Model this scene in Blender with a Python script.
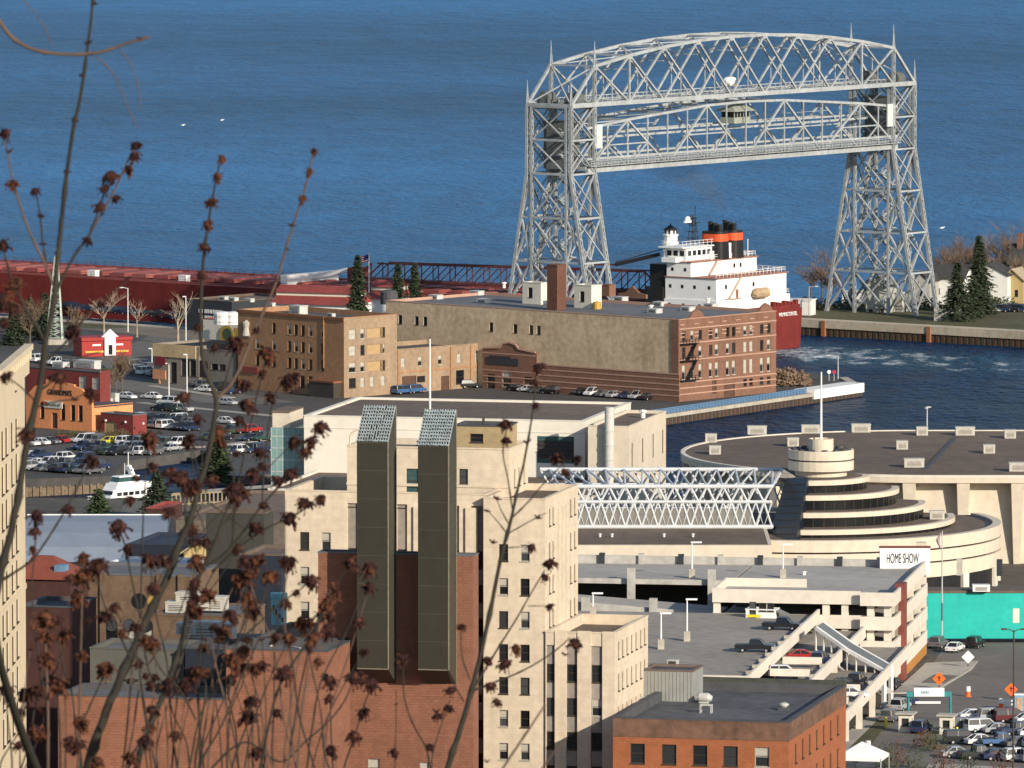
import bpy, bmesh, math, random
from mathutils import Vector, Matrix
random.seed(11)
for o in list(bpy.data.objects): bpy.data.objects.remove(o)
SC = bpy.context.scene
COL = SC.collection
R = math.radians
# ------------------------------------------------------------------ camera
F, CX, CY, CAMZ = 8100.0, 512.0, 384.0, 150.0
TH = math.atan(684.0/8100.0)
CT, ST = math.cos(TH), math.sin(TH)
cam = bpy.data.cameras.new("camera"); camo = bpy.data.objects.new("camera", cam); COL.objects.link(camo)
camo.location = (0, 0, CAMZ); camo.rotation_euler = (math.pi/2-TH, 0, 0)
cam.sensor_width = 36; cam.lens = F/1024*36; cam.clip_start = 0.5; cam.clip_end = 60000
cam.dof.use_dof = True; cam.dof.focus_distance = 1300; cam.dof.aperture_fstop = 80
SC.camera = camo
SC.render.resolution_x, SC.render.resolution_y = 1024, 768
# ------------------------------------------------------------------ light
SUN_A, SUN_E = 37.0, 21.0           # degrees right of straight behind the camera, elevation
w = bpy.data.worlds.new("World"); SC.world = w; w.use_nodes = True
nt = w.node_tree; nt.nodes.clear()
sky = nt.nodes.new('ShaderNodeTexSky'); sky.sky_type = 'NISHITA'; sky.sun_disc = False
sky.sun_elevation = R(SUN_E); sky.sun_rotation = R(180-SUN_A); sky.air_density = 1.0; sky.dust_density = 0.6; sky.ozone_density = 1.6
bg = nt.nodes.new('ShaderNodeBackground'); bg.inputs[1].default_value = 0.115
wo = nt.nodes.new('ShaderNodeOutputWorld')
nt.links.new(sky.outputs[0], bg.inputs[0]); nt.links.new(bg.outputs[0], wo.inputs[0])
sl = bpy.data.lights.new("sun", 'SUN'); sl.energy = 4.6; sl.angle = R(0.53); sl.color = (1.0, 0.89, 0.74)
so = bpy.data.objects.new("sun", sl); COL.objects.link(so)
sdir = Vector((math.sin(R(SUN_A))*math.cos(R(SUN_E)), -math.cos(R(SUN_A))*math.cos(R(SUN_E)), math.sin(R(SUN_E))))
so.rotation_euler = sdir.to_track_quat('Z', 'Y').to_euler(); so.location = (200, -200, 400)
vs = SC.view_settings; vs.view_transform = 'Standard'; vs.look = 'None'; vs.exposure = 0.3; vs.gamma = 1.0; vs.use_curve_mapping = False
# ------------------------------------------------------------------ picking points
def ray(px, py):
    x = (px-CX)/F; y = -(py-CY)/F
    return Vector((x, CT+y*ST, -ST+y*CT))
def at(px, py, z):
    d = ray(px, py); t = (z-CAMZ)/d.z
    return Vector((d.x*t, d.y*t, z))
def atY(px, py, Y):
    d = ray(px, py); t = Y/d.y
    return Vector((d.x*t, Y, CAMZ+d.z*t))
def zat(py, P):                       # height of the picture row py above ground point P
    return atY(CX, py, P[1]).z
def V2(a): return Vector((math.sin(R(a)), math.cos(R(a)), 0))
def ext(P, d, px):                    # run along d from P to the picture column px
    k = (px-CX)/F
    dep = P[1]*CT+(CAMZ-P[2])*ST
    return (k*dep-P[0])/(d.x-k*d.y*CT)
def gz(Y):                            # the town's slope down to the lake
    if Y > 1450: return 2.0
    if Y > 850: return 2.0+(1450-Y)*0.0215
    if Y > 300: return 14.9+(850-Y)*0.095
    if Y > 12: return 67.1+(300-Y)*0.262
    return 142.6
def ground(px, py):
    z = 5
    for i in range(30):
        p = at(px, py, z); z = 0.5*z+0.5*gz(p.y)
    return at(px, py, z)
# ------------------------------------------------------------------ mesh builder
Z = Vector((0, 0, 1))
class MB:
    def __init__(s): s.v = []; s.f = []; s.m = []; s.n = 0
    def face(s, pts, m=0):
        i = len(s.v); s.v += [tuple(p) for p in pts]; s.f.append(tuple(range(i, i+len(pts)))); s.m.append(m)
    def hexa(s, a, b, m=0):           # two matching quads
        a = [Vector(p) for p in a]; b = [Vector(p) for p in b]
        i = len(s.v); s.v += [tuple(p) for p in a+b]
        for q in ((3, 2, 1, 0), (4, 5, 6, 7), (0, 1, 5, 4), (1, 2, 6, 5), (2, 3, 7, 6), (3, 0, 4, 7)):
            s.f.append(tuple(i+k for k in q)); s.m.append(m)
    def box(s, P, d1, l1, d2, l2, z0, z1, m=0):
        P = Vector((P[0], P[1], 0)); q = [P, P+d1*l1, P+d1*l1+d2*l2, P+d2*l2]
        s.hexa([p+Z*z0 for p in q], [p+Z*z1 for p in q], m)
    def cbox(s, c, d1, l1, l2, z0, z1, m=0):
        d2 = Vector((-d1.y, d1.x, 0)); s.box(Vector(c)-d1*l1/2-d2*l2/2, d1, l1, d2, l2, z0, z1, m)
    def beam(s, a, b, w, h=None, m=0, up=Z):
        a = Vector(a); b = Vector(b); h = h or w; d = b-a
        if d.length < 1e-6: return
        d.normalize()
        x = d.cross(up)
        if x.length < 1e-3: x = d.cross(Vector((0.77, -0.63, 0)))
        x.normalize(); y = x.cross(d)
        q = [-x*w/2-y*h/2, x*w/2-y*h/2, x*w/2+y*h/2, -x*w/2+y*h/2]
        s.hexa([a+k for k in q], [b+k for k in q], m)
    def tube(s, pts, rad, n=6, m=0, cap=True):
        pts = [Vector(p) for p in pts]
        if not isinstance(rad, (list, tuple)): rad = [rad]*len(pts)
        i0 = len(s.v); x = None
        for k, p in enumerate(pts):
            d = (pts[min(k+1, len(pts)-1)]-pts[max(k-1, 0)]).normalized()
            if x is None:
                x = d.cross(Z)
                if x.length < 1e-3: x = Vector((1, 0, 0))
            x = (x-d*x.dot(d)).normalized(); y = d.cross(x)
            for j in range(n):
                t = 2*math.pi*j/n; s.v.append(tuple(p+x*math.cos(t)*rad[k]+y*math.sin(t)*rad[k]))
        for k in range(len(pts)-1):
            for j in range(n):
                a = i0+k*n+j; b = i0+k*n+(j+1) % n
                s.f.append((a, b, b+n, a+n)); s.m.append(m)
        if cap:
            s.f.append(tuple(i0+j for j in range(n))[::-1]); s.m.append(m)
            s.f.append(tuple(i0+(len(pts)-1)*n+j for j in range(n))); s.m.append(m)
    def prism(s, poly, z0, z1, m=0, mt=None):
        n = len(poly); i = len(s.v)
        s.v += [(p[0], p[1], z0) for p in poly]+[(p[0], p[1], z1) for p in poly]
        for k in range(n):
            a = i+k; b = i+(k+1) % n; s.f.append((a, b, b+n, a+n)); s.m.append(m)
        s.f.append(tuple(range(i, i+n))[::-1]); s.m.append(m)
        s.f.append(tuple(range(i+n, i+2*n))); s.m.append(m if mt is None else mt)
    def lathe(s, c, prof, n=24, m=0, a0=0, a1=360, ms=None):
        c = Vector(c); i = len(s.v); full = (a1-a0) >= 360; k = n if full else n+1
        for (r, z) in prof:
            for j in range(k):
                t = R(a0+(a1-a0)*j/n); s.v.append((c.x+r*math.cos(t), c.y+r*math.sin(t), c.z+z))
        for q in range(len(prof)-1):
            for j in range(n):
                a = i+q*k+j; b = i+q*k+(j+1) % k
                s.f.append((a, b, b+k, a+k)); s.m.append(m if ms is None else ms[q])
    def build(s, name, mats, parent=None, smooth=False, fix=True, origin=None):
        me = bpy.data.meshes.new(name)
        off = Vector((0, 0, 0))
        if parent is not None:
            off = Vector(parent.get('_o', (0, 0, 0)))
        elif origin is not None: off = Vector(origin)
        me.from_pydata([(a-off.x, b-off.y, c-off.z) for a, b, c in s.v], [], s.f)
        if not isinstance(mats, (list, tuple)): mats = [mats]
        for m in mats: me.materials.append(m)
        me.polygons.foreach_set('material_index', s.m)
        if fix:
            bm = bmesh.new(); bm.from_mesh(me); bmesh.ops.recalc_face_normals(bm, faces=bm.faces); bm.to_mesh(me); bm.free()
        uv = me.uv_layers.new(name='UVMap'); dat = uv.data
        for p in me.polygons:
            n = p.normal
            if abs(n.z) < 0.75:
                t = Z.cross(n); t.normalize()
                for li in p.loop_indices:
                    co = me.vertices[me.loops[li].vertex_index].co; dat[li].uv = (co.dot(t), co.z)
            else:
                for li in p.loop_indices:
                    co = me.vertices[me.loops[li].vertex_index].co; dat[li].uv = (co.x, co.y)
        if smooth:
            for p in me.polygons: p.use_smooth = True
        o = bpy.data.objects.new(name, me); COL.objects.link(o)
        if parent is not None:
            o.parent = parent; o['_o'] = tuple(off)
        elif origin is not None:
            o.location = off; o['_o'] = tuple(off)
        else: o['_o'] = (0, 0, 0)
        return o
def tag(o, label, cat, group=None, kind=None):
    if label: o['label'] = label
    if cat: o['category'] = cat
    if group: o['group'] = group
    if kind: o['kind'] = kind
    return o
def thing(name, label, cat, loc, group=None):
    o = bpy.data.objects.new(name, None); COL.objects.link(o); o.empty_display_size = 1
    o.location = loc; o['_o'] = tuple(loc)
    return tag(o, label, cat, group)
def struct(o): o['kind'] = 'structure'; return o
def dup(root, loc, rz=0.0, label=None, scale=1.0, matmap=None):
    r = root.copy(); COL.objects.link(r); r.location = loc; r.rotation_euler = (0, 0, rz); r.scale = (scale,)*3
    if label: r['label'] = label
    def kids(a, b):
        for ch in list(a.children):
            c = ch.copy(); COL.objects.link(c); c.parent = b
            if matmap:
                for i, sl_ in enumerate(c.material_slots):
                    if sl_.material and sl_.material.name in matmap:
                        sl_.link = 'OBJECT'; sl_.material = matmap[sl_.material.name]
            kids(ch, c)
    kids(root, r)
    return r
# ------------------------------------------------------------------ materials
def nodes(name):
    m = bpy.data.materials.new(name); m.use_nodes = True; n = m.node_tree
    b = n.nodes['Principled BSDF']; return m, n, b
def N(n, t, **kw):
    x = n.nodes.new(t)
    for k, v in kw.items():
        if k.startswith('i_'):
            x.inputs[int(k[2:])].default_value = v
        else: setattr(x, k, v)
    return x
def ramp(n, src, stops):
    r = N(n, 'ShaderNodeValToRGB'); e = r.color_ramp.elements
    e[0].position, e[0].color = stops[0][0], stops[0][1]; e[1].position, e[1].color = stops[-1][0], stops[-1][1]
    for p, c in stops[1:-1]:
        k = e.new(p); k.color = c
    n.links.new(src, r.inputs[0]); return r
def c4(c, k=1.0): return (min(1, c[0]*k), min(1, c[1]*k), min(1, c[2]*k), 1)
MATS = {}
def mat(name, col, rough=0.8, var=0.16, big=0.12, small=1.6, streak=0.0, metal=0.0, spec=0.3, bump=0.0, alt=None, uv=None):
    """mottled paint, stone, metal ... : two noises over the object's own metres, optional run-off streaks, optional coursing"""
    if name in MATS: return MATS[name]
    m, n, b = nodes(name); L = n.links.new
    tc = N(n, 'ShaderNodeTexCoord')
    n1 = N(n, 'ShaderNodeTexNoise'); n1.inputs['Scale'].default_value = big; n1.inputs['Detail'].default_value = 5
    n2 = N(n, 'ShaderNodeTexNoise'); n2.inputs['Scale'].default_value = small; n2.inputs['Detail'].default_value = 4
    L(tc.outputs['Object'], n1.inputs['Vector']); L(tc.outputs['Object'], n2.inputs['Vector'])
    mx = N(n, 'ShaderNodeMath', operation='ADD'); L(n1.outputs[0], mx.inputs[0]); L(n2.outputs[0], mx.inputs[1])
    last = mx
    if streak > 0:
        mp = N(n, 'ShaderNodeMapping'); mp.inputs['Scale'].default_value = (1.0, 1.0, 0.05); L(tc.outputs['Object'], mp.inputs[0])
        n3 = N(n, 'ShaderNodeTexNoise'); n3.inputs['Scale'].default_value = 0.9; n3.inputs['Detail'].default_value = 3; L(mp.outputs[0], n3.inputs['Vector'])
        ms = N(n, 'ShaderNodeMath', operation='MULTIPLY_ADD'); L(n3.outputs[0], ms.inputs[0]); ms.inputs[1].default_value = streak*2; ms.inputs[2].default_value = -streak
        ad = N(n, 'ShaderNodeMath', operation='ADD'); L(last.outputs[0], ad.inputs[0]); L(ms.outputs[0], ad.inputs[1]); last = ad
    dark = alt or tuple(k*(1-2.2*var) for k in col)
    r = ramp(n, last.outputs[0], [(0.0, c4(dark)), (0.0, c4(dark)), (1.0, c4(col, 1+var))])
    hv = N(n, 'ShaderNodeMapRange'); hv.inputs[1].default_value = 0.62; hv.inputs[2].default_value = 1.38
    L(last.outputs[0], hv.inputs[0]); L(hv.outputs[0], r.inputs[0])
    out = r.outputs[0]
    if uv:                                      # (brick w, brick h, mortar size, mortar colour, strength)
        bt = N(n, 'ShaderNodeTexBrick'); bt.inputs['Scale'].default_value = 1.0
        bt.inputs['Brick Width'].default_value = uv[0]; bt.inputs['Row Height'].default_value = uv[1]; bt.inputs['Mortar Size'].default_value = uv[2]
        bt.inputs['Color1'].default_value = (1, 1, 1, 1); k = 1-uv[4]; bt.inputs['Color2'].default_value = (k, k, k, 1); bt.inputs['Mortar'].default_value = c4(uv[3])
        L(tc.outputs['UV'], bt.inputs['Vector'])
        mm = N(n, 'ShaderNodeMixRGB', blend_type='MULTIPLY'); mm.inputs[0].default_value = 1
        L(out, mm.inputs[1]); L(bt.outputs[0], mm.inputs[2]); out = mm.outputs[0]
    L(out, b.inputs['Base Color'])
    b.inputs['Roughness'].default_value = rough; b.inputs['Metallic'].default_value = metal; b.inputs['Specular IOR Level'].default_value = spec
    if bump > 0:
        bp = N(n, 'ShaderNodeBump'); bp.inputs['Strength'].default_value = 0.6; bp.inputs['Distance'].default_value = bump
        L(n2.outputs[0], bp.inputs['Height']); L(bp.outputs[0], b.inputs['Normal'])
    MATS[name] = m
    return m
def water_mat(name, deep, wave, rough, foam=None, spec=0.1):
    m, n, b = nodes(name); L = n.links.new
    tc = N(n, 'ShaderNodeTexCoord')
    def noise(sc, det, vec):
        mp = N(n, 'ShaderNodeMapping'); mp.inputs['Scale'].default_value = vec; mp.inputs['Rotation'].default_value = (0, 0, R(-12)); L(tc.outputs['Object'], mp.inputs[0])
        t = N(n, 'ShaderNodeTexNoise'); t.inputs['Scale'].default_value = sc; t.inputs['Detail'].default_value = det; t.inputs['Roughness'].default_value = 0.6; L(mp.outputs[0], t.inputs['Vector']); return t
    a = noise(0.055, 4, (1, 0.55, 1)); c = noise(0.33, 3, (1, 0.7, 1)); g = noise(0.0022, 3, (0.45, 1.0, 1))
    s1 = N(n, 'ShaderNodeMath', operation='MULTIPLY'); s1.inputs[1].default_value = 2.4; L(a.outputs[0], s1.inputs[0])
    s2 = N(n, 'ShaderNodeMath', operation='ADD'); L(s1.outputs[0], s2.inputs[0]); L(c.outputs[0], s2.inputs[1])
    bp = N(n, 'ShaderNodeBump'); bp.inputs['Strength'].default_value = 1.0; bp.inputs['Distance'].default_value = wave; L(s2.outputs[0], bp.inputs['Height'])
    L(bp.outputs[0], b.inputs['Normal'])
    ad = N(n, 'ShaderNodeMath', operation='MULTIPLY_ADD'); L(a.outputs[0], ad.inputs[0]); ad.inputs[1].default_value = 0.45; L(g.outputs[0], ad.inputs[2])
    r = ramp(n, ad.outputs[0], [(0.52, c4(deep, 0.66)), (0.72, c4(deep)), (0.92, c4(deep, 1.35))])
    out = r.outputs[0]
    if foam:                                    # churned water astern of the ship, along the canal
        vm = N(n, 'ShaderNodeVectorMath', operation='SUBTRACT'); vm.inputs[1].default_value = (58, 1865, 0); L(tc.outputs['Object'], vm.inputs[0])
        def dot(v): x = N(n, 'ShaderNodeVectorMath', operation='DOT_PRODUCT'); x.inputs[1].default_value = v; L(vm.outputs[0], x.inputs[0]); return x.outputs['Value']
        along, across = dot((0.80, -0.60, 0)), dot((0.60, 0.80, 0))
        ab = N(n, 'ShaderNodeMath', operation='ABSOLUTE'); L(across, ab.inputs[0])
        m1 = N(n, 'ShaderNodeMapRange'); L(ab.outputs[0], m1.inputs[0]); m1.inputs[1].default_value = 12; m1.inputs[2].default_value = 30; m1.inputs[3].default_value = 1; m1.inputs[4].default_value = 0
        m2 = N(n, 'ShaderNodeMapRange'); L(along, m2.inputs[0]); m2.inputs[1].default_value = -4; m2.inputs[2].default_value = 150; m2.inputs[3].default_value = 1; m2.inputs[4].default_value = 0
        mm = N(n, 'ShaderNodeMath', operation='MULTIPLY'); L(m1.outputs[0], mm.inputs[0]); L(m2.outputs[0], mm.inputs[1])
        fz = noise(0.16, 6, (1.0, 0.5, 1)); fa = N(n, 'ShaderNodeMath', operation='MULTIPLY_ADD'); L(mm.outputs[0], fa.inputs[0]); fa.inputs[1].default_value = 0.36; L(fz.outputs[0], fa.inputs[2])
        mk = N(n, 'ShaderNodeMapRange'); L(fa.outputs[0], mk.inputs[0]); mk.inputs[1].default_value = 0.74; mk.inputs[2].default_value = 0.98
        tm = N(n, 'ShaderNodeMapRange'); L(mm.outputs[0], tm.inputs[0]); tm.inputs[4].default_value = 0.35; tm.inputs[2].default_value = 0.7
        x1 = N(n, 'ShaderNodeMixRGB'); L(tm.outputs[0], x1.inputs[0]); L(out, x1.inputs[1]); x1.inputs[2].default_value = (0.03, 0.11, 0.15, 1)
        x2 = N(n, 'ShaderNodeMixRGB'); L(mk.outputs[0], x2.inputs[0]); L(x1.outputs[0], x2.inputs[1]); x2.inputs[2].default_value = (0.55, 0.6, 0.62, 1); out = x2.outputs[0]
    L(out, b.inputs['Base Color'])
    b.inputs['Roughness'].default_value = rough; b.inputs['IOR'].default_value = 1.333; b.inputs['Specular IOR Level'].default_value = spec
    return m
M = {}
M['lake'] = water_mat('lake_water', (0.02, 0.115, 0.262), 1.4, 0.4, spec=0.06)
M['harbour'] = water_mat('harbour_water', (0.006, 0.028, 0.075), 2.4, 0.35, foam=True, spec=0.04)
M['asphalt'] = mat('asphalt', (0.085, 0.08, 0.075), 0.9, 0.2, 0.03, 0.6, bump=0.02)
M['pavement'] = mat('pavement', (0.42, 0.39, 0.34), 0.9, 0.14, 0.08, 0.9)
M['soil'] = mat('town_ground', (0.11, 0.1, 0.085), 0.95, 0.25, 0.02, 0.3)
M['grass'] = mat('grass_lawn', (0.10, 0.095, 0.045), 0.95, 0.25, 0.06, 0.8, bump=0.1)
M['steel'] = mat('silver_bridge_paint', (0.36, 0.385, 0.395), 0.55, 0.15, 0.1, 0.8, metal=0.0, spec=0.4)
M['steel_dk'] = mat('grey_bridge_machinery', (0.13, 0.14, 0.14), 0.6, 0.2)
M['white'] = mat('white_paint', (0.78, 0.77, 0.74), 0.5, 0.05, 0.15, 1.0, streak=0.1)
M['cabin_g'] = mat('sage_cabin_paint', (0.3, 0.32, 0.27), 0.6, 0.1)
M['glass'] = mat('dark_window_glass', (0.02, 0.024, 0.027), 0.12, 0.3, 0.3, 0.6, spec=0.5)
def vary_glass(m, lo, hi):
    n = m.node_tree; b = n.nodes['Principled BSDF']; oi = N(n, 'ShaderNodeObjectInfo'); r = ramp(n, oi.outputs['Random'], [(0.0, c4(lo)), (0.7, c4(tuple((x+y)*.35 for x, y in zip(lo, hi)))), (1.0, c4(hi))]); n.links.new(r.outputs[0], b.inputs['Base Color'])
vary_glass(M['glass'], (.008, .009, .011), (.065, .07, .075))
M['concrete'] = mat('concrete', (0.42, 0.385, 0.32), 0.9, 0.13, 0.1, 0.8, streak=0.15)
M['concrete_g'] = mat('grey_concrete', (0.45, 0.43, 0.39), 0.9, 0.15, 0.1, 0.8, streak=0.2)
M['sheet_pile'] = mat('rusty_sheet_pile', (0.04, 0.032, 0.027), 0.9, 0.3, 0.15, 1.0, streak=0.3, alt=(0.09, 0.04, 0.02))
M['hull'] = mat('oxide_red_hull', (0.16, 0.027, 0.024), 0.7, 0.12, 0.05, 0.5, streak=0.3, spec=0.1, alt=(0.11, 0.02, 0.018))
M['deckred'] = mat('red_deck_paint', (0.26, 0.062, 0.055), 0.7, 0.2, 0.06, 0.5, alt=(0.17, 0.055, 0.05))
M['shipwhite'] = mat('ship_white_paint', (0.82, 0.82, 0.8), 0.45, 0.03, 0.15, 0.6, streak=0.12)
M['black'] = mat('black_paint', (0.018, 0.018, 0.02), 0.5, 0.2)
M['orange_band'] = mat('orange_red_band', (0.7, 0.1, 0.03), 0.5, 0.08)
M['rust_dk'] = mat('dark_red_steel', (0.11, 0.03, 0.028), 0.6, 0.2)
# ================================================================== water, land, piers
UC, VC = Vector((0.80, -0.60, 0)), Vector((0.60, 0.80, 0))        # along the ship canal (towards us), across it
def flat(name, poly, z, m, res=None):
    b = MB(); b.face([Vector((p[0], p[1], z)) for p in poly]); return struct(b.build(name, m, fix=False))
b = MB(); b.face([(-30000, 1620, 0), (30000, 1620, 0), (30000, 50000, 0), (-30000, 50000, 0)])
lake = struct(b.build('lake', M['lake'], fix=False))
b = MB(); b.face([(-3000, 1380, 0.004), (3000, 1380, 0.004), (900, 1870, 0.004), (150, 1859, 0.004), (69, 1919, 0.004), (-60, 2017, 0.004), (-200, 2030, 0.004), (-3000, 2100, 0.004)])
struct(b.build('harbour', M['harbour'], fix=False))
# town slope, one sheet from behind the camera to the harbour edge, plus the sea bed to the horizon is the lake itself
b = MB(); ys = [-400, -40, 12, 40, 80, 150, 220, 300, 400, 520, 650, 750, 850, 950, 1050, 1150, 1250, 1350, 1450, 1500]
for i in range(len(ys)-1):
    a, c = ys[i], ys[i+1]
    for j in range(-12, 12):
        x0, x1 = j*60.0, (j+1)*60.0
        b.face([(x0, a, gz(a)), (x1, a, gz(a)), (x1, c, gz(c)), (x0, c, gz(c))])
struct(b.build('ground', M['soil'], fix=False))
b = MB(); b.box((-720, 1500, 0), Vector((1, 0, 0)), 1440, Vector((0, 1, 0)), 1.2, -2, 2.0); struct(b.build('quay_wall_ground', M['sheet_pile']))
# Canal Park: land between the slip and the ship canal
ZF = 3.5
FE = at(805, 319.5, 3.7)                                             # a point on the far pier's edge
def farE(t): return FE+UC*t
def nearE(t): return FE-VC*91+UC*t
tip = at(862, 387, 2.0)
cp = [Vector((-420, 1552, 0)), at(30, 479, 2), at(112, 476, 2), at(126, 461, 2), at(206, 449.5, 2), at(207, 476, 2), at(340, 470, 2), at(560, 432, 2), at(600, 425, 2), tip, at(846, 378, 2), nearE(40), nearE(0), nearE(-320), Vector((-420, 2120, 0))]
b = MB(); b.prism(cp, -2, 2.0); struct(b.build('canal_park_ground', M['asphalt']))
fp = [farE(-20), farE(700), farE(700)+VC*260, farE(-20)+VC*150, farE(-25)+VC*8]
b = MB(); b.prism(fp, -2, ZF); struct(b.build('far_shore_ground', M['grass']))
def pier(name, label, a, c, z, th, inward, cap_h, m=M['concrete'], piles=True):
    a = Vector((a[0], a[1], 0)); c = Vector((c[0], c[1], 0)); d = (c-a); L = d.length; d.normalize()
    t = tag(thing(name, label, 'pier wall', a), label, 'pier wall')
    q = MB(); q.box(a-inward*0.35, d, L, inward, th+0.35, z-cap_h, z+0.25); q.build('concrete_cap', m, t)
    if piles:
        q = MB(); k = int(L/1.6)
        for i in range(k):
            s = i*L/k; q.box(a+d*s-inward*(0.12), d, L/k*0.55, inward, 0.5, -2, z-cap_h-0.002)
            q.box(a+d*(s+L/k*0.55)+inward*0.3, d, L/k*0.45, inward, 0.3, -2, z-cap_h-0.003)
        q.build('sheet_piling', M['sheet_pile'], t)
    return t, a, d, L
t, a, d, L = pier('pier_wall', 'long pale concrete pier wall in front of the far bridge tower', farE(-22), farE(260), ZF, 4.0, VC, 1.6, m=mat('tan_pier_concrete', (.5, .43, .32), .9, .13, .1, .8, streak=.2))
q = MB()
for s in (27, 57, 103): q.box(a+d*s-VC*0.6, d, 1.1, VC, 0.5, -1, ZF+.2)
q.build('timber_fender', mat('fender_rust', (0.32, 0.13, 0.06), 0.9), t)
p0, p1 = at(600, 425, 2), tip
inw = Vector((-(p1-p0).y, (p1-p0).x, 0)).normalized()
t, a, d, L = pier('quay_wall', 'rusty sheet pile quay with blue railing beside the brick warehouse', p0, p1, 2.0, 3.0, inw, 0.5)
blue = mat('blue_painted_rail', (0.12, 0.22, 0.36), 0.5, 0.1)
q = MB(); l1 = ext(a+Z*2, d, 808)
n_ = int(l1/1.3)
for i in range(n_+1): q.beam(a+d*(i*l1/n_)+inw*0.4+Z*2.25, a+d*(i*l1/n_)+inw*0.4+Z*3.45, 0.12)
for h in (2.7, 3.05, 3.4): q.beam(a+inw*0.4+Z*h, a+d*l1+inw*0.4+Z*h, 0.16)
q.box(a+inw*0.6, d, l1, inw, 0.06, 2.3, 3.25); q.build('railing', blue, t)
q = MB(); q.box(a+d*(l1+2)-inw*0.45, d, L-l1-1.8, inw, 5.0, 0.9, 2.9); q.build('concrete_end_block', M['white'], t)
# second wall of that point, back towards the canal
pier('pier_wall', 'short dark quay edge returning to the canal behind the white concrete corner', tip, at(846, 378, 2), 2.0, 2.0, Vector((-0.8, -0.5, 0)), 0.6)
pier('pier_wall', 'near side canal pier wall behind the museum roofs', nearE(-320), nearE(40), 2.0, 3.0, -VC, 1.5, piles=False)
# ================================================================== the lift bridge
LB = 129.5
CRt = Vector((88.8, 1939.5, 0)); CLt = CRt-VC*LB
def B(s, w_, z): return CLt+VC*s+UC*w_+Z*z
br = thing('lift_bridge', 'silver steel lift bridge with arched top truss and raised span over the canal', 'bridge', B(LB/2, 0, 0))
HB, WT, WB, ZB = 4.5, 6.15, 13.2, 43.0
ZC, ZE = 58.6, 67.3
def wleg(z): return WT if z >= ZB else WT+(WB-WT)*(ZB-z)/(ZB-2.0)
def lattice(mb, a, b, w_, m=0):
    """a built-up column: two channels and lacing"""
    a, b = Vector(a), Vector(b); d = (b-a); L = d.length; d.normalize()
    x = VC-d*VC.dot(d); x.normalize(); y = d.cross(x)
    for k in (-1, 1): mb.beam(a+x*k*w_*0.42, b+x*k*w_*0.42, w_*0.9, w_*0.2, m, up=x)
    n = max(2, int(L/(w_*1.5)))
    for i in range(n):
        for k in (-1, 1):
            p = a+d*(L*i/n); q2 = a+d*(L*(i+1)/n); sgn = 1 if (i % 2) else -1
            mb.beam(p+y*k*w_*0.42-x*sgn*w_*.4, q2+y*k*w_*0.42+x*sgn*w_*.4, 0.14, 0.14, m)
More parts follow.
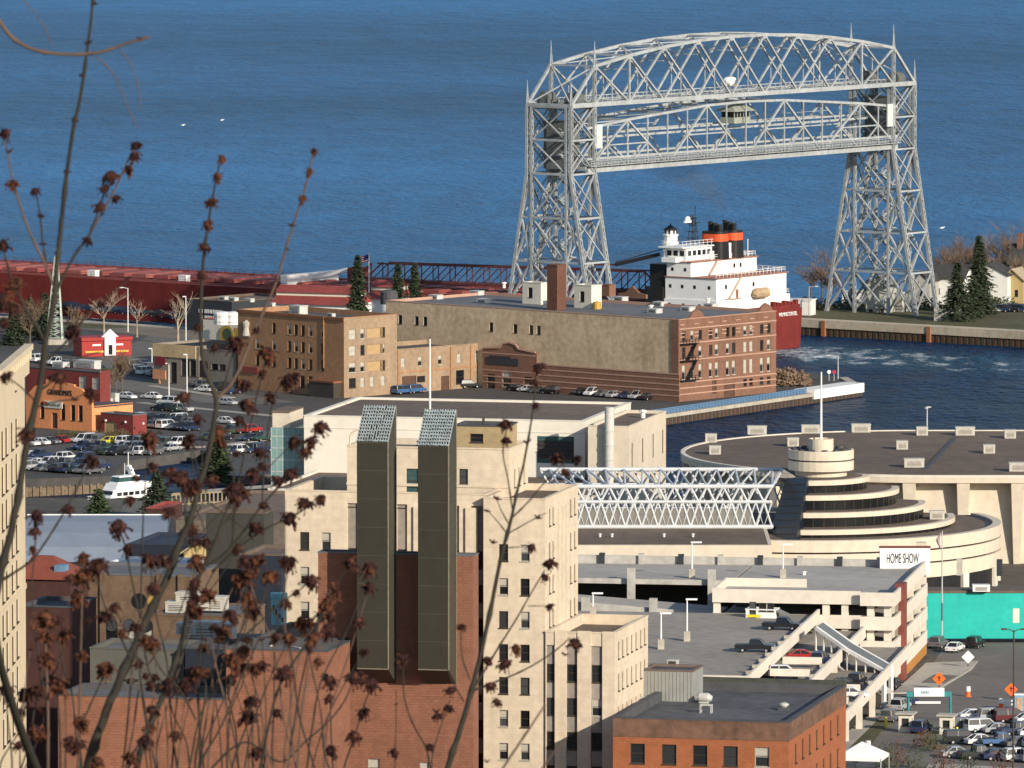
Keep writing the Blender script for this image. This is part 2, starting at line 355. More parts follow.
for side, s0 in ((1, 0.0), (-1, LB)):
    si, so_ = s0+side*HB, s0-side*HB           # inner and outer column lines
    tw = MB()
    for w_ in (-4.9, 4.9):                      # upright guide columns
        for s in (si, so_):
            lattice(tw, B(s, w_, 2), B(s, w_, ZC), 0.68)
    tower = tw.build('tower', M['steel'], br)
    for w_ in (-1, 1):
        for s in (si, so_):
            lg = MB(); lattice(lg, B(s, w_*WB, 2), B(s, w_*WT, ZB), 0.85); lattice(lg, B(s, w_*WT, ZB), B(s, w_*WT, ZC), 0.8)
            if s == si: lattice(lg, B(s, w_*WT, ZC), B(s, w_*WT, ZE), 0.75)
            lg.box(B(s, w_*WB, 0)-UC*1.6-VC*1.6, UC, 3.2, VC, 3.2, 1.5, 2.9)
            lg.build('leg', M['steel'], tower)
            sp = MB(); zt = ZE if s == si else ZC
            for k in range(4):
                kk = (UC if k % 2 else VC)*(0.4 if k < 2 else -0.4)
                sp.beam(B(s, w_*WT, zt-0.2)+kk, B(s, w_*WT, zt+4.4), 0.16)
            sp.tube([B(s, w_*WT, zt), B(s, w_*WT, zt+5.6)], [0.22, 0.06], 5); sp.build('spire', M['steel'], tower)
    bc = MB()
    lev = [4, 13.5, 23, 33, 43, 50.7, 58.2]
    for i in range(len(lev)-1):                 # side faces (along the span)
        z0, z1 = lev[i], lev[i+1]
        for w_ in (-1, 1):
            bc.beam(B(si, w_*wleg(z0), z0), B(so_, w_*wleg(z1), z1), 0.36, 0.2); bc.beam(B(so_, w_*wleg(z0), z0), B(si, w_*wleg(z1), z1), 0.36, 0.2)
            bc.beam(B(si, w_*wleg(z1), z1), B(so_, w_*wleg(z1), z1), 0.6, 0.4)
            bc.beam(B(si, w_*4.9, z0), B(so_, w_*4.9, z1), 0.28); bc.beam(B(so_, w_*4.9, z0), B(si, w_*4.9, z1), 0.28)
        for s in (si, so_):                     # end faces
            for w_ in (-1, 1):
                bc.beam(B(s, w_*wleg(z1), z1), B(s, w_*4.9, z1), 0.4)
                if z1 <= 43.5: bc.beam(B(s, w_*wleg(z0), z0), B(s, w_*4.9, z1), 0.42); 
                if z1 <= 43.5: bc.beam(B(s, w_*wleg(z1), z1), B(s, w_*4.9, z0), 0.42)
            z00 = z0 if (s != si or z0 > 9) else z0
            if s == so_ or z1 > 13:
                bc.beam(B(s, -4.9, z0), B(s, 4.9, z1), 0.38, 0.22); bc.beam(B(s, 4.9, z0), B(s, -4.9, z1), 0.38, 0.22)
            bc.beam(B(s, -4.9, z1), B(s, 4.9, z1), 0.7, 0.5)
    for w_ in (-1, 1):                          # sloping strut from the arch end down to the outer columns
        bc.beam(B(si, w_*WT, ZE), B(so_, w_*WT, ZC), 0.6); bc.beam(B(si, w_*WT, ZC), B(so_, w_*WT, ZC), 0.9, 1.0)
    bc.beam(B(so_, -WT, ZC), B(si, WT, ZE), 0.3); bc.beam(B(so_, WT, ZC), B(si, -WT, ZE), 0.3)
    bc.beam(B(so_, -WT, ZC), B(so_, WT, ZC), 0.8)
    bc.build('bracing', M['steel'], tower)
    st = MB(); z = 3.0; k = 0
    while z < 52:                               # zigzag stair inside the tower
        p, q2 = B(s0+(-1)**k*2.4, 1.2, z), B(s0-(-1)**k*2.4, 1.2, z+2.6)
        st.beam(p, q2, 0.9, 0.3); st.beam(p+Z*1.0, q2+Z*1.0, 0.1, 0.1); st.box(q2-UC*0.9-VC*0.8, UC, 1.8, VC, 1.6, z+2.5, z+2.7); z += 2.6; k += 1
    st.build('stair', M['steel'], tower)
    cw = MB(); zc = (45.5, 55.5) if side < 0 else (44, 55)
    cw.box(B(s0+side*0.3, -3.9, 0)-VC*1.6, UC, 7.8, VC, 3.2, zc[0], zc[1]); cw.build('counterweight', M['steel_dk'], tower)
    mc = MB()
    for w_ in (-4.9, 4.9):
        mc.cbox(B(s0, w_*0.7, 0), VC, 4.0, 2.2, ZC-0.1, ZC+1.5); mc.tube([B(s0-1.5, w_*.8, ZC+1.2), B(s0+1.5, w_*.8, ZC+1.2)], 1.7, 14)
    mc.cbox(B(s0, 0, 0), UC, 10.2, 8.4, ZC-0.9, ZC-0.45); mc.build('sheave_machinery', M['steel_dk'], tower)
    ft = MB(); ft.box(B(s0-side*6, -3.5, 0), UC, 7, VC*side, 2.5, 1.8, 8.0); ft.box(B(s0-side*6.2, -3.8, 0), UC, 7.6, VC*side, 2.9, 8.0, 8.3)
    if side < 0: ft.build('machine_house', mat('pale_grey_wall', (0.42, 0.43, 0.39), 0.8), tower)
    pf = MB(); pf.box(B(s0-5.2, -6.0, 0), UC, 12, VC, 10.4, 1.9, 3.2); pf.build('footing', M['concrete'], tower)
# fixed arch truss
s0, s1, NP = HB, LB-HB, 9
def sx(i, n=NP): return s0+(s1-s0)*i/n
def ztop(i): return ZE+5.0*(1-(2*i/NP-1)**2)
ft = MB()
for h in (ZC+1.9, ZC+1.3): pass
ft.box(B(s0, -5.2, 0), VC, s1-s0, UC, 1.2, ZC-0.1, ZC+0.1); ft.box(B(s0, 4.0, 0), VC, s1-s0, UC, 1.2, ZC-0.1, ZC+0.1)
for w_ in (-5.3, -4.0, 4.0, 5.3):
    ft.beam(B(s0, w_, ZC+1.2), B(s1, w_, ZC+1.2), 0.1)
    for i in range(60): ft.beam(B(s0+(s1-s0)*i/59, w_, ZC), B(s0+(s1-s0)*i/59, w_, ZC+1.2), 0.08)
fixed = ft.build('fixed_truss', M['steel'], br)
for w_ in (-WT, WT):
    tp = MB()
    tp.beam(B(s0, w_, ZC), B(s1, w_, ZC), 0.8, 1.0)
    for i in range(NP):
        tp.beam(B(sx(i), w_, ztop(i)), B(sx(i+1), w_, ztop(i+1)), 0.75, 0.7)
        tp.beam(B(sx(i), w_, ztop(i)), B(sx(i+1), w_, ZC), 0.42, 0.4); tp.beam(B(sx(i), w_, ZC), B(sx(i+1), w_, ztop(i+1)), 0.42, 0.4)
        m_ = (ztop(i)+ZC)/2
        tp.beam(B((sx(i)+sx(i+1))/2, w_, ZC), B((sx(i)+sx(i+1))/2, w_, (ztop(i)+ztop(i+1)+2*ZC)/4), 0.2)
        tp.cbox(B(sx(i), w_, 0), VC, 1.8, 0.6, ztop(i)-0.9, ztop(i)+0.2)
    for i in (1, NP-1): tp.beam(B(sx(i), w_, ZC), B(sx(i), w_, ztop(i)), 0.42)
    tp.build('truss_plane', M['steel'], fixed)
lt = MB()
for i in range(NP+1):
    lt.beam(B(sx(i), -WT, ztop(i)), B(sx(i), WT, ztop(i)), 0.4); lt.beam(B(sx(i), -WT, ZC-.1), B(sx(i), WT, ZC-.1), 0.6, 0.9)
    if 0 < i < NP:                              # sway frames
        lt.beam(B(sx(i), -WT, ztop(i)-3.2), B(sx(i), WT, ztop(i)-3.2), 0.25)
        lt.beam(B(sx(i), -WT, ztop(i)), B(sx(i), 0, ztop(i)-3.2), 0.22); lt.beam(B(sx(i), WT, ztop(i)), B(sx(i), 0, ztop(i)-3.2), 0.22)
    if i < NP:
        lt.beam(B(sx(i), -WT, ztop(i)), B(sx(i+1), WT, ztop(i+1)), 0.24); lt.beam(B(sx(i), WT, ztop(i)), B(sx(i+1), -WT, ztop(i+1)), 0.24)
        lt.beam(B(sx(i), -WT, ZC-.2), B(sx(i+1), WT, ZC-.2), 0.26); lt.beam(B(sx(i), WT, ZC-.2), B(sx(i+1), -WT, ZC-.2), 0.26)
lt.build('lateral_bracing', M['steel'], fixed)
hn = MB(); c = B(LB*0.475, 3, ZC+0.1)
hn.tube([c+Z*0.0, c+Z*2.2], 0.25, 6)
for k in range(5):
    e = c+Z*(2.4+0.7*(k % 2)); dd = V2(60*k+20); hn.lathe(e+dd*0.8-Z*0.9, [(0.15, 0.1), (0.9, 0.45), (1.15, 1.0), (0.9, 1.5), (0.2, 1.8)], 10)
hn.build('horn', M['white'], fixed)
# lift span
ZL, NL = 43.6, 8
def lz(i):
    return [53.2, 54.6, 55.6, 56.6, 56.9, 56.6, 55.6, 54.6, 53.2][i]
def lx(x): return s0-2.2+(s1-s0+4.4)*x/NL
dk = MB(); dk.box(B(lx(0), -5.3, 0), VC, lx(NL)-lx(0), UC, 10.6, ZL+1.0, ZL+1.35)
for i in range(33): dk.beam(B(lx(i/4), -5.4, ZL+0.5), B(lx(i/4), 5.4, ZL+0.5), 0.35, 0.9)
lift = dk.build('lift_span', M['steel'], br)
for w_ in (-5.6, 5.6):
    tp = MB()
    tp.beam(B(lx(0), w_, ZL), B(lx(NL), w_, ZL), 0.8, 1.0); tp.beam(B(lx(0), w_, ZL+2.6), B(lx(NL), w_, ZL+2.6), 0.35, 0.5)
    for i in range(NL): tp.beam(B(lx(i), w_, lz(i)), B(lx(i+1), w_, lz(i+1)), 0.58, 0.55)
    for i in range(NL):
        lo, hi = (i, i+1) if i % 2 == 0 else (i+1, i)
        tp.beam(B(lx(lo), w_, ZL), B(lx(hi), w_, lz(hi)), 0.46, 0.42)
        zm = (ZL+lz(hi))/2; tp.beam(B(lx(i+.5), w_, zm), B(lx(hi), w_, ZL), 0.3, 0.28)
        tp.beam(B(lx(i+.5), w_, zm), B(lx(hi), w_, zm), 0.3)
    for i in range(1, 2*NL):
        k = i/2; i0 = int(k); zt = lz(i0) if k == i0 else (lz(i0)+lz(i0+1))/2
        tp.beam(B(lx(k), w_, ZL), B(lx(k), w_, zt), 0.28)
    tp.build('truss_plane', M['steel'], lift)
rl = MB()
for w_ in (-6.3, 6.3):
    rl.box(B(lx(0), w_-0.6, 0), VC, lx(NL)-lx(0), UC, 1.2, ZL+0.9, ZL+1.05)
    for h in (1.7, 2.2): rl.beam(B(lx(0), w_*1.08, ZL+h), B(lx(NL), w_*1.08, ZL+h), 0.12)
    for i in range(97): rl.beam(B(lx(i/12), w_*1.08, ZL+1), B(lx(i/12), w_*1.08, ZL+2.2), 0.1)
rl.build('railing', M['steel'], lift)
tb = MB()
for i in range(1, NL):
    tb.beam(B(lx(i), -5.6, lz(i)), B(lx(i), 5.6, lz(i)), 0.4)
    tb.beam(B(lx(i), -5.6, lz(i)), B(lx(i+1), 5.6, lz(i+1)), 0.25); tb.beam(B(lx(i), 5.6, lz(i)), B(lx(i-1), -5.6, lz(i-1)), 0.25)
tb.box(B(lx(1), -3.4, 0), VC, lx(7)-lx(1), UC, 1.3, 51.5, 51.8); tb.box(B(lx(1), 2.4, 0), VC, lx(7)-lx(1), UC, 0.5, 51.5, 51.9)
tb.beam(B(lx(1), -3.4, 52.7), B(lx(7), -3.4, 52.7), 0.12); tb.beam(B(lx(.4), 1.2, 50.6), B(lx(7.6), 1.2, 50.6), 0.5)
tb.build('top_bracing', M['steel'], lift)
cb = MB(); cc = B(LB*0.5, 2.6, 0)
cb.cbox(cc, VC, 6.5, 4.0, 51.8, 53.2); cb.cbox(cc, VC, 6.0, 3.6, 53.2, 54.6, 1); cb.hexa([cc+VC*a_*4.2+UC*b_*3.0+Z*54.6 for a_, b_ in ((-1, -1), (1, -1), (1, 1), (-1, 1))], [cc+VC*a_*2.2+UC*b_*0.5+Z*56.3 for a_, b_ in ((-1, -1), (1, -1), (1, 1), (-1, 1))])
for k in range(6): cb.beam(cc+VC*(-3+1.2*k)+UC*1.84+Z*53.2, cc+VC*(-3+1.2*k)+UC*1.84+Z*54.6, 0.2)
cb.build('control_cabin', [M['cabin_g'], M['glass']], lift)
for s in (lx(0.22), lx(NL-0.22)):
    sg = MB(); sg.box(B(s-1.5, 6.1, 0), VC, 3.0, UC, 0.3, 48.6, 54.0); sg.build('end_panel', mat('pale_panel', (0.5, 0.56, 0.55), 0.6, 0.06), lift)
# ================================================================== the ship
US = -UC                                        # towards the bow
SO = at(803.5, 347, 0)-VC*31.5                  # port quarter at the waterline
def S(a_, b_, z): return Vector((SO.x, SO.y, 0))+US*a_+VC*b_+Z*z
BW, DZ = 31.5, 10.0
ship = thing('cargo_ship', 'long red lake freighter with white stern house and black funnels leaving the canal', 'ship', S(150, BW/2, 0))
h = MB()
prof = [(0, 0.6, 1.6), (0.4, 0.3, 1.0), (12, 0, 0.0), (285, 0, 0.0), (298, 4.5, 4.5), (304, 12, 12)]
ringT, ringB = [], []
for a_, ti, bi in prof: ringT.append(S(a_, ti, DZ if a_ > 20 else DZ-0.8)); ringB.append(S(a_, bi, -3))
for a_, ti, bi in prof[::-1]: ringT.append(S(a_, BW-ti, DZ if a_ > 20 else DZ-0.8)); ringB.append(S(a_, BW-bi, -3))
n_ = len(ringT)
for i in range(n_):
    j = (i+1) % n_; h.face([ringB[i], ringB[j], ringT[j], ringT[i]])
h.build('hull', M['hull'], ship)
dk = MB(); dk.face([p-Z*0.3 for p in ringT]); 
for b_ in (0.3, BW-0.5): dk.box(S(24, b_, 0), US, 262, VC, 0.25, DZ-0.3, DZ+0.25, 0)
deck = dk.build('deck', M['deckred'], ship, fix=False)
for i in range(36):
    hc = MB(); a_ = 34+i*6.9
    hc.box(S(a_, 8.5, 0), US, 4.6, VC, 14.5, DZ-0.35, DZ+.45); hc.box(S(a_+.4, 8.9, 0), US, 3.8, VC, 13.7, DZ+.45, DZ+.65); hc.build('hatch_cover', M['deckred'] if i % 3 else mat('faded_hatch_red', (0.3, 0.1, 0.08), 0.7), ship)
rl = MB()
for b_ in (0.6, BW-0.6):
    for hh in (0.55, 1.0): rl.beam(S(24, b_, DZ+hh), S(290, b_, DZ+hh), 0.07)
    for i in range(90): rl.beam(S(24+i*2.96, b_, DZ), S(24+i*2.96, b_, DZ+1.0), 0.08)
rl.build('deck_railing', M['rust_dk'], ship)
for px_ in (92, 183):
    kk = MB(); a_ = ext(S(0, 4, DZ), US, px_); kk.cbox(S(a_, 4.5, 0), US, 2.4, 1.6, DZ-.3, DZ+1.2); kk.cbox(S(a_, 4.5, 0), US, 2.6, 1.8, DZ+1.2, DZ+1.35); kk.build('deck_locker', M['white'], ship)
# deck houses, one white tier on the other
t0 = MB(); t0.box(S(3.2, 1.0, 0), US, 14.8, VC, BW-2.0, 7.8, 12.4); house = t0.build('deck_house', M['shipwhite'], ship)
for (a0, a1, b0, b1, z0, z1) in ((3.4, 17.8, 1.2, BW-2.2, 12.4, 17.4), (10.6, 17.4, 1.2, BW-4.0, 17.4, 20.9)):
    q = MB(); q.box(S(a0, b0, 0), US, a1-a0, VC, b1-b0, z0+.002, z1); q.box(S(a0-0.5, b0-0.3, 0), US, a1-a0+0.7, VC, b1-b0+0.6, z1, z1+0.18, 1); q.build('tier', [M['shipwhite'], mat('deck_edge_red', (0.36, 0.16, 0.12), 0.7)], house)
rl = MB()
for (a0, b0, b1, z) in ((3.4, 1.2, BW-1.2, 12.4), (3.6, 1.4, BW-2.4, 17.6), (10.8, 1.4, BW-4.2, 21.1)):
    for hh in (0.6, 1.1): rl.beam(S(a0, b0, z+hh), S(a0, b1, z+hh), 0.09); rl.beam(S(a0, b1, z+hh), S(a0+8, b1, z+hh), 0.09)
    for i in range(20): rl.beam(S(a0, b0+(b1-b0)*i/19, z), S(a0, b0+(b1-b0)*i/19, z+1.1), 0.09)
    for i in range(6): rl.beam(S(a0+8*i/5, b1, z), S(a0+8*i/5, b1, z+1.1), 0.09)
rl.build('railing', M['white'], house)
def sport(a_, b_, z, face):
    p = MB()
    if face == 'p': p.box(S(a_-.35, b_-0.03, 0), US, 0.7, VC, 0.1, z, z+0.8)
    else: p.box(S(a_-0.03, b_-.35, 0), US, 0.1, VC, 0.8, z, z+1.0)
    p.build('window', M['glass'], house)
for a_, z in ((5.4, 14.9), (9.5, 14.9), (13, 14.9), (16.4, 14.9), (12.2, 18.8), (15.8, 18.8), (8, 10.6), (12.5, 10.6), (16.5, 10.6)): sport(a_, 1.2 if z > 12.4 else 1.0, z, 'p')
for b_, z in ((18.5, 18.8), (21, 18.8), (5, 14.9), (16, 14.9)): sport(10.6 if z > 17.4 else 3.4, b_, z, 'a')
dr = MB(); dr.box(S(3.35, 9.0, 0), US, 0.1, VC, 1.0, 12.6, 14.6); dr.build('door', mat('brown_door', (0.25, 0.12, 0.07), 0.6), house)
ld = MB()
ld.beam(S(3.0, 6, 12.6), S(3.2, 11.0, 17.5), 0.12, 0.6); ld.beam(S(10.0, 8, 17.6), S(10.2, 11.5, 21.0), 0.12, 0.6); ld.box(S(2.6, 4.5, 0), US, 0.8, VC, 6, 12.5, 12.62)
ld.build('stair', mat('ladder_buff', (0.5, 0.4, 0.32), 0.7), house)
lb = MB(); c = S(2.2, 17.5, 13.2)
lb.lathe(c, [(0.1, -0.6), (0.8, -0.3), (1.0, 0.2), (0.7, 1.0), (0.1, 1.3)], 10); lb.cbox(c, VC, 5.2, 1.6, 12.5, 13.1); lb.tube([c-VC*2.9, c-VC*2.0+Z*.2, c+VC*2+Z*.2, c+VC*2.9], [0.2, 1.2, 1.2, 0.2], 10); lb.build('lifeboat', mat('tan_lifeboat', (0.45, 0.33, 0.2), 0.6), ship)
def S2(a_, b_, z): return S(a_-1.0, b_, z+.15)
ph = MB(); ph.box(S2(13.2, 1.5, 0), US, 6.0, VC, 11.5, 20.88, 24.2); ph.box(S2(12.6, -0.6, 0), US, 7.0, VC, 14.2, 24.2, 24.45)
ph.box(S2(14.5, -0.8, 0), US, 4.0, VC, 2.3, 20.9, 22.0); pil = ph.build('pilot_house', M['shipwhite'], ship)
for b_ in (2.3, 4.2, 6.1, 8.0, 9.9): q = MB(); q.box(S2(13.15, b_, 0), US, 0.1, VC, 1.3, 22.3, 23.5); q.build('window', M['glass'], pil)
for a_ in (14.2, 16.0, 17.8): q = MB(); q.box(S2(a_-.5, 1.44, 0), US, 1.2, VC, 0.1, 22.3, 23.5); q.build('window', M['glass'], pil)
q = MB()
for i in range(9): q.beam(S2(12.9, -0.3+i*1.65, 24.4), S2(12.9, -0.3+i*1.65, 25.6), 0.08); 
for hh in (25.0, 25.6): q.beam(S2(12.9, -.3, hh), S2(12.9, 13, hh), 0.08); q.beam(S2(12.9, -.3, hh), S2(19, -.3, hh), 0.08)
q.build('railing', M['white'], pil)
ms = MB()
c = S2(15.5, 7.5, 24.4)
for k in range(4):
    e = c+UC*(0.9 if k % 2 else -0.9)+VC*(0.9 if k < 2 else -0.9); ms.beam(e, c+Z*7+(e-c)*0.35, 0.18)
for z in (1.5, 3, 4.5, 6): ms.cbox(c, VC, 2.4-z*.2, 2.4-z*.2, c.z+z, c.z+z+0.15)
ms.beam(c+Z*5-VC*2.6, c+Z*5+VC*2.6, 0.2); ms.beam(c+Z*6.2-VC*1.6, c+Z*6.2+VC*1.6, 0.16); ms.tube([c+VC*.8, c+VC*.8+Z*9], 0.1, 5)
mast = ms.build('mast', M['black'], ship)
ra = MB(); ra.cbox(c-VC*2.2, VC, 2.4, 0.5, c.z+5.2, c.z+5.7); ra.lathe(c-VC*2.2+Z*5.7, [(0.7, 0), (0.7, 0.5), (0.4, 0.9), (0.05, 1.0)], 10); ra.build('radar', M['white'], mast)
for b_ in (14.2, 20.0):
    fn = MB(); c = S2(14.0, b_, 20.9)
    def oval(z, k=1.0): return [c+US*3.0*k*math.copysign(abs(math.cos(t_))**0.6, math.cos(t_))+VC*2.35*k*math.copysign(abs(math.sin(t_))**0.6, math.sin(t_))+Z*z for t_ in [2*math.pi*i/20 for i in range(20)]]
    def ring(mb, z0, z1, k0, k1, m=0):
        A, C_ = oval(z0, k0), oval(z1, k1)
        for i in range(20): mb.face([A[i], A[(i+1) % 20], C_[(i+1) % 20], C_[i]], m)
    ring(fn, 0, 4.1, 1.06, 1.0); ring(fn, 5.8, 6.4, 0.98, 0.96); fn.face(oval(6.4, 0.96))
    for k in (-1, 0, 1): fn.tube([c+US*k*1.6+VC*.4*k+Z*6.2, c+US*k*1.6+VC*.4*k+Z*(8.3+0.3*k)], 0.55, 10)
    f_ = fn.build('funnel', M['black'], ship)
    bd = MB(); ring(bd, 4.1, 5.8, 1.0, 0.98); bd.build('funnel_band', M['orange_band'], f_)
q = MB(); q.box(S2(12.6, 10.5, 0), US, 2.6, VC, 3.0, 20.9, 23.0); q.tube([S2(12.4, 12.8, 20.9), S2(12.4, 12.8, 26)], .12, 6); q.tube([S2(12.0, 17, 21), S2(12, 17, 24.5)], .5, 8); q.build('vent_house', M['shipwhite'], ship)
q = MB()
for a_, b_, h_ in ((12, 24.5, 25), (6, 29, 16.5), (12, 22, 23.4)): q.tube([S2(a_, b_, h_-5), S2(a_, b_, h_)], 0.1, 6)
q.build('antenna', M['white'], ship)
bh = MB(); bh.box(S(18.1, 0.6, 0), US, 5.0, VC, 20, 8, 15.0); bh.box(S(17.9, 1.6, 0), US, 4.6, VC, 8, 15.0, 20.2); bh.build('boom_house', M['black'], ship)
cr = MB()
cr.beam(S(20, 2, 22.4), S(30, -1.5, 19.8), 1.0, 0.9); cr.beam(S(30, -1.5, 19.8), S(36, -3, 19.6), 0.5, 0.4, 1); cr.beam(S(19, 5, 24), S(30, -1.5, 20.4), 0.2)
for k in range(3): cr.beam(S(35, -2.7, 19.7), S(38, -3.5+k*.7, 19.2+.4*k), 0.25, 0.2, 1)
cr.build('crane_arm', [M['black'], M['rust_dk']], ship)
bm_ = MB(); A0, A1 = 27, 118
for b_ in (13.0, 17.5):
    bm_.beam(S(A0, b_, 12.6), S(A1, b_, 11.8), 0.5); bm_.beam(S(A0+5, b_, 17.2), S(A1-7, b_, 15.9), 0.35)
    k = 18
    for i in range(k):
        xa, xb = A0+(A1-A0)*i/k, A0+(A1-A0)*(i+1)/k; za, zb = 12.6-0.8*i/k, 12.6-0.8*(i+1)/k; ta, tb_ = 17.2-1.4*i/k, 17.2-1.4*(i+1)/k
        if i == 0: bm_.beam(S(xa, b_, za), S(xb, b_, tb_), .3)
        elif i == k-1: bm_.beam(S(xa, b_, ta), S(xb, b_, zb), .3)
        else: bm_.beam(S(xa, b_, ta), S(xb, b_, zb), 0.18)
        if i: bm_.beam(S(xa, b_, za), S(xa, b_, ta), 0.2)
for i in range(19):
    xa = A0+(A1-A0)*i/18; bm_.beam(S(xa, 13, 12.6-.8*i/18), S(xa, 17.5, 12.6-.8*i/18), 0.25); 
bm_.box(S(A0, 13.4, 0), US, A1-A0, VC, 3.7, 11.9, 12.3); bm_.cbox(S(A1+.5, 15.2, 0), US, 3, 5, 11.2, 14.6)
bm_.build('unloading_boom', M['rust_dk'], ship)
hcr = MB(); a_ = ext(S(0, 15, 13), US, 349); a2 = ext(S(0, 15, 13), US, 313); hcr.beam(S(a_, 15, 13.8), S(a2, 15, 11.6), 1.5, 1.1); hcr.cbox(S(a2+1, 15, 0), US, 2, 20, DZ, 12.6); hcr.build('hatch_crane', M['white'], ship)
def text(name, body, P, d, size, m, parent, depth=0.03, tilt=None, w_=None):
    """raised lettering standing on a wall that runs along d (left to right)"""
    cu = bpy.data.curves.new(name, 'FONT'); cu.body = body; cu.size = size; cu.extrude = depth; cu.align_x = 'CENTER'; cu.align_y = 'CENTER'
    o0 = bpy.data.objects.new(name, cu); me = bpy.data.meshes.new_from_object(o0); bpy.data.objects.remove(o0)
    if w_:
        xs = [v.co.x for v in me.vertices]; k = w_/(max(xs)-min(xs))
        for v in me.vertices: v.co.x *= k
    me.materials.clear(); me.materials.append(m)
    o = bpy.data.objects.new(name, me); COL.objects.link(o)
    o.rotation_euler = (math.pi/2, 0, math.atan2(d.y, d.x))
    off = Vector(parent.get('_o', (0, 0, 0))) if parent else Vector((0, 0, 0))
    o.location = Vector(P)-off
    if parent: o.parent = parent
    return o
tr = MB(); tr.box(S(-0.05, 1.5, 0), US, 0.8, VC, BW-3, 8.6, 10.2)
for i in range(7): tr.cbox(S(0.6, 20+i*1.5, 0), VC, 1.0, 0.9, 10.2, 11.2-0.2*(i % 3))
tr.build('stern_bulwark', M['hull'], ship)
lt_a = ext(S(0.2, 0, 8), VC, 778); lt_b = ext(S(0.2, 0, 8), VC, 796.5)
text('port_name', 'WILMINGTON DEL.', S(0.0, (lt_a+lt_b)/2, 8.05), VC, 1.3, M['white'], ship, 0.12, w_=lt_b-lt_a)
# ================================================================== building helpers
def wall(mb, P, d, W, z0, z1, ops=(), rev=0.25, m=0):
    """wall from P along d (left to right seen from outside) with real openings (x, z, w, h)"""
    P = Vector((P[0], P[1], 0)); inn = Vector((-d.y, d.x, 0))
    ops = [(max(0.02, o[0]), max(z0+0.01, o[1]), min(W-0.02, o[0]+o[2]), min(z1-0.01, o[1]+o[3])) for o in ops]
    xs = sorted({0.0, W}|{o[0] for o in ops}|{o[2] for o in ops}); zs = sorted({z0, z1}|{o[1] for o in ops}|{o[3] for o in ops})
    def pt(x, z, k=0.0): return P+d*x+inn*k+Z*z
    for j in range(len(zs)-1):
        zc = (zs[j]+zs[j+1])/2; run = None
        for i in range(len(xs)-1):
            xc = (xs[i]+xs[i+1])/2
            hole = any(o[0] < xc < o[2] and o[1] < zc < o[3] for o in ops)
            if not hole and run is None: run = xs[i]
            if run is not None and (hole or i == len(xs)-2):
                e = xs[i] if hole else xs[i+1]
                mb.face([pt(run, zs[j]), pt(e, zs[j]), pt(e, zs[j+1]), pt(run, zs[j+1])], m); run = None
    for a, b_, c, e in ops:
        mb.face([pt(a, b_), pt(a, b_, rev), pt(a, e, rev), pt(a, e)], m); mb.face([pt(c, b_), pt(c, e), pt(c, e, rev), pt(c, b_, rev)], m)
        mb.face([pt(a, b_), pt(c, b_), pt(c, b_, rev), pt(a, b_, rev)], m); mb.face([pt(a, e), pt(a, e, rev), pt(c, e, rev), pt(c, e)], m)
WCACHE = {}
M['frame_dk'] = mat('dark_bronze_frame', (0.06, 0.05, 0.04), 0.5)
M['frame_lt'] = mat('pale_window_frame', (0.42, 0.4, 0.35), 0.6)
M['blind'] = mat('window_blind', (0.45, 0.42, 0.36), 0.8, 0.1)
M['glass_b'] = mat('blue_grey_glass', (0.035, 0.06, 0.085), 0.1, 0.2, spec=0.6)
M['glass_t'] = mat('teal_glass', (0.05, 0.11, 0.105), 0.12, 0.2, spec=0.6)
M['board'] = mat('tan_boarding', (0.42, 0.29, 0.15), 0.8, 0.1)
M['door_br'] = mat('brown_steel_door', (0.11, 0.06, 0.04), 0.7)
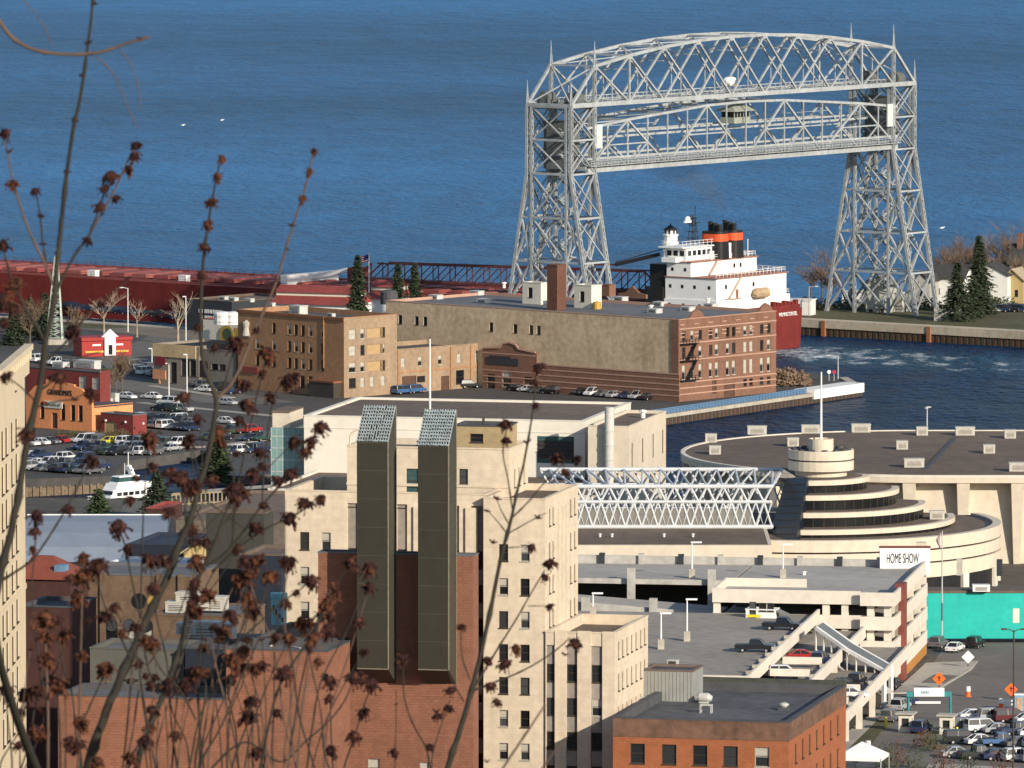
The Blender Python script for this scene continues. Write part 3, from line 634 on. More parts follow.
def win(parent, P, d, x, z, w_, h_, style='d', rev=0.25):
    """one window (frame) and its pane as sub-part; meshes shared by size"""
    key = (round(w_, 2), round(h_, 2), style, round(rev, 2))
    if key not in WCACHE:
        X = Vector((1, 0, 0)); Y = Vector((0, 1, 0)); f = MB(); t = min(0.09, w_*.12)
        fm = {'d': M['frame_dk'], 'b': M['frame_lt'], 'l': M['frame_lt'], 't': M['frame_dk'], 'p': M['board'], 'o': M['frame_dk'], 'w': M['frame_lt'], 'door': M['door_br'], 'g': M['frame_dk'], 'm': M['frame_dk']}[style]
        y0 = rev-0.12
        f.box((0, y0, 0), X, t, Y, 0.1, 0, h_); f.box((w_-t, y0, 0), X, t, Y, 0.1, 0, h_); f.box((t, y0, 0), X, w_-2*t, Y, 0.1, 0, t); f.box((t, y0, 0), X, w_-2*t, Y, 0.1, h_-t, h_)
        if style in 'dbltw': f.box((t, y0+.01, 0), X, w_-2*t, Y, 0.09, h_*.5-t*.4, h_*.5+t*.4)
        if style == 'm':
            k = max(2, int(round(w_/1.4)))
            for i in range(1, k): f.box((w_*i/k-t*.3, y0+.01, 0), X, t*.6, Y, 0.09, t, h_-t)
        if style in 'dbl': f.box((-0.06, -0.07, 0), X, w_+.12, Y, rev-0.07, -0.12, 0.0)       # sill
        fo = f.build('window', [fm]); me1 = fo.data; bpy.data.objects.remove(fo)
        p = MB(); yp = rev-0.04
        pm = [{'d': M['glass'], 'b': M['glass'], 'l': M['glass'], 't': M['glass_t'], 'p': M['board'], 'o': M['black'], 'w': M['blind'], 'door': M['door_br'], 'g': M['glass_b'], 'm': M['glass']}[style], M['blind']]
        zb = h_*.55 if style == 'b' else h_
        p.face([(t, yp, t), (w_-t, yp, t), (w_-t, yp, zb-(0 if style == 'b' else t)), (t, yp, zb-(0 if style == 'b' else t))], 0)
        if style == 'b': p.face([(t, yp, zb), (w_-t, yp, zb), (w_-t, yp, h_-t), (t, yp, h_-t)], 1)
        po = p.build('pane', pm, fix=False); me2 = po.data; bpy.data.objects.remove(po)
        WCACHE[key] = (me1, me2)
    me1, me2 = WCACHE[key]
    rz = math.atan2(d.y, d.x); off = Vector(parent.get('_o', (0, 0, 0)))
    nm = 'door' if style == 'door' else 'window'
    o = bpy.data.objects.new(nm, me1); COL.objects.link(o); o.parent = parent; o.location = Vector((P[0], P[1], 0))+d*x+Z*z-off; o.rotation_euler = (0, 0, rz)
    q = bpy.data.objects.new('pane' if nm == 'window' else 'door_leaf', me2); COL.objects.link(q); q.parent = o
    return o
def facade(root, P, d, W, z0, z1, wins, mw, rev=0.25, name='wall'):
    mb = MB(); wall(mb, P, d, W, z0, z1, [(x, z, a, h_) for (x, z, a, h_, s) in wins], rev); mb.build(name, mw, root, fix=False)
    for (x, z, a, h_, s) in wins: win(root, P, d, x, z, a, h_, s, rev)
def block(root, C, dL, lL, dR, lR, z0, z1, mw, mroof, wL=(), wR=(), par=0.8, cop=None, mwR=None, th=0.35, copw=0.08):
    """four-walled building from its near corner C: left front runs along dL, right front along dR"""
    C = Vector((C[0], C[1], 0)); A = C+dL*lL; D = C+dR*lR; E = A+dR*lR
    facade(root, A, -dL, lL, z0, z1, wL, mw); facade(root, C, dR, lR, z0, z1, wR, mwR or mw)
    mb = MB(); wall(mb, D, dL, lL, z0, z1); wall(mb, E, -dR, lR, z0, z1); mb.build('rear_wall', mw, root, fix=False)
    rf = MB(); zr = z1-par; q = [A, C, D, E]
    rf.face([p+Z*zr for p in q]); rf.build('roof', mroof, root, fix=False)
    c2 = (A+D)/2
    cp_ = MB()
    inn = [A+dR*th-dL*th, C+dL*th+dR*th, D-dR*th+dL*th, E-dR*th-dL*th]; o_ = copw
    out = [A-dR*o_+dL*o_, C-dL*o_-dR*o_, D+dR*o_-dL*o_, E+dR*o_+dL*o_]
    for i in range(4):
        j = (i+1) % 4
        cp_.hexa([inn[i]+Z*(z1+.003), inn[j]+Z*(z1+.003), out[j]+Z*(z1+.003), out[i]+Z*(z1+.003)], [inn[i]+Z*(z1+.16), inn[j]+Z*(z1+.16), out[j]+Z*(z1+.16), out[i]+Z*(z1+.16)])
        cp_.face([inn[i]+Z*zr, inn[j]+Z*zr, inn[j]+Z*(z1+.004), inn[i]+Z*(z1+.004)])
    cp_.build('coping', cop or mw, root, fix=False)
def rows(z_list, x_list, w_, h_, styles='d'):
    out = []
    for z in z_list:
        for x in x_list: out.append((x, z, w_, h_, random.choice(styles)))
    return out
def roof_unit(label, c, d, l, wd, h_, m=None, name='roof_unit', group=None, cat='roof unit'):
    t = thing(name, label, cat, c, group); b = MB()
    b.cbox(c, d, l, wd, c[2]+0.003, c[2]+h_*0.86); b.cbox(c, d, l*1.04, wd*1.06, c[2]+h_*0.86+.002, c[2]+h_)
    b.build('casing', m or M['unit'], t)
    g = MB(); p = Vector(c)-Vector((-d.y, d.x, 0))*(wd/2+0.02)
    for k in range(4): g.beam(p-d*l*.35+Z*(h_*(.2+.15*k)), p+d*l*.35+Z*(h_*(.2+.15*k)), 0.06, 0.07)
    g.build('grille', M['frame_dk'], t); return t
M['unit'] = mat('galvanised_unit', (0.5, 0.5, 0.47), 0.5, 0.12, metal=0.0)
M['brick_tan'] = mat('tan_painted_brick', (0.68, 0.53, 0.36), 0.9, 0.06, 0.1, 0.9, streak=0.16, uv=(0.6, 0.22, 0.012, (0.75, 0.75, 0.75), 0.1), alt=(0.4, 0.29, 0.18))
M['brick_red'] = mat('warehouse_red_brick', (0.23, 0.12, 0.08), 0.9, 0.12, 0.14, 1.5, streak=0.22, uv=(0.5, 0.2, 0.015, (0.8, 0.8, 0.8), 0.14))
M['brick_or'] = mat('orange_brown_brick', (0.41, 0.22, 0.115), 0.9, 0.12, 0.12, 1.0, streak=0.14, uv=(0.5, 0.2, 0.012, (0.8, 0.8, 0.8), 0.12))
M['brick_buff'] = mat('buff_weathered_brick', (0.35, 0.25, 0.165), 0.9, 0.13, 0.12, 1.0, streak=0.2, uv=(0.5, 0.2, 0.012, (0.8, 0.8, 0.8), 0.12))
M['stone_pk'] = mat('pink_stone_band', (0.44, 0.27, 0.2), 0.85, 0.1)
M['roof_dk'] = mat('dark_membrane_roof', (0.075, 0.077, 0.082), 0.9, 0.28, 0.06, 0.5, alt=(0.05, 0.05, 0.056))
M['roof_gr'] = mat('grey_membrane_roof', (0.135, 0.14, 0.15), 0.9, 0.22, 0.05, 0.5, alt=(0.09, 0.093, 0.1))
M['roof_br'] = mat('brown_gravel_roof', (0.16, 0.12, 0.093), 0.95, 0.2, 0.035, 0.5, bump=0.03, uv=(16, 7, .1, (.78, .76, .74), .08))
M['roof_tile'] = mat('red_metal_roof', (0.27, 0.06, 0.05), 0.6, 0.15, 0.15, 1.0)
M['red_wall'] = mat('barn_red_wall', (0.2, 0.04, 0.035), 0.8, 0.14, streak=0.15)
M['orange'] = mat('orange_stucco', (0.80, 0.30, 0.12), 0.8, 0.09, streak=0.12)
M['cream'] = mat('cream_limestone', (0.66, 0.555, 0.42), 0.85, 0.085, 0.15, 1.2, streak=0.24, uv=(1.2, 0.62, 0.02, (0.9, 0.89, 0.86), 0.05))
M['dkgrey_wall'] = mat('charcoal_wall', (0.035, 0.04, 0.047), 0.8, 0.1)
UG, VG = Vector((0.755, -0.656, 0)), Vector((0.656, 0.755, 0))
UH, VH = Vector((0.694, -0.72, 0)), Vector((0.72, 0.694, 0))
# ------------------------------------------------------------------ brick warehouse on the quay
C = at(679, 402, 2.0); z1 = 19.4
lR = ext(C, VG, 776); lL = ext(C, -UG, 386)
wh = thing('warehouse', 'large tan and red brick warehouse on the quay in front of the ship', 'warehouse', C)
wR = []
for px_, n_ in ((683.5, 1), (692, 1), (700, 1), (710.5, 1), (716.5, 1), (727.5, 1), (733.5, 1), (745, 1), (751, 1), (761.5, 1), (768.5, 1)):
    x = ext(C+Z*10, VG, px_)-0.5
    st = 'w' if 744 < px_ < 752 else random.choice('ddb')
    wR.append((x, 14.9, 1.15, 2.0, random.choice('dbd'))); wR.append((x, 11.3, 1.15, 2.2, st)); wR.append((x, 6.7, 1.15, 3.0, st if st == 'w' else 'b'))
    if px_ > 744: wR.append((x, 4.0, 1.15, 1.5, 'd'))
wR.append((ext(C+Z*4, VG, 724), 2.05, 3.6, 3.0, 'door')); wR.append((ext(C+Z*4, VG, 712), 3.0, 1.5, 3.2, 'door'))
fl = lambda px_: lL+ext(C+Z*15, -UG, px_)*-1          # metres from the left end
wLh = [(fl(p_)-0.5, z, 1.1, 1.9, s) for p_, z, s in ((400, 14.6, 'd'), (416.5, 14.6, 'd'), (425, 14.6, 'd'), (491, 14.3, 'd'), (515, 14.3, 'd'), (531, 14.3, 'd'), (538.5, 14.3, 'd'))]
block(wh, C, -UG, lL, VG, lR, 1.8, z1, M['brick_tan'], M['roof_gr'], wLh, wR, par=0.45, cop=M['stone_pk'], mwR=M['brick_red'])
q = MB(); A = Vector((C.x, C.y, 0)); nL = -VG; nR = UG
xe = fl(484)
q.box(A-UG*(lL-xe)+nL*0.22, UG, lL-xe+0.2, VG, 0.215, 1.8, 7.9)                    # lower brick storey of the long side
q.box(A-UG*2.0+nL*0.2, UG, 2.0, VG, 0.195, 7.9, z1-0.02); q.build('brick_skirt', M['brick_red'], wh)
q = MB()
for z in (3.1, 4.3, 5.5, 6.7, 7.75): q.box(A-UG*(lL-xe)+nL*0.3, UG, lL-xe+0.3, VG, 0.1, z, z+0.28)
for z in (3.4, 4.7, 5.9, 10.6, 14.2, 17.3): q.box(A+nR*0.002, VG, lR, UG, 0.09, z, z+0.26)
for z in (15.6, 16.4, 18.2):
    for k in range(7): q.box(A+VG*(0.3+k*lR/7)+nR*0.002, VG, lR/7*0.32, UG, 0.08, z, z+0.22)
q.build('stone_band', M['stone_pk'], wh)
q = MB()
for px_ in (697, 766):
    s = ext(C+Z*20, VG, px_); c = A+VG*s
    pts = [(-3.0, 0), (-2.2, 0.25), (-1.6, 1.0), (-0.8, 1.5), (0, 1.8), (0.8, 1.5), (1.6, 1.0), (2.2, 0.25), (3.0, 0)]
    a_ = [c+VG*x+UG*0.05+Z*(z1+.17+z) for x, z in pts]+[c+VG*3+UG*.05+Z*(z1-1.2), c-VG*3+UG*.05+Z*(z1-1.2)]
    b_ = [p-UG*0.5 for p in a_]
    q.face(a_); q.face(b_[::-1])
    for i in range(len(a_)): q.face([a_[i], a_[(i+1) % len(a_)], b_[(i+1) % len(a_)], b_[i]])
q.build('gable', M['brick_red'], wh)
# projecting entrance bay with its stepped gable, dark sign board, doors
e0, e1 = fl(485), fl(538)
bay = MB(); P0 = A-UG*(lL-e0)+nL*0.75; P0.z = 0; Wb = e1-e0
wall(bay, P0, UG, Wb, 1.8, 10.2, [(1.3, 2.1, 2.2, 3.0), (5.6, 2.6, 2.6, 3.6), (Wb-3.4, 2.1, 2.4, 3.0)]); bay.box(P0+VG*0.3, UG, Wb, VG, 0.45, 1.8, 10.19)
pts = [(0, 10.2), (Wb, 10.2), (Wb, 10.5), (Wb*.68, 11.0), (Wb*.62, 11.9), (Wb*.5, 12.3), (Wb*.38, 11.9), (Wb*.32, 11.0), (0, 10.7)]
a_ = [P0+UG*x+Z*z for x, z in pts]; b_ = [p+VG*0.6 for p in a_]; bay.face(a_)
for i in range(len(a_)): bay.face([a_[i], a_[(i+1) % len(a_)], b_[(i+1) % len(a_)], b_[i]])
bayo = bay.build('entrance_bay', M['brick_red'], wh, fix=False)
for x, z, w_, h_, s in ((1.3, 2.1, 2.2, 3.0, 'd'), (5.6, 2.6, 2.6, 3.6, 'b'), (Wb-3.4, 2.1, 2.4, 3.0, 'door')): win(wh, P0, UG, x, z, w_, h_, s)
q = MB(); q.box(P0+UG*1.2-VG*0.16, UG, Wb*0.6, VG, 0.15, 7.3, 8.8); q.box(P0+UG*2-VG*0.2, UG, Wb*0.4, VG, 0.03, 8.8, 9.2); q.build('sign_board', M['dkgrey_wall'], wh)
q = MB()
for i in range(len(pts)-4, len(pts)): pass
for (x0, z0_), (x1, z1_) in zip(pts[2:], pts[3:]): q.beam(P0+UG*x0+Z*z0_-VG*.08, P0+UG*x1+Z*z1_-VG*.08, 0.3, 0.35)
for z in (9.6, 5.9, 4.6, 3.3): q.box(P0-VG*0.06, UG, Wb, VG, 0.055, z, z+0.22)
q.build('bay_trim', M['stone_pk'], wh)
# fire escape
q = MB(); s0_ = ext(C+Z*10, VG, 683); 
for k, z in enumerate((14.2, 10.6, 6.4)):
    q.box(A+VG*(s0_-1.2)+UG*0.12, VG, 5.2, UG, 1.1, z, z+0.14); q.beam(A+VG*(s0_-1.2)+UG*1.2+Z*(z+1), A+VG*(s0_+4)+UG*1.2+Z*(z+1), 0.1)
    for i in range(6): q.beam(A+VG*(s0_-1.2+i)+UG*1.2+Z*z, A+VG*(s0_-1.2+i)+UG*1.2+Z*(z+1), 0.08)
    if k: q.beam(A+VG*(s0_+3.4)+UG*0.8+Z*(z+3.7 if k == 1 else z+4.3), A+VG*(s0_+0.4)+UG*0.8+Z*z, 0.7, 0.15)
q.build('fire_escape', M['black'], wh)
# chimney and penthouses on the warehouse roof
zr = z1-0.45
def on_roof(px_, py_, z): return at(px_, py_, z)
c = on_roof(556.5, 311, zr); c = Vector((c.x, c.y+3, zr)); q = MB(); q.cbox(c, UG, 2.9, 2.9, zr, zr+9.6); q.cbox(c, UG, 3.1, 3.1, zr+9.6, zr+9.9); q.build('chimney', mat('dark_brown_brick', (0.16, 0.075, 0.05), 0.9, 0.15, uv=(0.5, 0.2, 0.02, (0.7, 0.7, 0.7), 0.15)), wh)
M['cream_wall'] = mat('cream_painted_wall', (0.66, 0.62, 0.52), 0.8, 0.06, streak=0.1)
for (px_, py_, l, d_, h_) in ((536.5, 304.5, 5.3, 3.2, 4.6), (588, 308.5, 4.9, 3.4, 4.9)):
    c = on_roof(px_, py_, zr); c = Vector((c.x, c.y+2.5, zr)); t = thing('roof_penthouse', 'cream cube shaped penthouse on the warehouse roof, '+('left' if px_ < 550 else 'right')+' of the chimney', 'penthouse', c, 'cream penthouses on the warehouse roof')
    block(t, c-UG*0+UG*l/2-VG*d_/2, -UG, l, VG, d_, zr, zr+h_, M['cream_wall'], M['roof_dk'], [(1.6, zr+1.4, 1.3, 2.2, 'd')], [], par=0.2)
c = on_roof(608, 296, zr); t = thing('brick_stack', 'small square brick stack on the far warehouse roof edge beside the right penthouse', 'chimney', c)
q = MB(); q.cbox(c, UG, 2.6, 2.2, zr, zr+2.4); q.cbox(c, UG, 2.8, 2.4, zr+2.4, zr+2.6); q.build('shaft', M['brick_red'], t)
c = on_roof(632, 298, zr); t = thing('roof_gable', 'brick gable end rising above the far warehouse roof edge', 'gable', c)
q = MB(); a_ = [c+UG*x+Z*z for x, z in ((-4, 0), (4, 0), (4, .9), (2, 1.2), (0, 2.6), (-2, 1.2), (-4, .9))]; b_ = [p+VG*.6 for p in a_]
q.face(a_); q.face(b_[::-1])
for i in range(7): q.face([a_[i], a_[(i+1) % 7], b_[(i+1) % 7], b_[i]])
q.build('masonry', M['brick_red'], t)
k_ = 0
for px_, py_ in ((621, 301), (660, 306), (655, 313), (688, 311), (711, 308), (436, 299), (477, 295), (484, 303)):
    c = on_roof(px_, py_, zr); roof_unit(['low skylight box alone near the far edge of the warehouse roof', 'low skylight box left of the white vent on the warehouse roof', 'low skylight box nearest the front edge of the warehouse roof', 'low skylight box behind the corner gable of the warehouse', 'low skylight box farthest right on the warehouse roof', 'pale roof box at the left end of the warehouse roof', 'pale roof box with vent at the far left roof edge', 'pale roof box near the front edge on the left warehouse roof'][k_], c, UG, 2.5, 2.0, 1.0, group='skylight boxes on the warehouse roof'); k_ += 1
def pipe_vent(label, c, r, h_, m=None):
    t = thing('roof_vent', label, 'roof vent', c, 'pipe vents on roofs'); q = MB(); q.tube([c, c+Z*h_*.7], r*.7, 10); q.build('pipe', m or M['white'], t)
    q = MB(); q.lathe(c+Z*h_*.7, [(r*.6, 0), (r*1.2, 0.02), (r*1.2, h_*.18), (0.02, h_*.3)], 10); q.build('cap', m or M['white'], t)
for (px_, py_, lb_) in ((651, 311, 'white pipe vent beside the skylight boxes of the warehouse'), (708, 304, 'white pipe vent near the right end of the warehouse roof'), (504, 288, 'white pipe vent at the far roof edge left of the penthouses')): pipe_vent(lb_, on_roof(px_, py_, zr), 0.5, 1.4)
c = on_roof(597, 309, zr); t = thing('roof_tank', 'small yellow tank in front of the right penthouse', 'tank', c); q = MB(); q.lathe(c, [(0.9, 0), (0.9, 1.5), (0.1, 1.7)], 12); q.lathe(c, [(0.95, .6), (0.95, .7)], 12); q.build('tank_shell', mat('yellow_tank', (0.5, 0.32, 0.06), 0.6), t)
# ------------------------------------------------------------------ orange brick corner hotel and the low range next to it
C2 = at(344, 398, 2.0); zt = 19.0
lL = ext(C2, -UH, 238); lR = ext(C2, VH, 397)
ht = thing('brick_building', 'orange brown four storey brick building with a pale right side', 'building', C2)
zs_ = (14.6, 11.0, 7.4); f2 = lambda px_: lL-ext(C2+Z*12, -UH, px_)
wl = [(f2(px_)-.55, z, 1.1, 2.2, random.choice('ddb')) for z in zs_ for px_ in (257.5, 274, 289.5, 296, 303, 310.5, 322.5)]
wl += [(f2(302)-.6, 3.4, 1.4, 2.6, 'd'), (f2(310)-.6, 3.4, 1.4, 2.6, 'd'), (f2(333), 2.1, 1.6, 2.6, 'door')]
wr = []
for i, px_ in enumerate((351, 362.5, 372, 383)):
    x = ext(C2+Z*12, VH, px_)-0.6
    for j, z in enumerate((14.4, 10.9, 7.3, 4.0)):
        big = i == 2 and j < 3
        wr.append((x-(0.8 if big else 0), z, (4.6 if big else 2.0 if i == 0 else 1.2), 2.1, 'p' if big else random.choice('dwb')))
wr = [w_ for w_ in wr if True]
block(ht, C2, -UH, lL, VH, lR, 1.8, zt, M['brick_or'], M['roof_dk'], wl, wr, par=0.9, mwR=M['brick_buff'])
q = MB(); A2 = Vector((C2.x, C2.y, 0)); q.box(A2-UH*(lL+.1)-VH*0.25, UH, lL+.2, VH, 0.24, zt-0.55, zt-0.1)
q.build('cornice', mat('brown_trim', (0.24, 0.1, 0.05), 0.8), ht); q = MB(); q.box(A2-UH*8.5-VH*2.6, UH, 8, VH, 2.6, 5.2, 5.6); q.build('canopy', MATS['brown_trim'], ht)
q = MB(); q.box(A2-UH*8.3-VH*2.4, UH, 7.6, VH, 2.35, 1.9, 5.15); q.build('entrance_lobby', M['frame_dk'], ht)
q = MB(); q.tube([A2-UH*f2(275)*.52-VH*.15+Z*8, A2-UH*f2(275)*.52-VH*.15+Z*zt], 0.14, 6); q.build('downpipe', M['brick_or'], ht)
q = MB(); c = A2-UH*(lL-f2(247))-VH*0.2; q.box(c-UH*1.2, UH, 2.4, VH, 0.1, 13.3, 13.7); q.lathe((c.x, c.y, 0), [(0.9, 13.6), (0.6, 15.2), (0.9, 16.4), (0.05, 17)], 10); q.build('wall_emblem', M['blind'], ht)
q = MB(); q.box(A2-UH*(lL-f2(246)+1)-VH*0.24, UH, 5, VH, 0.2, 5.6, 6.9); q.build('sign_board', M['roof_tile'], ht)
for (px_, py_, l, wd, h_, lb_) in ((298, 315, 3.4, 2.4, 1.9, 'grey box cooler on the orange brick building roof'), (272, 311, 1.0, 1.0, 1.6, 'small white box near the left end of the orange brick roof'), (331, 318, 1.6, 1.0, 0.8, 'small low box near the front corner of the orange brick roof')): c = at(px_, py_, zt-.9); roof_unit(lb_, Vector((c.x, c.y+3, zt-.9)), UH, l, wd, h_)
c = at(389, 304, zt-.9); t = thing('roof_dish', 'dark round tank at the right corner of the orange brick roof', 'tank', c); q = MB(); q.lathe(c, [(1.9, 0), (1.9, 2.6), (1.5, 3.0), (.1, 3.2)], 14); q.lathe(c, [(2.0, 1.4), (2.0, 1.6)], 14); q.build('tank_shell', M['roof_dk'], t)
D2 = A2+VH*lR
rg = thing('brick_annex', 'low two storey buff brick range between the orange building and the warehouse', 'building', D2)
lr2 = ext(D2+Z*2, VH, 487); wr = [(ext(D2+Z*9, VH, px_)-.6, 7.6, 1.2, 2.0, random.choice('wbw')) for px_ in (403, 420, 440, 459, 477)]
wr += [(ext(D2+Z*4, VH, 402), 2.0, 4.2, 3.6, 'door'), (ext(D2+Z*4, VH, 417), 4.0, 2.4, 1.4, 'o'), (ext(D2+Z*4, VH, 441), 2.0, 2.4, 3.0, 'door'), (ext(D2+Z*4, VH, 456), 3.0, 2.4, 3.0, 'd')]
block(rg, D2+VH*.01, -UH, 15, VH, lr2, 1.8, 11.4, M['brick_buff'], M['roof_dk'], [], wr, par=0.8)
q = MB()
for px_ in (397.5, 430, 450, 470): s = ext(D2+Z*9, VH, px_); q.box(D2+VH*s, VH, 0.6, UH, 0.2, 1.8, 11.2)
q.box(D2, VH, lr2, UH, 0.08, 6.4, 6.75); q.build('pier_trim', M['brick_or'], rg)
c = at(440, 340, 10.6); t = thing('roof_penthouse', 'dark brown shed on the low brick range roof', 'roof shed', c); q = MB(); q.cbox(c, VH, 7, 5, 10.6, 13.2); q.hexa([c+VH*a_*3.7+UH*b_*2.8+Z*(13.2-10.6) for a_, b_ in ((-1, -1), (1, -1), (1, 1), (-1, 1))], [c+VH*a_*3.0+UH*b_*.2+Z*(14.2-10.6) for a_, b_ in ((-1, -1), (1, -1), (1, 1), (-1, 1))]); q.build('shed_wall', mat('shed_brown', (0.1, 0.055, 0.04), .9), t)
roof_unit('galvanised air unit with side cowl on the low brick range roof', at(463, 341, 10.6), VH, 4.2, 2.6, 2.2)
# red roofed museum on the pier, behind
for (pa, pb, ya, lb_) in ((271, 352, 308, 'long building with red metal roof and white wall behind the orange brick building'), (366, 394, 303, 'short red roofed wing behind the conifer and flagpole')):
    P = at(pa, ya, 9.5); P.z = 0; t = thing('museum_building', lb_, 'building', P); L_ = ext(P+Z*10, Vector((0.93, -0.36, 0)), pb); dm = Vector((0.93, -0.36, 0)); nm = Vector((0.36, 0.93, 0))
    q = MB(); q.box(P, dm, L_, nm, 12, 1.9, 10.6); q.build('wall', M['white'], t)
    q = MB(); q.hexa([P-nm*.8+Z*10.6, P-nm*.8+dm*L_+Z*10.6, P+nm*12.8+dm*L_+Z*10.6, P+nm*12.8+Z*10.6], [P+nm*3+Z*12.3, P+nm*3+dm*L_+Z*12.3, P+nm*9+dm*L_+Z*12.3, P+nm*9+Z*12.3]); q.build('lower_roof', M['roof_tile'], t)
    q = MB(); q.box(P+nm*3.2, dm, L_, nm, 5.6, 12.3, 13.1); q.build('clerestory', M['cream_wall'], t)
    q = MB(); q.hexa([P+nm*2.6+Z*13.1, P+nm*2.6+dm*L_+Z*13.1, P+nm*9.4+dm*L_+Z*13.1, P+nm*9.4+Z*13.1], [P+nm*5.5+Z*14.6, P+nm*5.5+dm*L_+Z*14.6, P+nm*6.5+dm*L_+Z*14.6, P+nm*6.5+Z*14.6]); q.build('upper_roof', M['roof_tile'], t)
# flag
P = at(369, 338, 2.0); P.y += 30; P.z = 2; zt_ = atY(369, 253, P.y).z; P.x = atY(369, 300, P.y).x
t = thing('flagpole', 'white flagpole flying a striped national flag behind the orange brick building', 'flagpole', P); q = MB(); q.tube([P, P+Z*(zt_-2)], [0.18, 0.1], 8); q.build('pole', M['white'], t)
q = MB(); X = Vector((-1, 0.15, 0)); top = P+Z*(zt_-2.3); wv = lambda i: Vector((0, 0.25*math.sin(i*1.4), -0.12*i))
for s in range(7):
    for i in range(6):
        a_ = top+X*(i*.4)+wv(i)-Z*(s*.24); b_ = top+X*((i+1)*.4)+wv(i+1)-Z*(s*.24); q.face([a_, b_, b_-Z*.24, a_-Z*.24], 2 if (i < 3 and s < 4) else s % 2)
q.build('flag', [mat('flag_red', (0.5, 0.05, 0.05), 0.8), M['white'], mat('flag_blue', (0.03, 0.05, 0.2), 0.8)], t, fix=False)
# ------------------------------------------------------------------ trees
M['bark'] = mat('grey_brown_bark', (0.15, 0.115, 0.085), 0.95, 0.25, 0.8, 4)
M['twig_far'] = mat('brown_bare_twigs', (0.2, 0.135, 0.09), 0.95, 0.25, 0.5, 3)
M['birch'] = mat('pale_bare_twigs', (0.42, 0.33, 0.24), 0.95, 0.2, 0.5, 3)
M['needle'] = mat('dark_conifer_needles', (0.05, 0.068, 0.036), 0.9, 0.45, 0.5, 2.5, alt=(0.014, 0.024, 0.012))
M['shrub'] = mat('dry_brown_shrub', (0.13, 0.105, 0.05), 0.95, 0.35, 0.5, 2.5)
def bare_tree(P, h_, sp, label, group, tw=None, seed=0, dense=1.0, name='bare_tree', tr=None):
    rnd = random.Random(seed); P = Vector(P); t = thing(name, label, 'tree', P, group)
    tk = MB(); tk.tube([P-Z*.3, P+Z*h_*.18, P+Z*h_*.4+Vector((rnd.uniform(-.3, .3), 0, 0))], [h_*.022, h_*.016, h_*.01], 6); tk.build('trunk', tr or M['bark'], t)
    cr_ = MB()
    def br_(p, d, l, r, k):
        n_ = 3; pts = [p]; dd = d.copy()
        for i in range(n_):
            dd = (dd+Vector((rnd.uniform(-.2, .2), rnd.uniform(-.2, .2), rnd.uniform(-.05, .2)))).normalized(); pts.append(pts[-1]+dd*l/n_)
        cr_.tube(pts, [r*(1-.6*i/n_) for i in range(n_+1)], 3, cap=False)
        if k == 0: return
        for i in range(int((6 if k > 1 else 8)*dense)):
            f_ = rnd.uniform(.25, 1); q_ = pts[min(n_, int(f_*n_))]
            a_ = rnd.uniform(0, 6.28); sd = Vector((math.cos(a_), math.sin(a_), rnd.uniform(-.1, .6)))
            br_(q_, (dd*.7+sd*.75).normalized(), l*rnd.uniform(.45, .75), max(r*.55, 0.045), k-1)
    for i in range(int(7*dense)):
        a_ = 6.28*i/7+rnd.uniform(-.3, .3); f_ = rnd.uniform(.2, .42)
        br_(P+Z*h_*f_, Vector((math.cos(a_)*sp, math.sin(a_)*sp, rnd.uniform(.5, 1.2))).normalized(), h_*rnd.uniform(.32, .5), h_*.009, 2)
    cr_.build('crown', tw or M['twig_far'], t, fix=False); return t
def conifer(P, h_, r, label, group, seed=0, m=None):
    rnd = random.Random(seed); P = Vector(P); t = thing('conifer_tree', label, 'tree', P, group)
    tk = MB(); tk.tube([P-Z*.3, P+Z*h_*.97], [h_*.018, 0.03], 6); tk.build('trunk', M['bark'], t)
    c = MB(); lay = int(h_*3.2)
    for i in range(lay):
        f_ = i/lay; z = h_*(.06+.94*f_); rr = r*(1-f_)**0.85*rnd.uniform(.65, 1.15)+.1
        nb = max(5, int(12*(1-f_)+5))
        for j in range(nb):
            a_ = rnd.uniform(0, 6.28); d = Vector((math.cos(a_), math.sin(a_), 0)); sd = Vector((-d.y, d.x, 0)); l = rr*rnd.uniform(.6, 1.1)
            n2 = max(2, int(l/.45))
            for k in range(n2):
                q_ = P+Z*z+d*l*(k+.6)/n2-Z*(l*.32*((k+1)/n2)**1.3)+Vector((0, 0, rnd.uniform(-.15, .15))); s_ = 0.75*(1-.4*k/n2)*min(1, .5+rr)
                for e_ in (-1, 1):
                    v = (d*.6+sd*e_*rnd.uniform(.5, 1)+Z*rnd.uniform(-.5, .25)).normalized(); u_ = v.cross(Vector((rnd.uniform(-1, 1), rnd.uniform(-1, 1), 1))).normalized()
                    c.face([q_-u_*s_*.4, q_+v*s_*1.2-u_*s_*.15, q_+v*s_*1.2+u_*s_*.15, q_+u_*s_*.4])
    c.build('crown', m or M['needle'], t, fix=False); return t
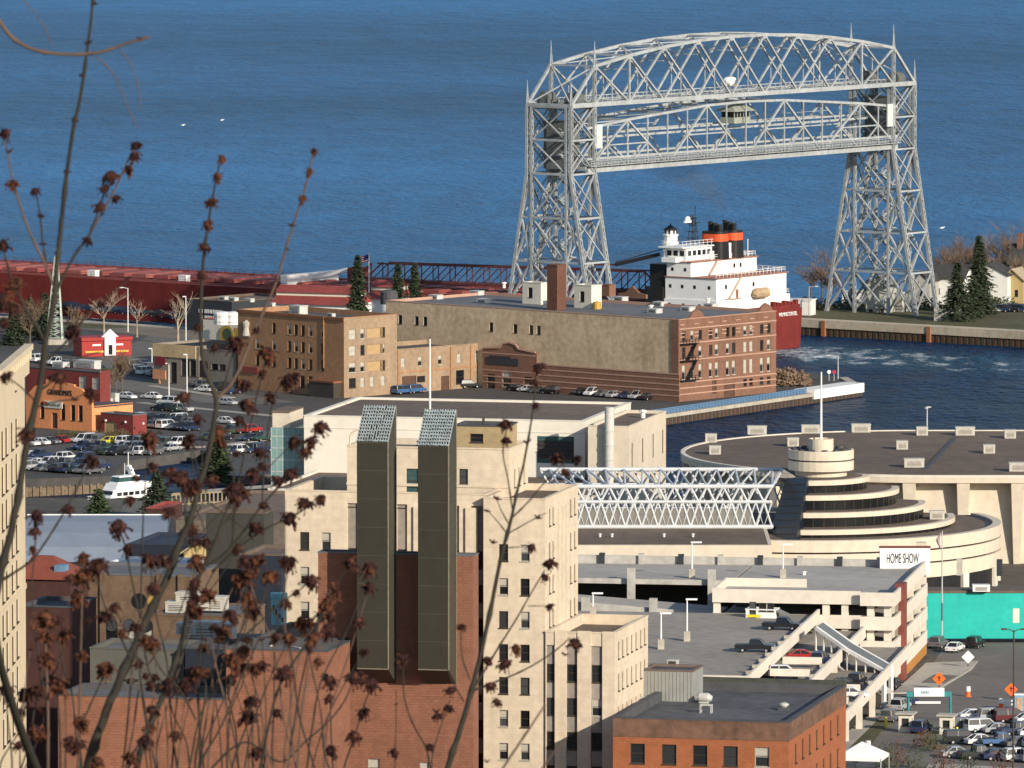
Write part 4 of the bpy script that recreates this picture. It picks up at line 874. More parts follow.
def bush(P, r, h_, label, m, group=None, seed=0, name='shrub', den=1.0):
    rnd = random.Random(seed); P = Vector(P); t = thing(name, label, 'shrub', P, group)
    st = MB()
    for i in range(7): a_ = i*.9; st.tube([P-Z*.1, P+Vector((math.cos(a_)*r*.5, math.sin(a_)*r*.5, h_*.7))], [.06, .02], 4)
    st.build('stem', M['bark'], t); c = MB()
    for i in range(int(260*den)):
        a_ = rnd.uniform(0, 6.28); f_ = rnd.random()**.5; q_ = P+Vector((math.cos(a_)*r*f_, math.sin(a_)*r*f_, h_*rnd.uniform(.08, 1)*math.sqrt(max(.05, 1-f_*f_))))
        v = Vector((rnd.uniform(-1, 1), rnd.uniform(-1, 1), rnd.uniform(-.4, 1))).normalized(); u_ = v.orthogonal().normalized(); s_ = r*rnd.uniform(.07, .15)
        c.face([q_-u_*s_*.6, q_+v*s_*1.3, q_+u_*s_*.6])
    c.build('foliage', m, t, fix=False); return t
def gpt(px_, py_): return at(px_, py_, 2.0)
bush(gpt(786, 385), 5.5, 3.6, 'rounded brown shrub at the right corner of the warehouse', M['twig_far'], seed=3, den=4)
# ------------------------------------------------------------------ far shore beyond the canal
bg_ = 'bare trees on the far shore'
bare_tree(at(822, 300, ZF), 13, .9, 'bare brown tree left of the far bridge tower', bg_, seed=1)
bare_tree(at(811, 296, ZF), 9, .9, 'smaller bare tree behind the pier lamp left of the far tower', bg_, seed=7)
bare_tree(at(951, 297, ZF), 14, .9, 'bare tree rising behind the dark roofed white house', bg_, seed=2); bare_tree(at(967, 296, ZF), 15, .9, 'russet bare tree behind the tall conifer', bg_, seed=4, tw=mat('russet_twigs', (0.18, 0.115, 0.078), .95, .2), dense=1.25)
bare_tree(at(1005, 290, ZF), 17, 1.0, 'broad bare tree at the right edge of the far shore', bg_, seed=5); bare_tree(at(1021, 300, ZF), 15, .9, 'bare tree beside the brick chimney house', bg_, seed=6)
for k, (px_, py_, h_) in enumerate(((830, 303, 9), (940, 300, 11), (985, 300, 12), (995, 295, 14), (929, 301, 10), (1016, 292, 18), (975, 293, 16), (945, 294, 15))):
    bare_tree(at(px_, py_, ZF), h_, .9, f"bare brown tree among the far shore houses, {['by the boat shed', 'left of the conifers', 'right of the tall conifer', 'behind the yellow house roof', 'beside the grey house', 'at the frame edge', 'behind the white house', 'behind the dark roof'][k]}", bg_, seed=40+k, tw=MATS['russet_twigs'] if k % 3 == 1 else None, dense=1.15)
for k, px_ in enumerate((806, 818, 848, 900, 925, 990, 1003)):
    bush(at(px_, 309, ZF), 4.2, 3.0, f"dark brown shrub on the far shore, {['first','second','third','fourth','fifth','sixth','seventh'][k]} from the left", M['shrub'] if k % 2 else M['needle'], 'far shore shrubs', seed=80+k)
conifer(at(957, 321, ZF), 14, 5.6, 'broad dark conifer on the lawn in front of the white house', 'conifers on the far shore', 1)
conifer(at(979, 314, ZF), 19, 5.8, 'tall dark conifer standing alone above its neighbours', 'conifers on the far shore', 2)
conifer(at(974, 318, ZF), 9, 3.4, 'small conifer between the broad and the tall one', 'conifers on the far shore', 5)
def house(label, P, d, L_, W_, h_, rh, mw, mr, wins=(), axis=0, name='house', winsR=()):
    """gabled house; P near-left ground corner, d along the front; axis 0: ridge along the front, 1: gable to the front"""
    P = Vector(P); n_ = Vector((-d.y, d.x, 0)); t = thing(name, label, 'house', P); z0 = P.z-.1; z1_ = P.z+h_; P0 = Vector((P.x, P.y, 0))
    facade(t, P0, d, L_, z0, z1_, wins, mw); facade(t, P0+d*L_, n_, W_, z0, z1_, winsR, mw); q = MB(); wall(q, P0+d*L_+n_*W_, -d, L_, z0, z1_); wall(q, P0+n_*W_, -n_, W_, z0, z1_)
    r_ = MB(); o_ = .5
    if axis == 0:
        A_ = [P0-d*o_-n_*o_+Z*(z1_-.2), P0+d*(L_+o_)-n_*o_+Z*(z1_-.2), P0+d*(L_+o_)+n_*W_/2+Z*(z1_+rh), P0-d*o_+n_*W_/2+Z*(z1_+rh)]; B_ = [P0-d*o_+n_*(W_+o_)+Z*(z1_-.2), P0+d*(L_+o_)+n_*(W_+o_)+Z*(z1_-.2), A_[2], A_[3]]
        for s in (0, L_): q.face([P0+d*s+Z*z1_, P0+d*s+n_*W_+Z*z1_, P0+d*s+n_*W_/2+Z*(z1_+rh)])
    else:
        A_ = [P0-d*o_-n_*o_+Z*(z1_-.2), P0-d*o_+n_*(W_+o_)+Z*(z1_-.2), P0+d*L_/2+n_*(W_+o_)+Z*(z1_+rh), P0+d*L_/2-n_*o_+Z*(z1_+rh)]; B_ = [P0+d*(L_+o_)-n_*o_+Z*(z1_-.2), P0+d*(L_+o_)+n_*(W_+o_)+Z*(z1_-.2), A_[2], A_[3]]
        for s in (0, W_): q.face([P0+n_*s+Z*z1_, P0+n_*s+d*L_+Z*z1_, P0+n_*s+d*L_/2+Z*(z1_+rh)])
    for Q in (A_, B_): r_.hexa(Q, [p+Z*.25 for p in Q])
    q.build('gable_wall', mw, t, fix=False); r_.build('roof', mr, t); return t
EX = Vector((0.94, -0.34, 0)); M['shingle'] = mat('dark_shingle_roof', (0.06, 0.06, 0.058), .9, .2)
M['siding'] = mat('white_siding', (0.66, 0.66, 0.63), .7, .06); M['yellow_wall'] = mat('yellow_siding', (0.42, 0.32, 0.15), .8, .08)
P = at(930, 304, ZF); house('white two storey house with dark roof behind the far bridge tower', P, EX, 8.5, 9, 6.4, 2.8, M['siding'], M['shingle'], [(1.6, 3, .9, 1.4, 'd'), (4.4, 3, .9, 1.4, 'd'), (1.6, 6.0, .9, 1.4, 'd'), (4.4, 6.0, .9, 1.4, 'd')])
P = at(913, 306, ZF); house('grey gabled house seen through the far bridge tower legs', P, EX, 4.2, 8, 6.0, 2.2, mat('grey_siding', (0.4, 0.39, 0.36), .8), M['shingle'], [(.7, 3, .8, 1.4, 'd'), (2.4, 3, .8, 1.4, 'd'), (1.5, 6, .9, 1.3, 'd')], axis=1)
P = at(968, 303, ZF); house('white house half hidden behind the conifers', P, EX, 10, 8, 7, 2.5, M['siding'], M['shingle'], [(2, 3, .9, 1.4, 'd'), (6, 3, .9, 1.4, 'd'), (2, 6.2, .9, 1.4, 'd')], axis=1)
P = at(1001, 303, ZF); house('yellow gabled house at the right edge of the far shore', P, EX, 5.6, 8, 5.6, 2.6, M['yellow_wall'], mat('buff_roof_edge', (0.4, .33, .22), .8), [(1.1, 5.2, .9, 1.6, 'd'), (3.4, 5.2, .9, 1.6, 'd'), (1, 2.6, .9, 1.5, 'd')], axis=1)
P = at(1013, 301, ZF); t = house('grey green house with brick chimney behind the yellow one', P+Vector((0, 16, 0)), EX, 9, 9, 8.0, 4.5, mat('green_grey_siding', (0.24, 0.25, 0.2), .8), M['shingle'], [(2, 5, 1, 1.6, 'd')], axis=0)
q = MB(); c = P+EX*3+Vector((0, 16, 0)); q.cbox(c+Vector((0, 4, 0)), EX, 1.2, 1.2, 8, 18.5); q.cbox(c+Vector((0, 4, 0)), EX, 1.4, 1.4, 18.5, 18.9); q.build('chimney', M['brick_red'], t)
P = at(866, 312, ZF); t = house('pale bridge machine house seen through the far tower', P, EX, 6.2, 6, 6.5, 2.2, mat('sage_white_wall', (0.42, 0.43, 0.38), .8), mat('grey_roof', (.25, .25, .24), .8), [(.6, 2.2, 1.1, 2.0, 'door'), (3.6, 3.0, .9, 1.3, 'd')], axis=1)
P = at(842, 303, ZF); t = thing('long_shed', 'low pale boat shed beyond the far tower base', 'shed', P); q = MB(); q.box(P, EX, 16, VG, 5, ZF-.1, 6.2); q.build('wall', M['siding'], t); q = MB(); q.box(P-EX*.3-VG*.3, EX, 16.6, VG, 5.6, 6.2, 6.5); q.build('roof', M['unit'], t)
P = at(790, 303, ZF); P = farE(-12)+VC*14; P.z = ZF
t = thing('white_hut', 'white pier hut right of the ship stern', 'hut', P); q = MB(); q.cbox(P, EX, 8, 4, ZF-.1, 7.0); q.cbox(P, EX, 8.4, 4.4, 7.0, 7.3); q.build('wall', M['siding'], t); q = MB(); q.cbox(P-Vector((0, 2.1, 0)), EX, 1.2, .1, ZF, 5.7); q.build('door', M['door_br'], t)
P = at(952, 322, ZF); t = thing('concrete_block_wall', 'low pale concrete wall right of the far tower legs', 'wall', P); q = MB(); q.box(at(934, 321, ZF), EX, 6.5, VC, .5, ZF-.1, 6.2); q.box(at(934, 321, ZF)-EX*.1, EX, 6.7, VC, .7, 6.2, 6.4); q.build('masonry', M['concrete_g'], t)
# lighthouse on the far pier, behind the ship's pilot house
Lp = farE(-46)+VC*6; Lp.z = ZF; Lx = Lp.copy(); s = ext(Lp+Z*20, -UC, 670.5); Lp = Lp-UC*s; Lp.z = ZF
lh = thing('lighthouse', 'white lighthouse lantern with black cap just above the pilot house', 'lighthouse', Lp)
q = MB(); zt_ = zat(252, Lp); q.lathe((Lp.x, Lp.y, 0), [(2.6, ZF-.1), (1.6, zt_)], 8)
for k in range(4): d = V2(45+90*k); q.beam(Lp+d*4.5, Vector((Lp.x, Lp.y, zt_))+d*1.9, .35)
q.build('tower_shaft', M['siding'], lh)
q = MB(); c = Vector((Lp.x, Lp.y, zt_)); hh = zat(224, Lp)-zt_; q.lathe(c, [(1.8, 0), (2.0, .2), (2.0, hh*.36), (1.7, hh*.38), (1.7, hh*.58), (1.95, hh*.59), (1.95, hh*.64), (1.4, hh*.65), (1.4, hh*.8)], 12); q.build('lantern', M['shipwhite'], lh)
q = MB(); q.lathe(c, [(1.85, hh*.79), (1.75, hh*.82), (.3, hh*.95), (.12, hh*1.0), (.0, hh*1.07)], 12); q.build('cap', M['black'], lh)
q = MB()
for k in range(8): d = V2(45*k+10); q.beam(c+d*1.43+Z*hh*.66, c+d*1.43+Z*hh*.78, .5, .06, up=d)
q.build('lantern_glass', M['glass'], lh)
# ================================================================== vehicles
def paint(name, c): return mat('car_paint_'+name, c, 0.35, 0.04, 0.5, 1.0, spec=0.5)
PAINT = {'white': paint('white', (0.7, 0.7, 0.69)), 'silver': paint('silver', (0.36, 0.37, 0.38)), 'grey': paint('grey', (0.13, 0.135, 0.14)), 'black': paint('black', (0.016, 0.017, 0.02)), 'dark blue': paint('dark_blue', (0.02, 0.035, 0.085)), 'blue': paint('blue', (0.05, 0.12, 0.26)), 'red': paint('red', (0.34, 0.025, 0.022)), 'maroon': paint('maroon', (0.11, 0.018, 0.02)), 'green': paint('green', (0.03, 0.07, 0.045)), 'tan': paint('tan', (0.33, 0.27, 0.19)), 'yellow': paint('yellow', (0.72, 0.62, 0.04))}
M['tyre'] = mat('tyre_rubber', (0.015, 0.015, 0.015), .9); M['lamp_r'] = mat('red_lens', (0.35, 0.01, 0.01), .3); M['lamp_w'] = mat('clear_lens', (0.6, 0.6, 0.58), .2)
def make_car(kind):
    L, W_, prof, cab = {
     'sedan': (4.6, 1.78, [(-2.3, .35), (-2.3, .78), (-2.15, .9), (-1.35, .96), (1.0, .94), (2.1, .78), (2.3, .62), (2.3, .35)], [(-1.75, .94), (-1.0, 1.42), (.25, 1.44), (1.15, .93)]),
     'suv': (4.7, 1.9, [(-2.35, .42), (-2.35, .95), (-2.25, 1.05), (1.1, 1.06), (2.15, .95), (2.35, .75), (2.35, .42)], [(-2.25, 1.03), (-2.0, 1.74), (.3, 1.76), (1.2, 1.04)]),
     'van': (5.0, 1.95, [(-2.5, .4), (-2.5, 1.1), (-2.45, 1.15), (1.5, 1.12), (2.35, .95), (2.5, .7), (2.5, .4)], [(-2.45, 1.1), (-2.35, 1.85), (.8, 1.85), (1.65, 1.1)]),
     'pickup': (5.5, 1.95, [(-2.75, .5), (-2.75, 1.08), (-.75, 1.08), (1.3, 1.1), (2.55, 1.02), (2.75, .8), (2.75, .5)], [(-.75, 1.07), (-.6, 1.8), (.7, 1.8), (1.4, 1.08)])}[kind]
    b = MB(); h = W_/2
    def strip(pr, yi, yo, m=0):
        n_ = len(pr)
        for k in range(n_-1):
            b.face([(pr[k][0], yi[k], pr[k][1]), (pr[k][0], -yi[k], pr[k][1]), (pr[k+1][0], -yi[k+1], pr[k+1][1]), (pr[k+1][0], yi[k+1], pr[k+1][1])], m)
        for s in (1, -1):
            b.face([(p[0], s*y, p[1]) for p, y in zip(pr, yi)], m)
    strip(prof+[prof[0]], [h-.04 if z < .5 else h for x, z in prof]+[h-.04], None)
    roof = [cab[1], cab[2]]
    b.hexa([(cab[1][0], -h+.22, cab[1][1]), (cab[2][0], -h+.22, cab[2][1]), (cab[2][0], h-.22, cab[2][1]), (cab[1][0], h-.22, cab[1][1])], [(cab[1][0]+.05, -h+.26, cab[1][1]+.07), (cab[2][0]-.05, -h+.26, cab[2][1]+.07), (cab[2][0]-.05, h-.26, cab[2][1]+.07), (cab[1][0]+.05, h-.26, cab[1][1]+.07)])
    for s in (1, -1):                           # pillars
        for k in (0, 1): b.beam((cab[0][0]+.03 if k == 0 else cab[3][0]-.03, s*(h-.08), cab[0][1]), (cab[1][0] if k == 0 else cab[2][0], s*(h-.23), cab[1][1]), .09)
        b.beam(((cab[1][0]+cab[2][0])/2, s*(h-.06), cab[0][1]), ((cab[1][0]+cab[2][0])/2, s*(h-.22), cab[1][1]), .09)
    if kind == 'pickup':
        b.face([(-2.65, -h+.12, 1.085), (-.85, -h+.12, 1.085), (-.85, h-.12, 1.085), (-2.65, h-.12, 1.085)], 1)
    body = b.build('parked_car', [PAINT['white'], M['black']], fix=True)
    g = MB(); lo = [(cab[0][0], cab[0][1]), (cab[3][0], cab[3][1])]
    g.hexa([(cab[0][0]+.04, -h+.07, cab[0][1]), (cab[3][0]-.04, -h+.07, cab[3][1]), (cab[3][0]-.04, h-.07, cab[3][1]), (cab[0][0]+.04, h-.07, cab[0][1])], [(cab[1][0]+.04, -h+.23, cab[1][1]), (cab[2][0]-.04, -h+.23, cab[2][1]), (cab[2][0]-.04, h-.23, cab[2][1]), (cab[1][0]+.04, h-.23, cab[1][1])])
    g.build('window_glass', M['glass'], body)
    wx = L*.30; wm = None
    for sx_ in (-1, 1):
        for sy in (-1, 1):
            q = MB(); q.tube([(0, -.11, 0), (0, .11, 0)], .34 if kind in ('suv', 'pickup') else .31, 12); q.tube([(0, -.12, 0), (0, .12, 0)], .17, 8, 1)
            if wm is None: o = q.build('wheel', [M['tyre'], PAINT['silver']], body); wm = o.data
            else: o = bpy.data.objects.new('wheel', wm); COL.objects.link(o); o.parent = body
            o.location = (sx_*wx, sy*(h-.1), .33)
    for sx_, m_, nm in ((1, M['lamp_w'], 'headlight'), (-1, M['lamp_r'], 'tail_light')):
        for sy in (-1, 1):
            q = MB(); zz = prof[1][1]-.12; q.box((sx_*(L/2)-.05, sy*(h-.3)-.18, 0), Vector((1, 0, 0)), .07, Vector((0, 1, 0)), .36, zz-.12 if sx_ > 0 else zz-.08, zz); q.build(nm, m_, body)
    return body
PROTO = {}
USED = set()
NCAR = [0]
def car(P, heading, kind, col, label, group=None, cat=None):
    """heading: degrees, 0 = nose towards +x"""
    if kind not in PROTO: PROTO[kind] = make_car(kind)
    src = PROTO[kind]
    if kind not in USED: o = src; USED.add(kind)
    else: o = dup(src, P)
    o.location = P; o.rotation_euler = (0, 0, R(heading))
    sl_ = o.material_slots[0]; sl_.link = 'OBJECT'; sl_.material = PAINT[col]
    tag(o, label, cat or {'sedan': 'car', 'suv': 'car', 'van': 'van', 'pickup': 'pickup truck'}[kind], group); return o
# ------------------------------------------------------------------ street furniture
def lamp(P, h_, label, group, arm=0.0, d=Vector((1, 0, 0)), m=None, head=0.8, base=0.0, double=False, bm=None):
    t = thing('street_lamp', label, 'street lamp', P, group); P = Vector(P); m = m or M['white']
    if base: q = MB(); q.box(P-Vector((.45, .45, 0)), Vector((1, 0, 0)), .9, Vector((0, 1, 0)), .9, P.z-.05, P.z+base); q.build('base', bm or M['concrete'], t)
    q = MB(); q.tube([P+Z*base, P+Z*h_], [.13, .09], 8); q.build('pole', m, t)
    for s in ((1, -1) if double else (1,)):
        q = MB()
        if arm: q.tube([P+Z*h_*.985, P+Z*h_+d*s*arm*.4, P+Z*(h_+.15)+d*s*arm], .06, 5)
        e = P+Z*(h_+.1)+d*s*(arm+head*.4); q.cbox(e, d, head, .36, e.z-.1, e.z+.12); q.build('lamp_head', m, t)
    return t
def sheet(name, pts, m, dz): 
    b = MB(); b.face([Vector((p[0], p[1], p[2]+dz)) for p in pts]); return struct(b.build(name, m, fix=False))
# ------------------------------------------------------------------ Canal Park lots (left)
M['kerb'] = mat('kerb_stone', (0.36, 0.33, 0.28), .9, .12); M['line'] = mat('road_line_paint', (0.6, 0.58, 0.52), .8, .12)
M['asphalt_l'] = mat('worn_asphalt', (0.15, 0.14, 0.125), .92, .14, .05, .7)
def strip(name, a, b_, w_, m, z0, dz, kerb=None):
    a = Vector((a[0], a[1], 0)); b_ = Vector((b_[0], b_[1], 0)); d = (b_-a).normalized(); n_ = Vector((-d.y, d.x, 0)); q = MB()
    if kerb: q.box(a-n_*w_/2, d, (b_-a).length, n_, w_, z0-.05, z0+kerb)
    else: q.face([a-n_*w_/2+Z*(z0+dz), b_-n_*w_/2+Z*(z0+dz), b_+n_*w_/2+Z*(z0+dz), a+n_*w_/2+Z*(z0+dz)])
    return struct(q.build(name, m, fix=False))
strip('street', gpt(60, 373), gpt(262, 404), 17, M['asphalt_l'], 2.0, .005)
strip('street', gpt(205, 325), gpt(30, 402), 14, M['asphalt_l'], 2.0, .009)
strip('plaza_ground', gpt(60, 322), gpt(235, 340), 16, mat('plaza_gravel', (0.2, 0.17, 0.13), .95, .2), 2.0, .013)
strip('lawn', gpt(0, 318), gpt(120, 328), 12, M['grass'], 2.0, .016)
strip('pavement', gpt(140, 403), gpt(300, 419), 2.4, M['kerb'], 2.0, 0, kerb=.13)
strip('pavement', gpt(150, 386), gpt(230, 398), 2.6, M['kerb'], 2.0, 0, kerb=.12)
strip('pavement', gpt(110, 448), gpt(206, 447), 2.2, M['kerb'], 2.0, 0, kerb=.13)
strip('pavement', gpt(28, 445), gpt(90, 437), 2.4, M['kerb'], 2.0, 0, kerb=.13)
strip('pavement', gpt(206, 447), gpt(300, 436), 2.0, M['kerb'], 2.0, 0, kerb=.12)
def lot(a, b_, n_, head, group, row, fixed={}, skip=0.12):
    a = gpt(*a); b_ = gpt(*b_); rnd = random.Random(row)
    for i in range(n_):
        P = a.lerp(b_, i/max(1, n_-1)); P.z = 2.01
        if i in fixed: kind, col = fixed[i]
        else:
            if rnd.random() < skip: continue
            kind = rnd.choice(['sedan', 'sedan', 'sedan', 'suv', 'suv', 'van', 'pickup']); col = rnd.choice(['dark blue', 'dark blue', 'black', 'black', 'grey', 'silver', 'dark blue', 'maroon', 'green', 'grey', 'grey', 'white'])
        P = P+Vector((rnd.uniform(-.15, .15), rnd.uniform(-.4, .4), 0))
        yield P, head+rnd.uniform(-3, 3)+(180 if rnd.random() < .4 else 0), kind, col, i
KN = {'sedan': 'saloon car', 'suv': 'tall estate car', 'van': 'van', 'pickup': 'pickup truck'}
ORD = ['first', 'second', 'third', 'fourth', 'fifth', 'sixth', 'seventh', 'eighth', 'ninth', 'tenth', 'eleventh', 'twelfth', 'thirteenth', 'fourteenth']
def fill(a, b_, n_, head, where, group, row, fixed={}, skip=.12):
    for P, h_, k, c_, i in lot(a, b_, n_, head, group, row, fixed, skip):
        car(P, h_, k, c_, f"{c_} {KN[k]} {where}, {ORD[i]} space from left", group)
GA = math.degrees(math.atan2(UG.y, UG.x)); GV = GA+90
g_ = 'cars parked in the Canal Park lots'
g_ = 'cars parked in the waterside lots'
fill((113, 424), (190, 431), 11, GV, 'in far lot row by red annex', g_, 1, {0: ('sedan', 'dark blue'), 10: ('suv', 'dark blue')})
fill((84, 443), (176, 446), 12, GV+6, 'in middle lot row below red annex', g_, 2, {0: ('van', 'white'), 3: ('sedan', 'yellow'), 5: ('suv', 'white')})
fill((92, 455), (152, 455), 8, GV, 'in the row behind the white yacht', g_, 3, {6: ('suv', 'white')})
fill((32, 458), (84, 462), 7, GV, 'in the row left of the yacht', g_, 4, {4: ('suv', 'white')})
fill((30, 470), (92, 474), 9, GV, 'in the row along the slip', g_, 5)
fill((160, 411), (183, 412), 3, GA, 'just past the red annex end', g_, 6, {0: ('sedan', 'black'), 1: ('suv', 'green'), 2: ('suv', 'silver')})
fill((158, 421), (186, 423), 4, GV, 'near the red annex corner', g_, 7, {2: ('van', 'white')})
fill((30, 446), (60, 443), 4, GA, 'at the orange restaurant kerb', g_, 8, {0: ('sedan', 'white'), 1: ('sedan', 'white'), 2: ('sedan', 'grey'), 3: ('sedan', 'red')}, 0)
fill((127, 399), (152, 399), 2, GA, 'on the street behind the red annex', g_, 9, {0: ('sedan', 'white'), 1: ('sedan', 'white')})
fill((168, 405), (204, 392), 2, GA, 'on the street before the tan shop', g_, 10, {0: ('van', 'white'), 1: ('sedan', 'white')})
fill((227, 405), (226, 424), 2, GA, 'left of the orange brick building', g_, 11, {0: ('sedan', 'silver'), 1: ('sedan', 'white')})
fill((232, 434), (262, 432), 4, GV, 'beside the teal glass corner', g_, 12, {2: ('suv', 'red')})
fill((138, 373), (172, 379), 5, GV, 'shaded, left of the tan shop', g_, 13, {}, 0)
fill((40, 362), (100, 373), 8, GV, 'behind the red brick restaurant', g_, 14, {0: ('van', 'white'), 2: ('pickup', 'white')})
fill((172, 378), (200, 386), 4, GV, 'under the tan shop windows', g_, 15, {}, 0)
fill((206, 388), (232, 394), 3, GV, 'by the shaded brick wall', g_, 16, {}, 0)
fill((28, 305), (130, 315), 14, GA, 'on the pier beside red hull', g_, 17, {}, .2)
fill((130, 314), (200, 322), 8, GA, 'on the pier by charcoal building', g_, 18, {}, .2)
fill((214, 455), (262, 452), 6, GV, 'beyond the pointed evergreen', g_, 19, {}, .15)
fill((110, 418), (188, 425), 11, GV, 'in the farthest lot row', g_, 24, {4: ('suv', 'silver')})
fill((84, 450), (172, 451), 12, GV, 'in the lot row above the slip', g_, 25, {})
fill((30, 465), (100, 469), 9, GV, 'in the second row from the slip', g_, 26, {})
fill((134, 368), (170, 373), 5, GV, 'in the shaded row behind the street', g_, 27, {}, 0)
fill((210, 440), (262, 441), 5, GV, 'in the lot left of the teal glass', g_, 28, {}, .1)
g_ = 'cars parked below the warehouse'
fill((402, 394), (416, 393), 2, math.degrees(math.atan2(VH.y, VH.x)), 'in front of the low brick range', g_, 20, {0: ('van', 'blue'), 1: ('van', 'blue')}, 0)
fill((470, 388), (478, 388), 1, 20, 'by the corner of the low brick range', g_, 21, {0: ('suv', 'black')}, 0)
fill((516, 391), (550, 394), 4, GA, 'under the warehouse entrance bay', g_, 22, {0: ('sedan', 'black'), 3: ('suv', 'black')}, 0)
fill((583, 395), (648, 400), 7, GV, 'by the banded warehouse base', g_, 23, {1: ('van', 'white'), 0: ('suv', 'black'), 2: ('sedan', 'grey'), 3: ('sedan', 'silver'), 4: ('sedan', 'dark blue'), 6: ('sedan', 'black')}, 0)
g_ = 'cars parked on the far shore'
for px_, col, kd in ((1001, 'dark blue', 'suv'), (1010, 'black', 'suv'), (1019, 'dark blue', 'van'), (992, 'white', 'sedan')):
    car(at(px_, 312, ZF), -20, kd, col, f"{col} {KN[kd]} parked below the yellow house on the far shore"+(', rightmost' if px_ == 1019 else ''), g_)
# ------------------------------------------------------------------ restaurant, shops
UR = V2(90+12); VR = V2(12)          # their street grid
P = at(92, 432, 2.0); Pw = 16
t = thing('restaurant', 'orange restaurant building with stepped false front', 'restaurant', P); A = Vector((P.x, P.y, 0)); dL_ = -UG; Lr = ext(P, -UG, 26); zt = zat(386, P)
ops = []
for px_, w_ in ((42.5, 1.1), (63, 1.2), (73, 1.2), (80.5, 1.2)): ops.append((Lr-ext(P+Z*5, -UG, px_)-.6, 4.0, w_, 3.4, 'd'))
ops.append((Lr-ext(P, -UG, 54)-.6, 2.1, 1.6, 3.2, 'door'))
z1 = zat(399, P); facade(t, A-UG*Lr, UG, Lr, 1.8, z1-1.5, ops, M['orange'])
q = MB(); pts = [(0, z1-1.5), (Lr, z1-1.5), (Lr, z1-.2), (Lr-1.2, z1+.4), (Lr-2.8, z1+1.8), (Lr-5.0, z1+2.3), (Lr-5.0, zt), (Lr-13, zt+.6), (Lr-13, z1+2.3), (2.6, z1+1.8), (1, z1+.4), (0, z1-.2)]
pts = [(max(0, x), z) for x, z in pts]; a_ = [A-UG*Lr+UG*x+Z*z for x, z in pts]; b_ = [p+VG*.5 for p in a_]; q.face(a_); q.face(b_[::-1])
for i in range(len(a_)): q.face([a_[i], a_[(i+1) % len(a_)], b_[(i+1) % len(a_)], b_[i]])
q.build('false_front', M['orange'], t)
q = MB(); wall(q, A, VG, 12, 1.8, z1-1.5); q.build('wall', M['orange'], t, fix=False); q = MB(); q.box(A-UG*Lr+VG*.5, UG, Lr, VG, 11.5, z1-1.9, z1-1.6); q.build('roof', M['roof_dk'], t)
xs_ = Lr-9; text('sign_letters', "GRANDMA'S", A-UG*(Lr-xs_)-VG*.05+Z*(zt-1.9), UG, 1.6, M['black'], t, .05, w_=6.8)
q = MB(); c = A-UG*ext(P+Z*8, -UG, 53.5)-VG*.2; q.box(c-UG*2.6, UG, 5.2, VG, .15, zat(411, P), zat(404, P)); q.box(c-UG*2.6-VG*.05, UG, 1.0, VG, .04, zat(408, P), zat(405, P), 1); q.build('sign_board', [M['cream_wall'], mat('sign_red', (.5, .06, .03), .6)], t)
for k, (cx_, ww) in enumerate(((-1.0, .7), (-.2, .5), (.5, .6), (1.3, .8))):
    pass
q = MB(); 
for k in range(7): q.tube([c-UG*(1.5-k*.55)-VG*.06+Z*(zat(409, P)+.1*(k % 2)), c-UG*(1.3-k*.55)-VG*.06+Z*(zat(406, P)-.15*(k % 3))], .09, 4)
q.build('sign_script', M['frame_dk'], t)
P2 = at(96, 432, 2.0)+VG*9; rb = thing('brick_house', 'red three storey house with white framed windows behind the orange restaurant', 'building', P2); P2 = Vector((P2.x, P2.y, 0)); Q = P2+Z*2; zt = zat(373, Q)
lL = ext(Q, -UG, 26); lR = ext(Q+Z*8, UG, 100)
facade(rb, P2-UG*lL, UG, lL+lR, 1.8, zt, [(lL+ext(Q+Z*10, UG, px_)-1.0, z_, 2.0, 2.6, 'w') for px_, z_ in ((82.5, zt-3.9), (95.5, zt-3.9))]+[(lL+ext(Q+Z*8, UG, 96.5)-.8, zt-9.2, 1.6, 2.6, 'w')], M['red_wall'])
q = MB(); wall(q, P2+UG*lR, VG, 3, 1.8, zt); wall(q, P2+UG*lR+VG*3, -UG, lL+lR, 1.8, zt); q.build('side_wall', M['red_wall'], rb, fix=False)
q = MB(); q.box(P2-UG*lL, UG, lL+lR, VG, 3, zt-.6, zt-.5); q.box(P2-UG*(lL+.1)-VG*.1, UG, lL+lR+.2, VG, .4, zt-.3, zt+.1); q.build('roof', M['roof_gr'], rb)
c = at(82, 369, zt-.5); roof_unit('row of white air units on the red restaurant roof', c+VG*1.5, UG, 6, 2, 1.8); c = at(56, 369, zt-.5); roof_unit('grey air unit at the left of the red restaurant roof', c+VG*1.5, UG, 3, 2, 1.4)
P3 = at(94, 433, 2)+VG*2; an = thing('restaurant_annex', 'low red flat roofed annex right of the orange restaurant', 'building', P3); zt3 = zat(413, P3); La = ext(P3, UG, 133)
P3b = P3+UG*La; block(an, P3b, -UG, La, VG, 4, 1.8, zt3, M['red_wall'], M['roof_gr'], [(1, 2.1, 3.4, 2.2, 'p')], [], par=.25, cop=M['roof_gr'])
q = MB()
for x in (1.5, 7, 12): q.cbox(Vector((P3.x, P3.y, 0))+UG*x-VG*.15, UG, .3, .3, zt3-1.6, zt3-1.2)
q.build('wall_lamp', M['white'], an)
c = at(108, 406, zt3); t = thing('kitchen_duct', 'silver kitchen duct with tall cream flue on the red annex roof', 'duct', Vector((c.x, c.y+2, zt3))); q = MB(); c = Vector((c.x, c.y+2, 0)); q.cbox(c, UG, 3.6, 2.4, zt3-.3, zt3+1.5); q.cbox(c+UG*1.9, UG, 1.2, 1.2, zt3-.3, zt3+2.6); q.build('casing', M['unit'], t); q = MB(); q.tube([c+UG*1.2-VG*1.2+Z*(zt3-.3), c+UG*1.2-VG*1.2+Z*(zt3+4.6)], .35, 8); q.build('flue', M['cream_wall'], t)
k_ = 0
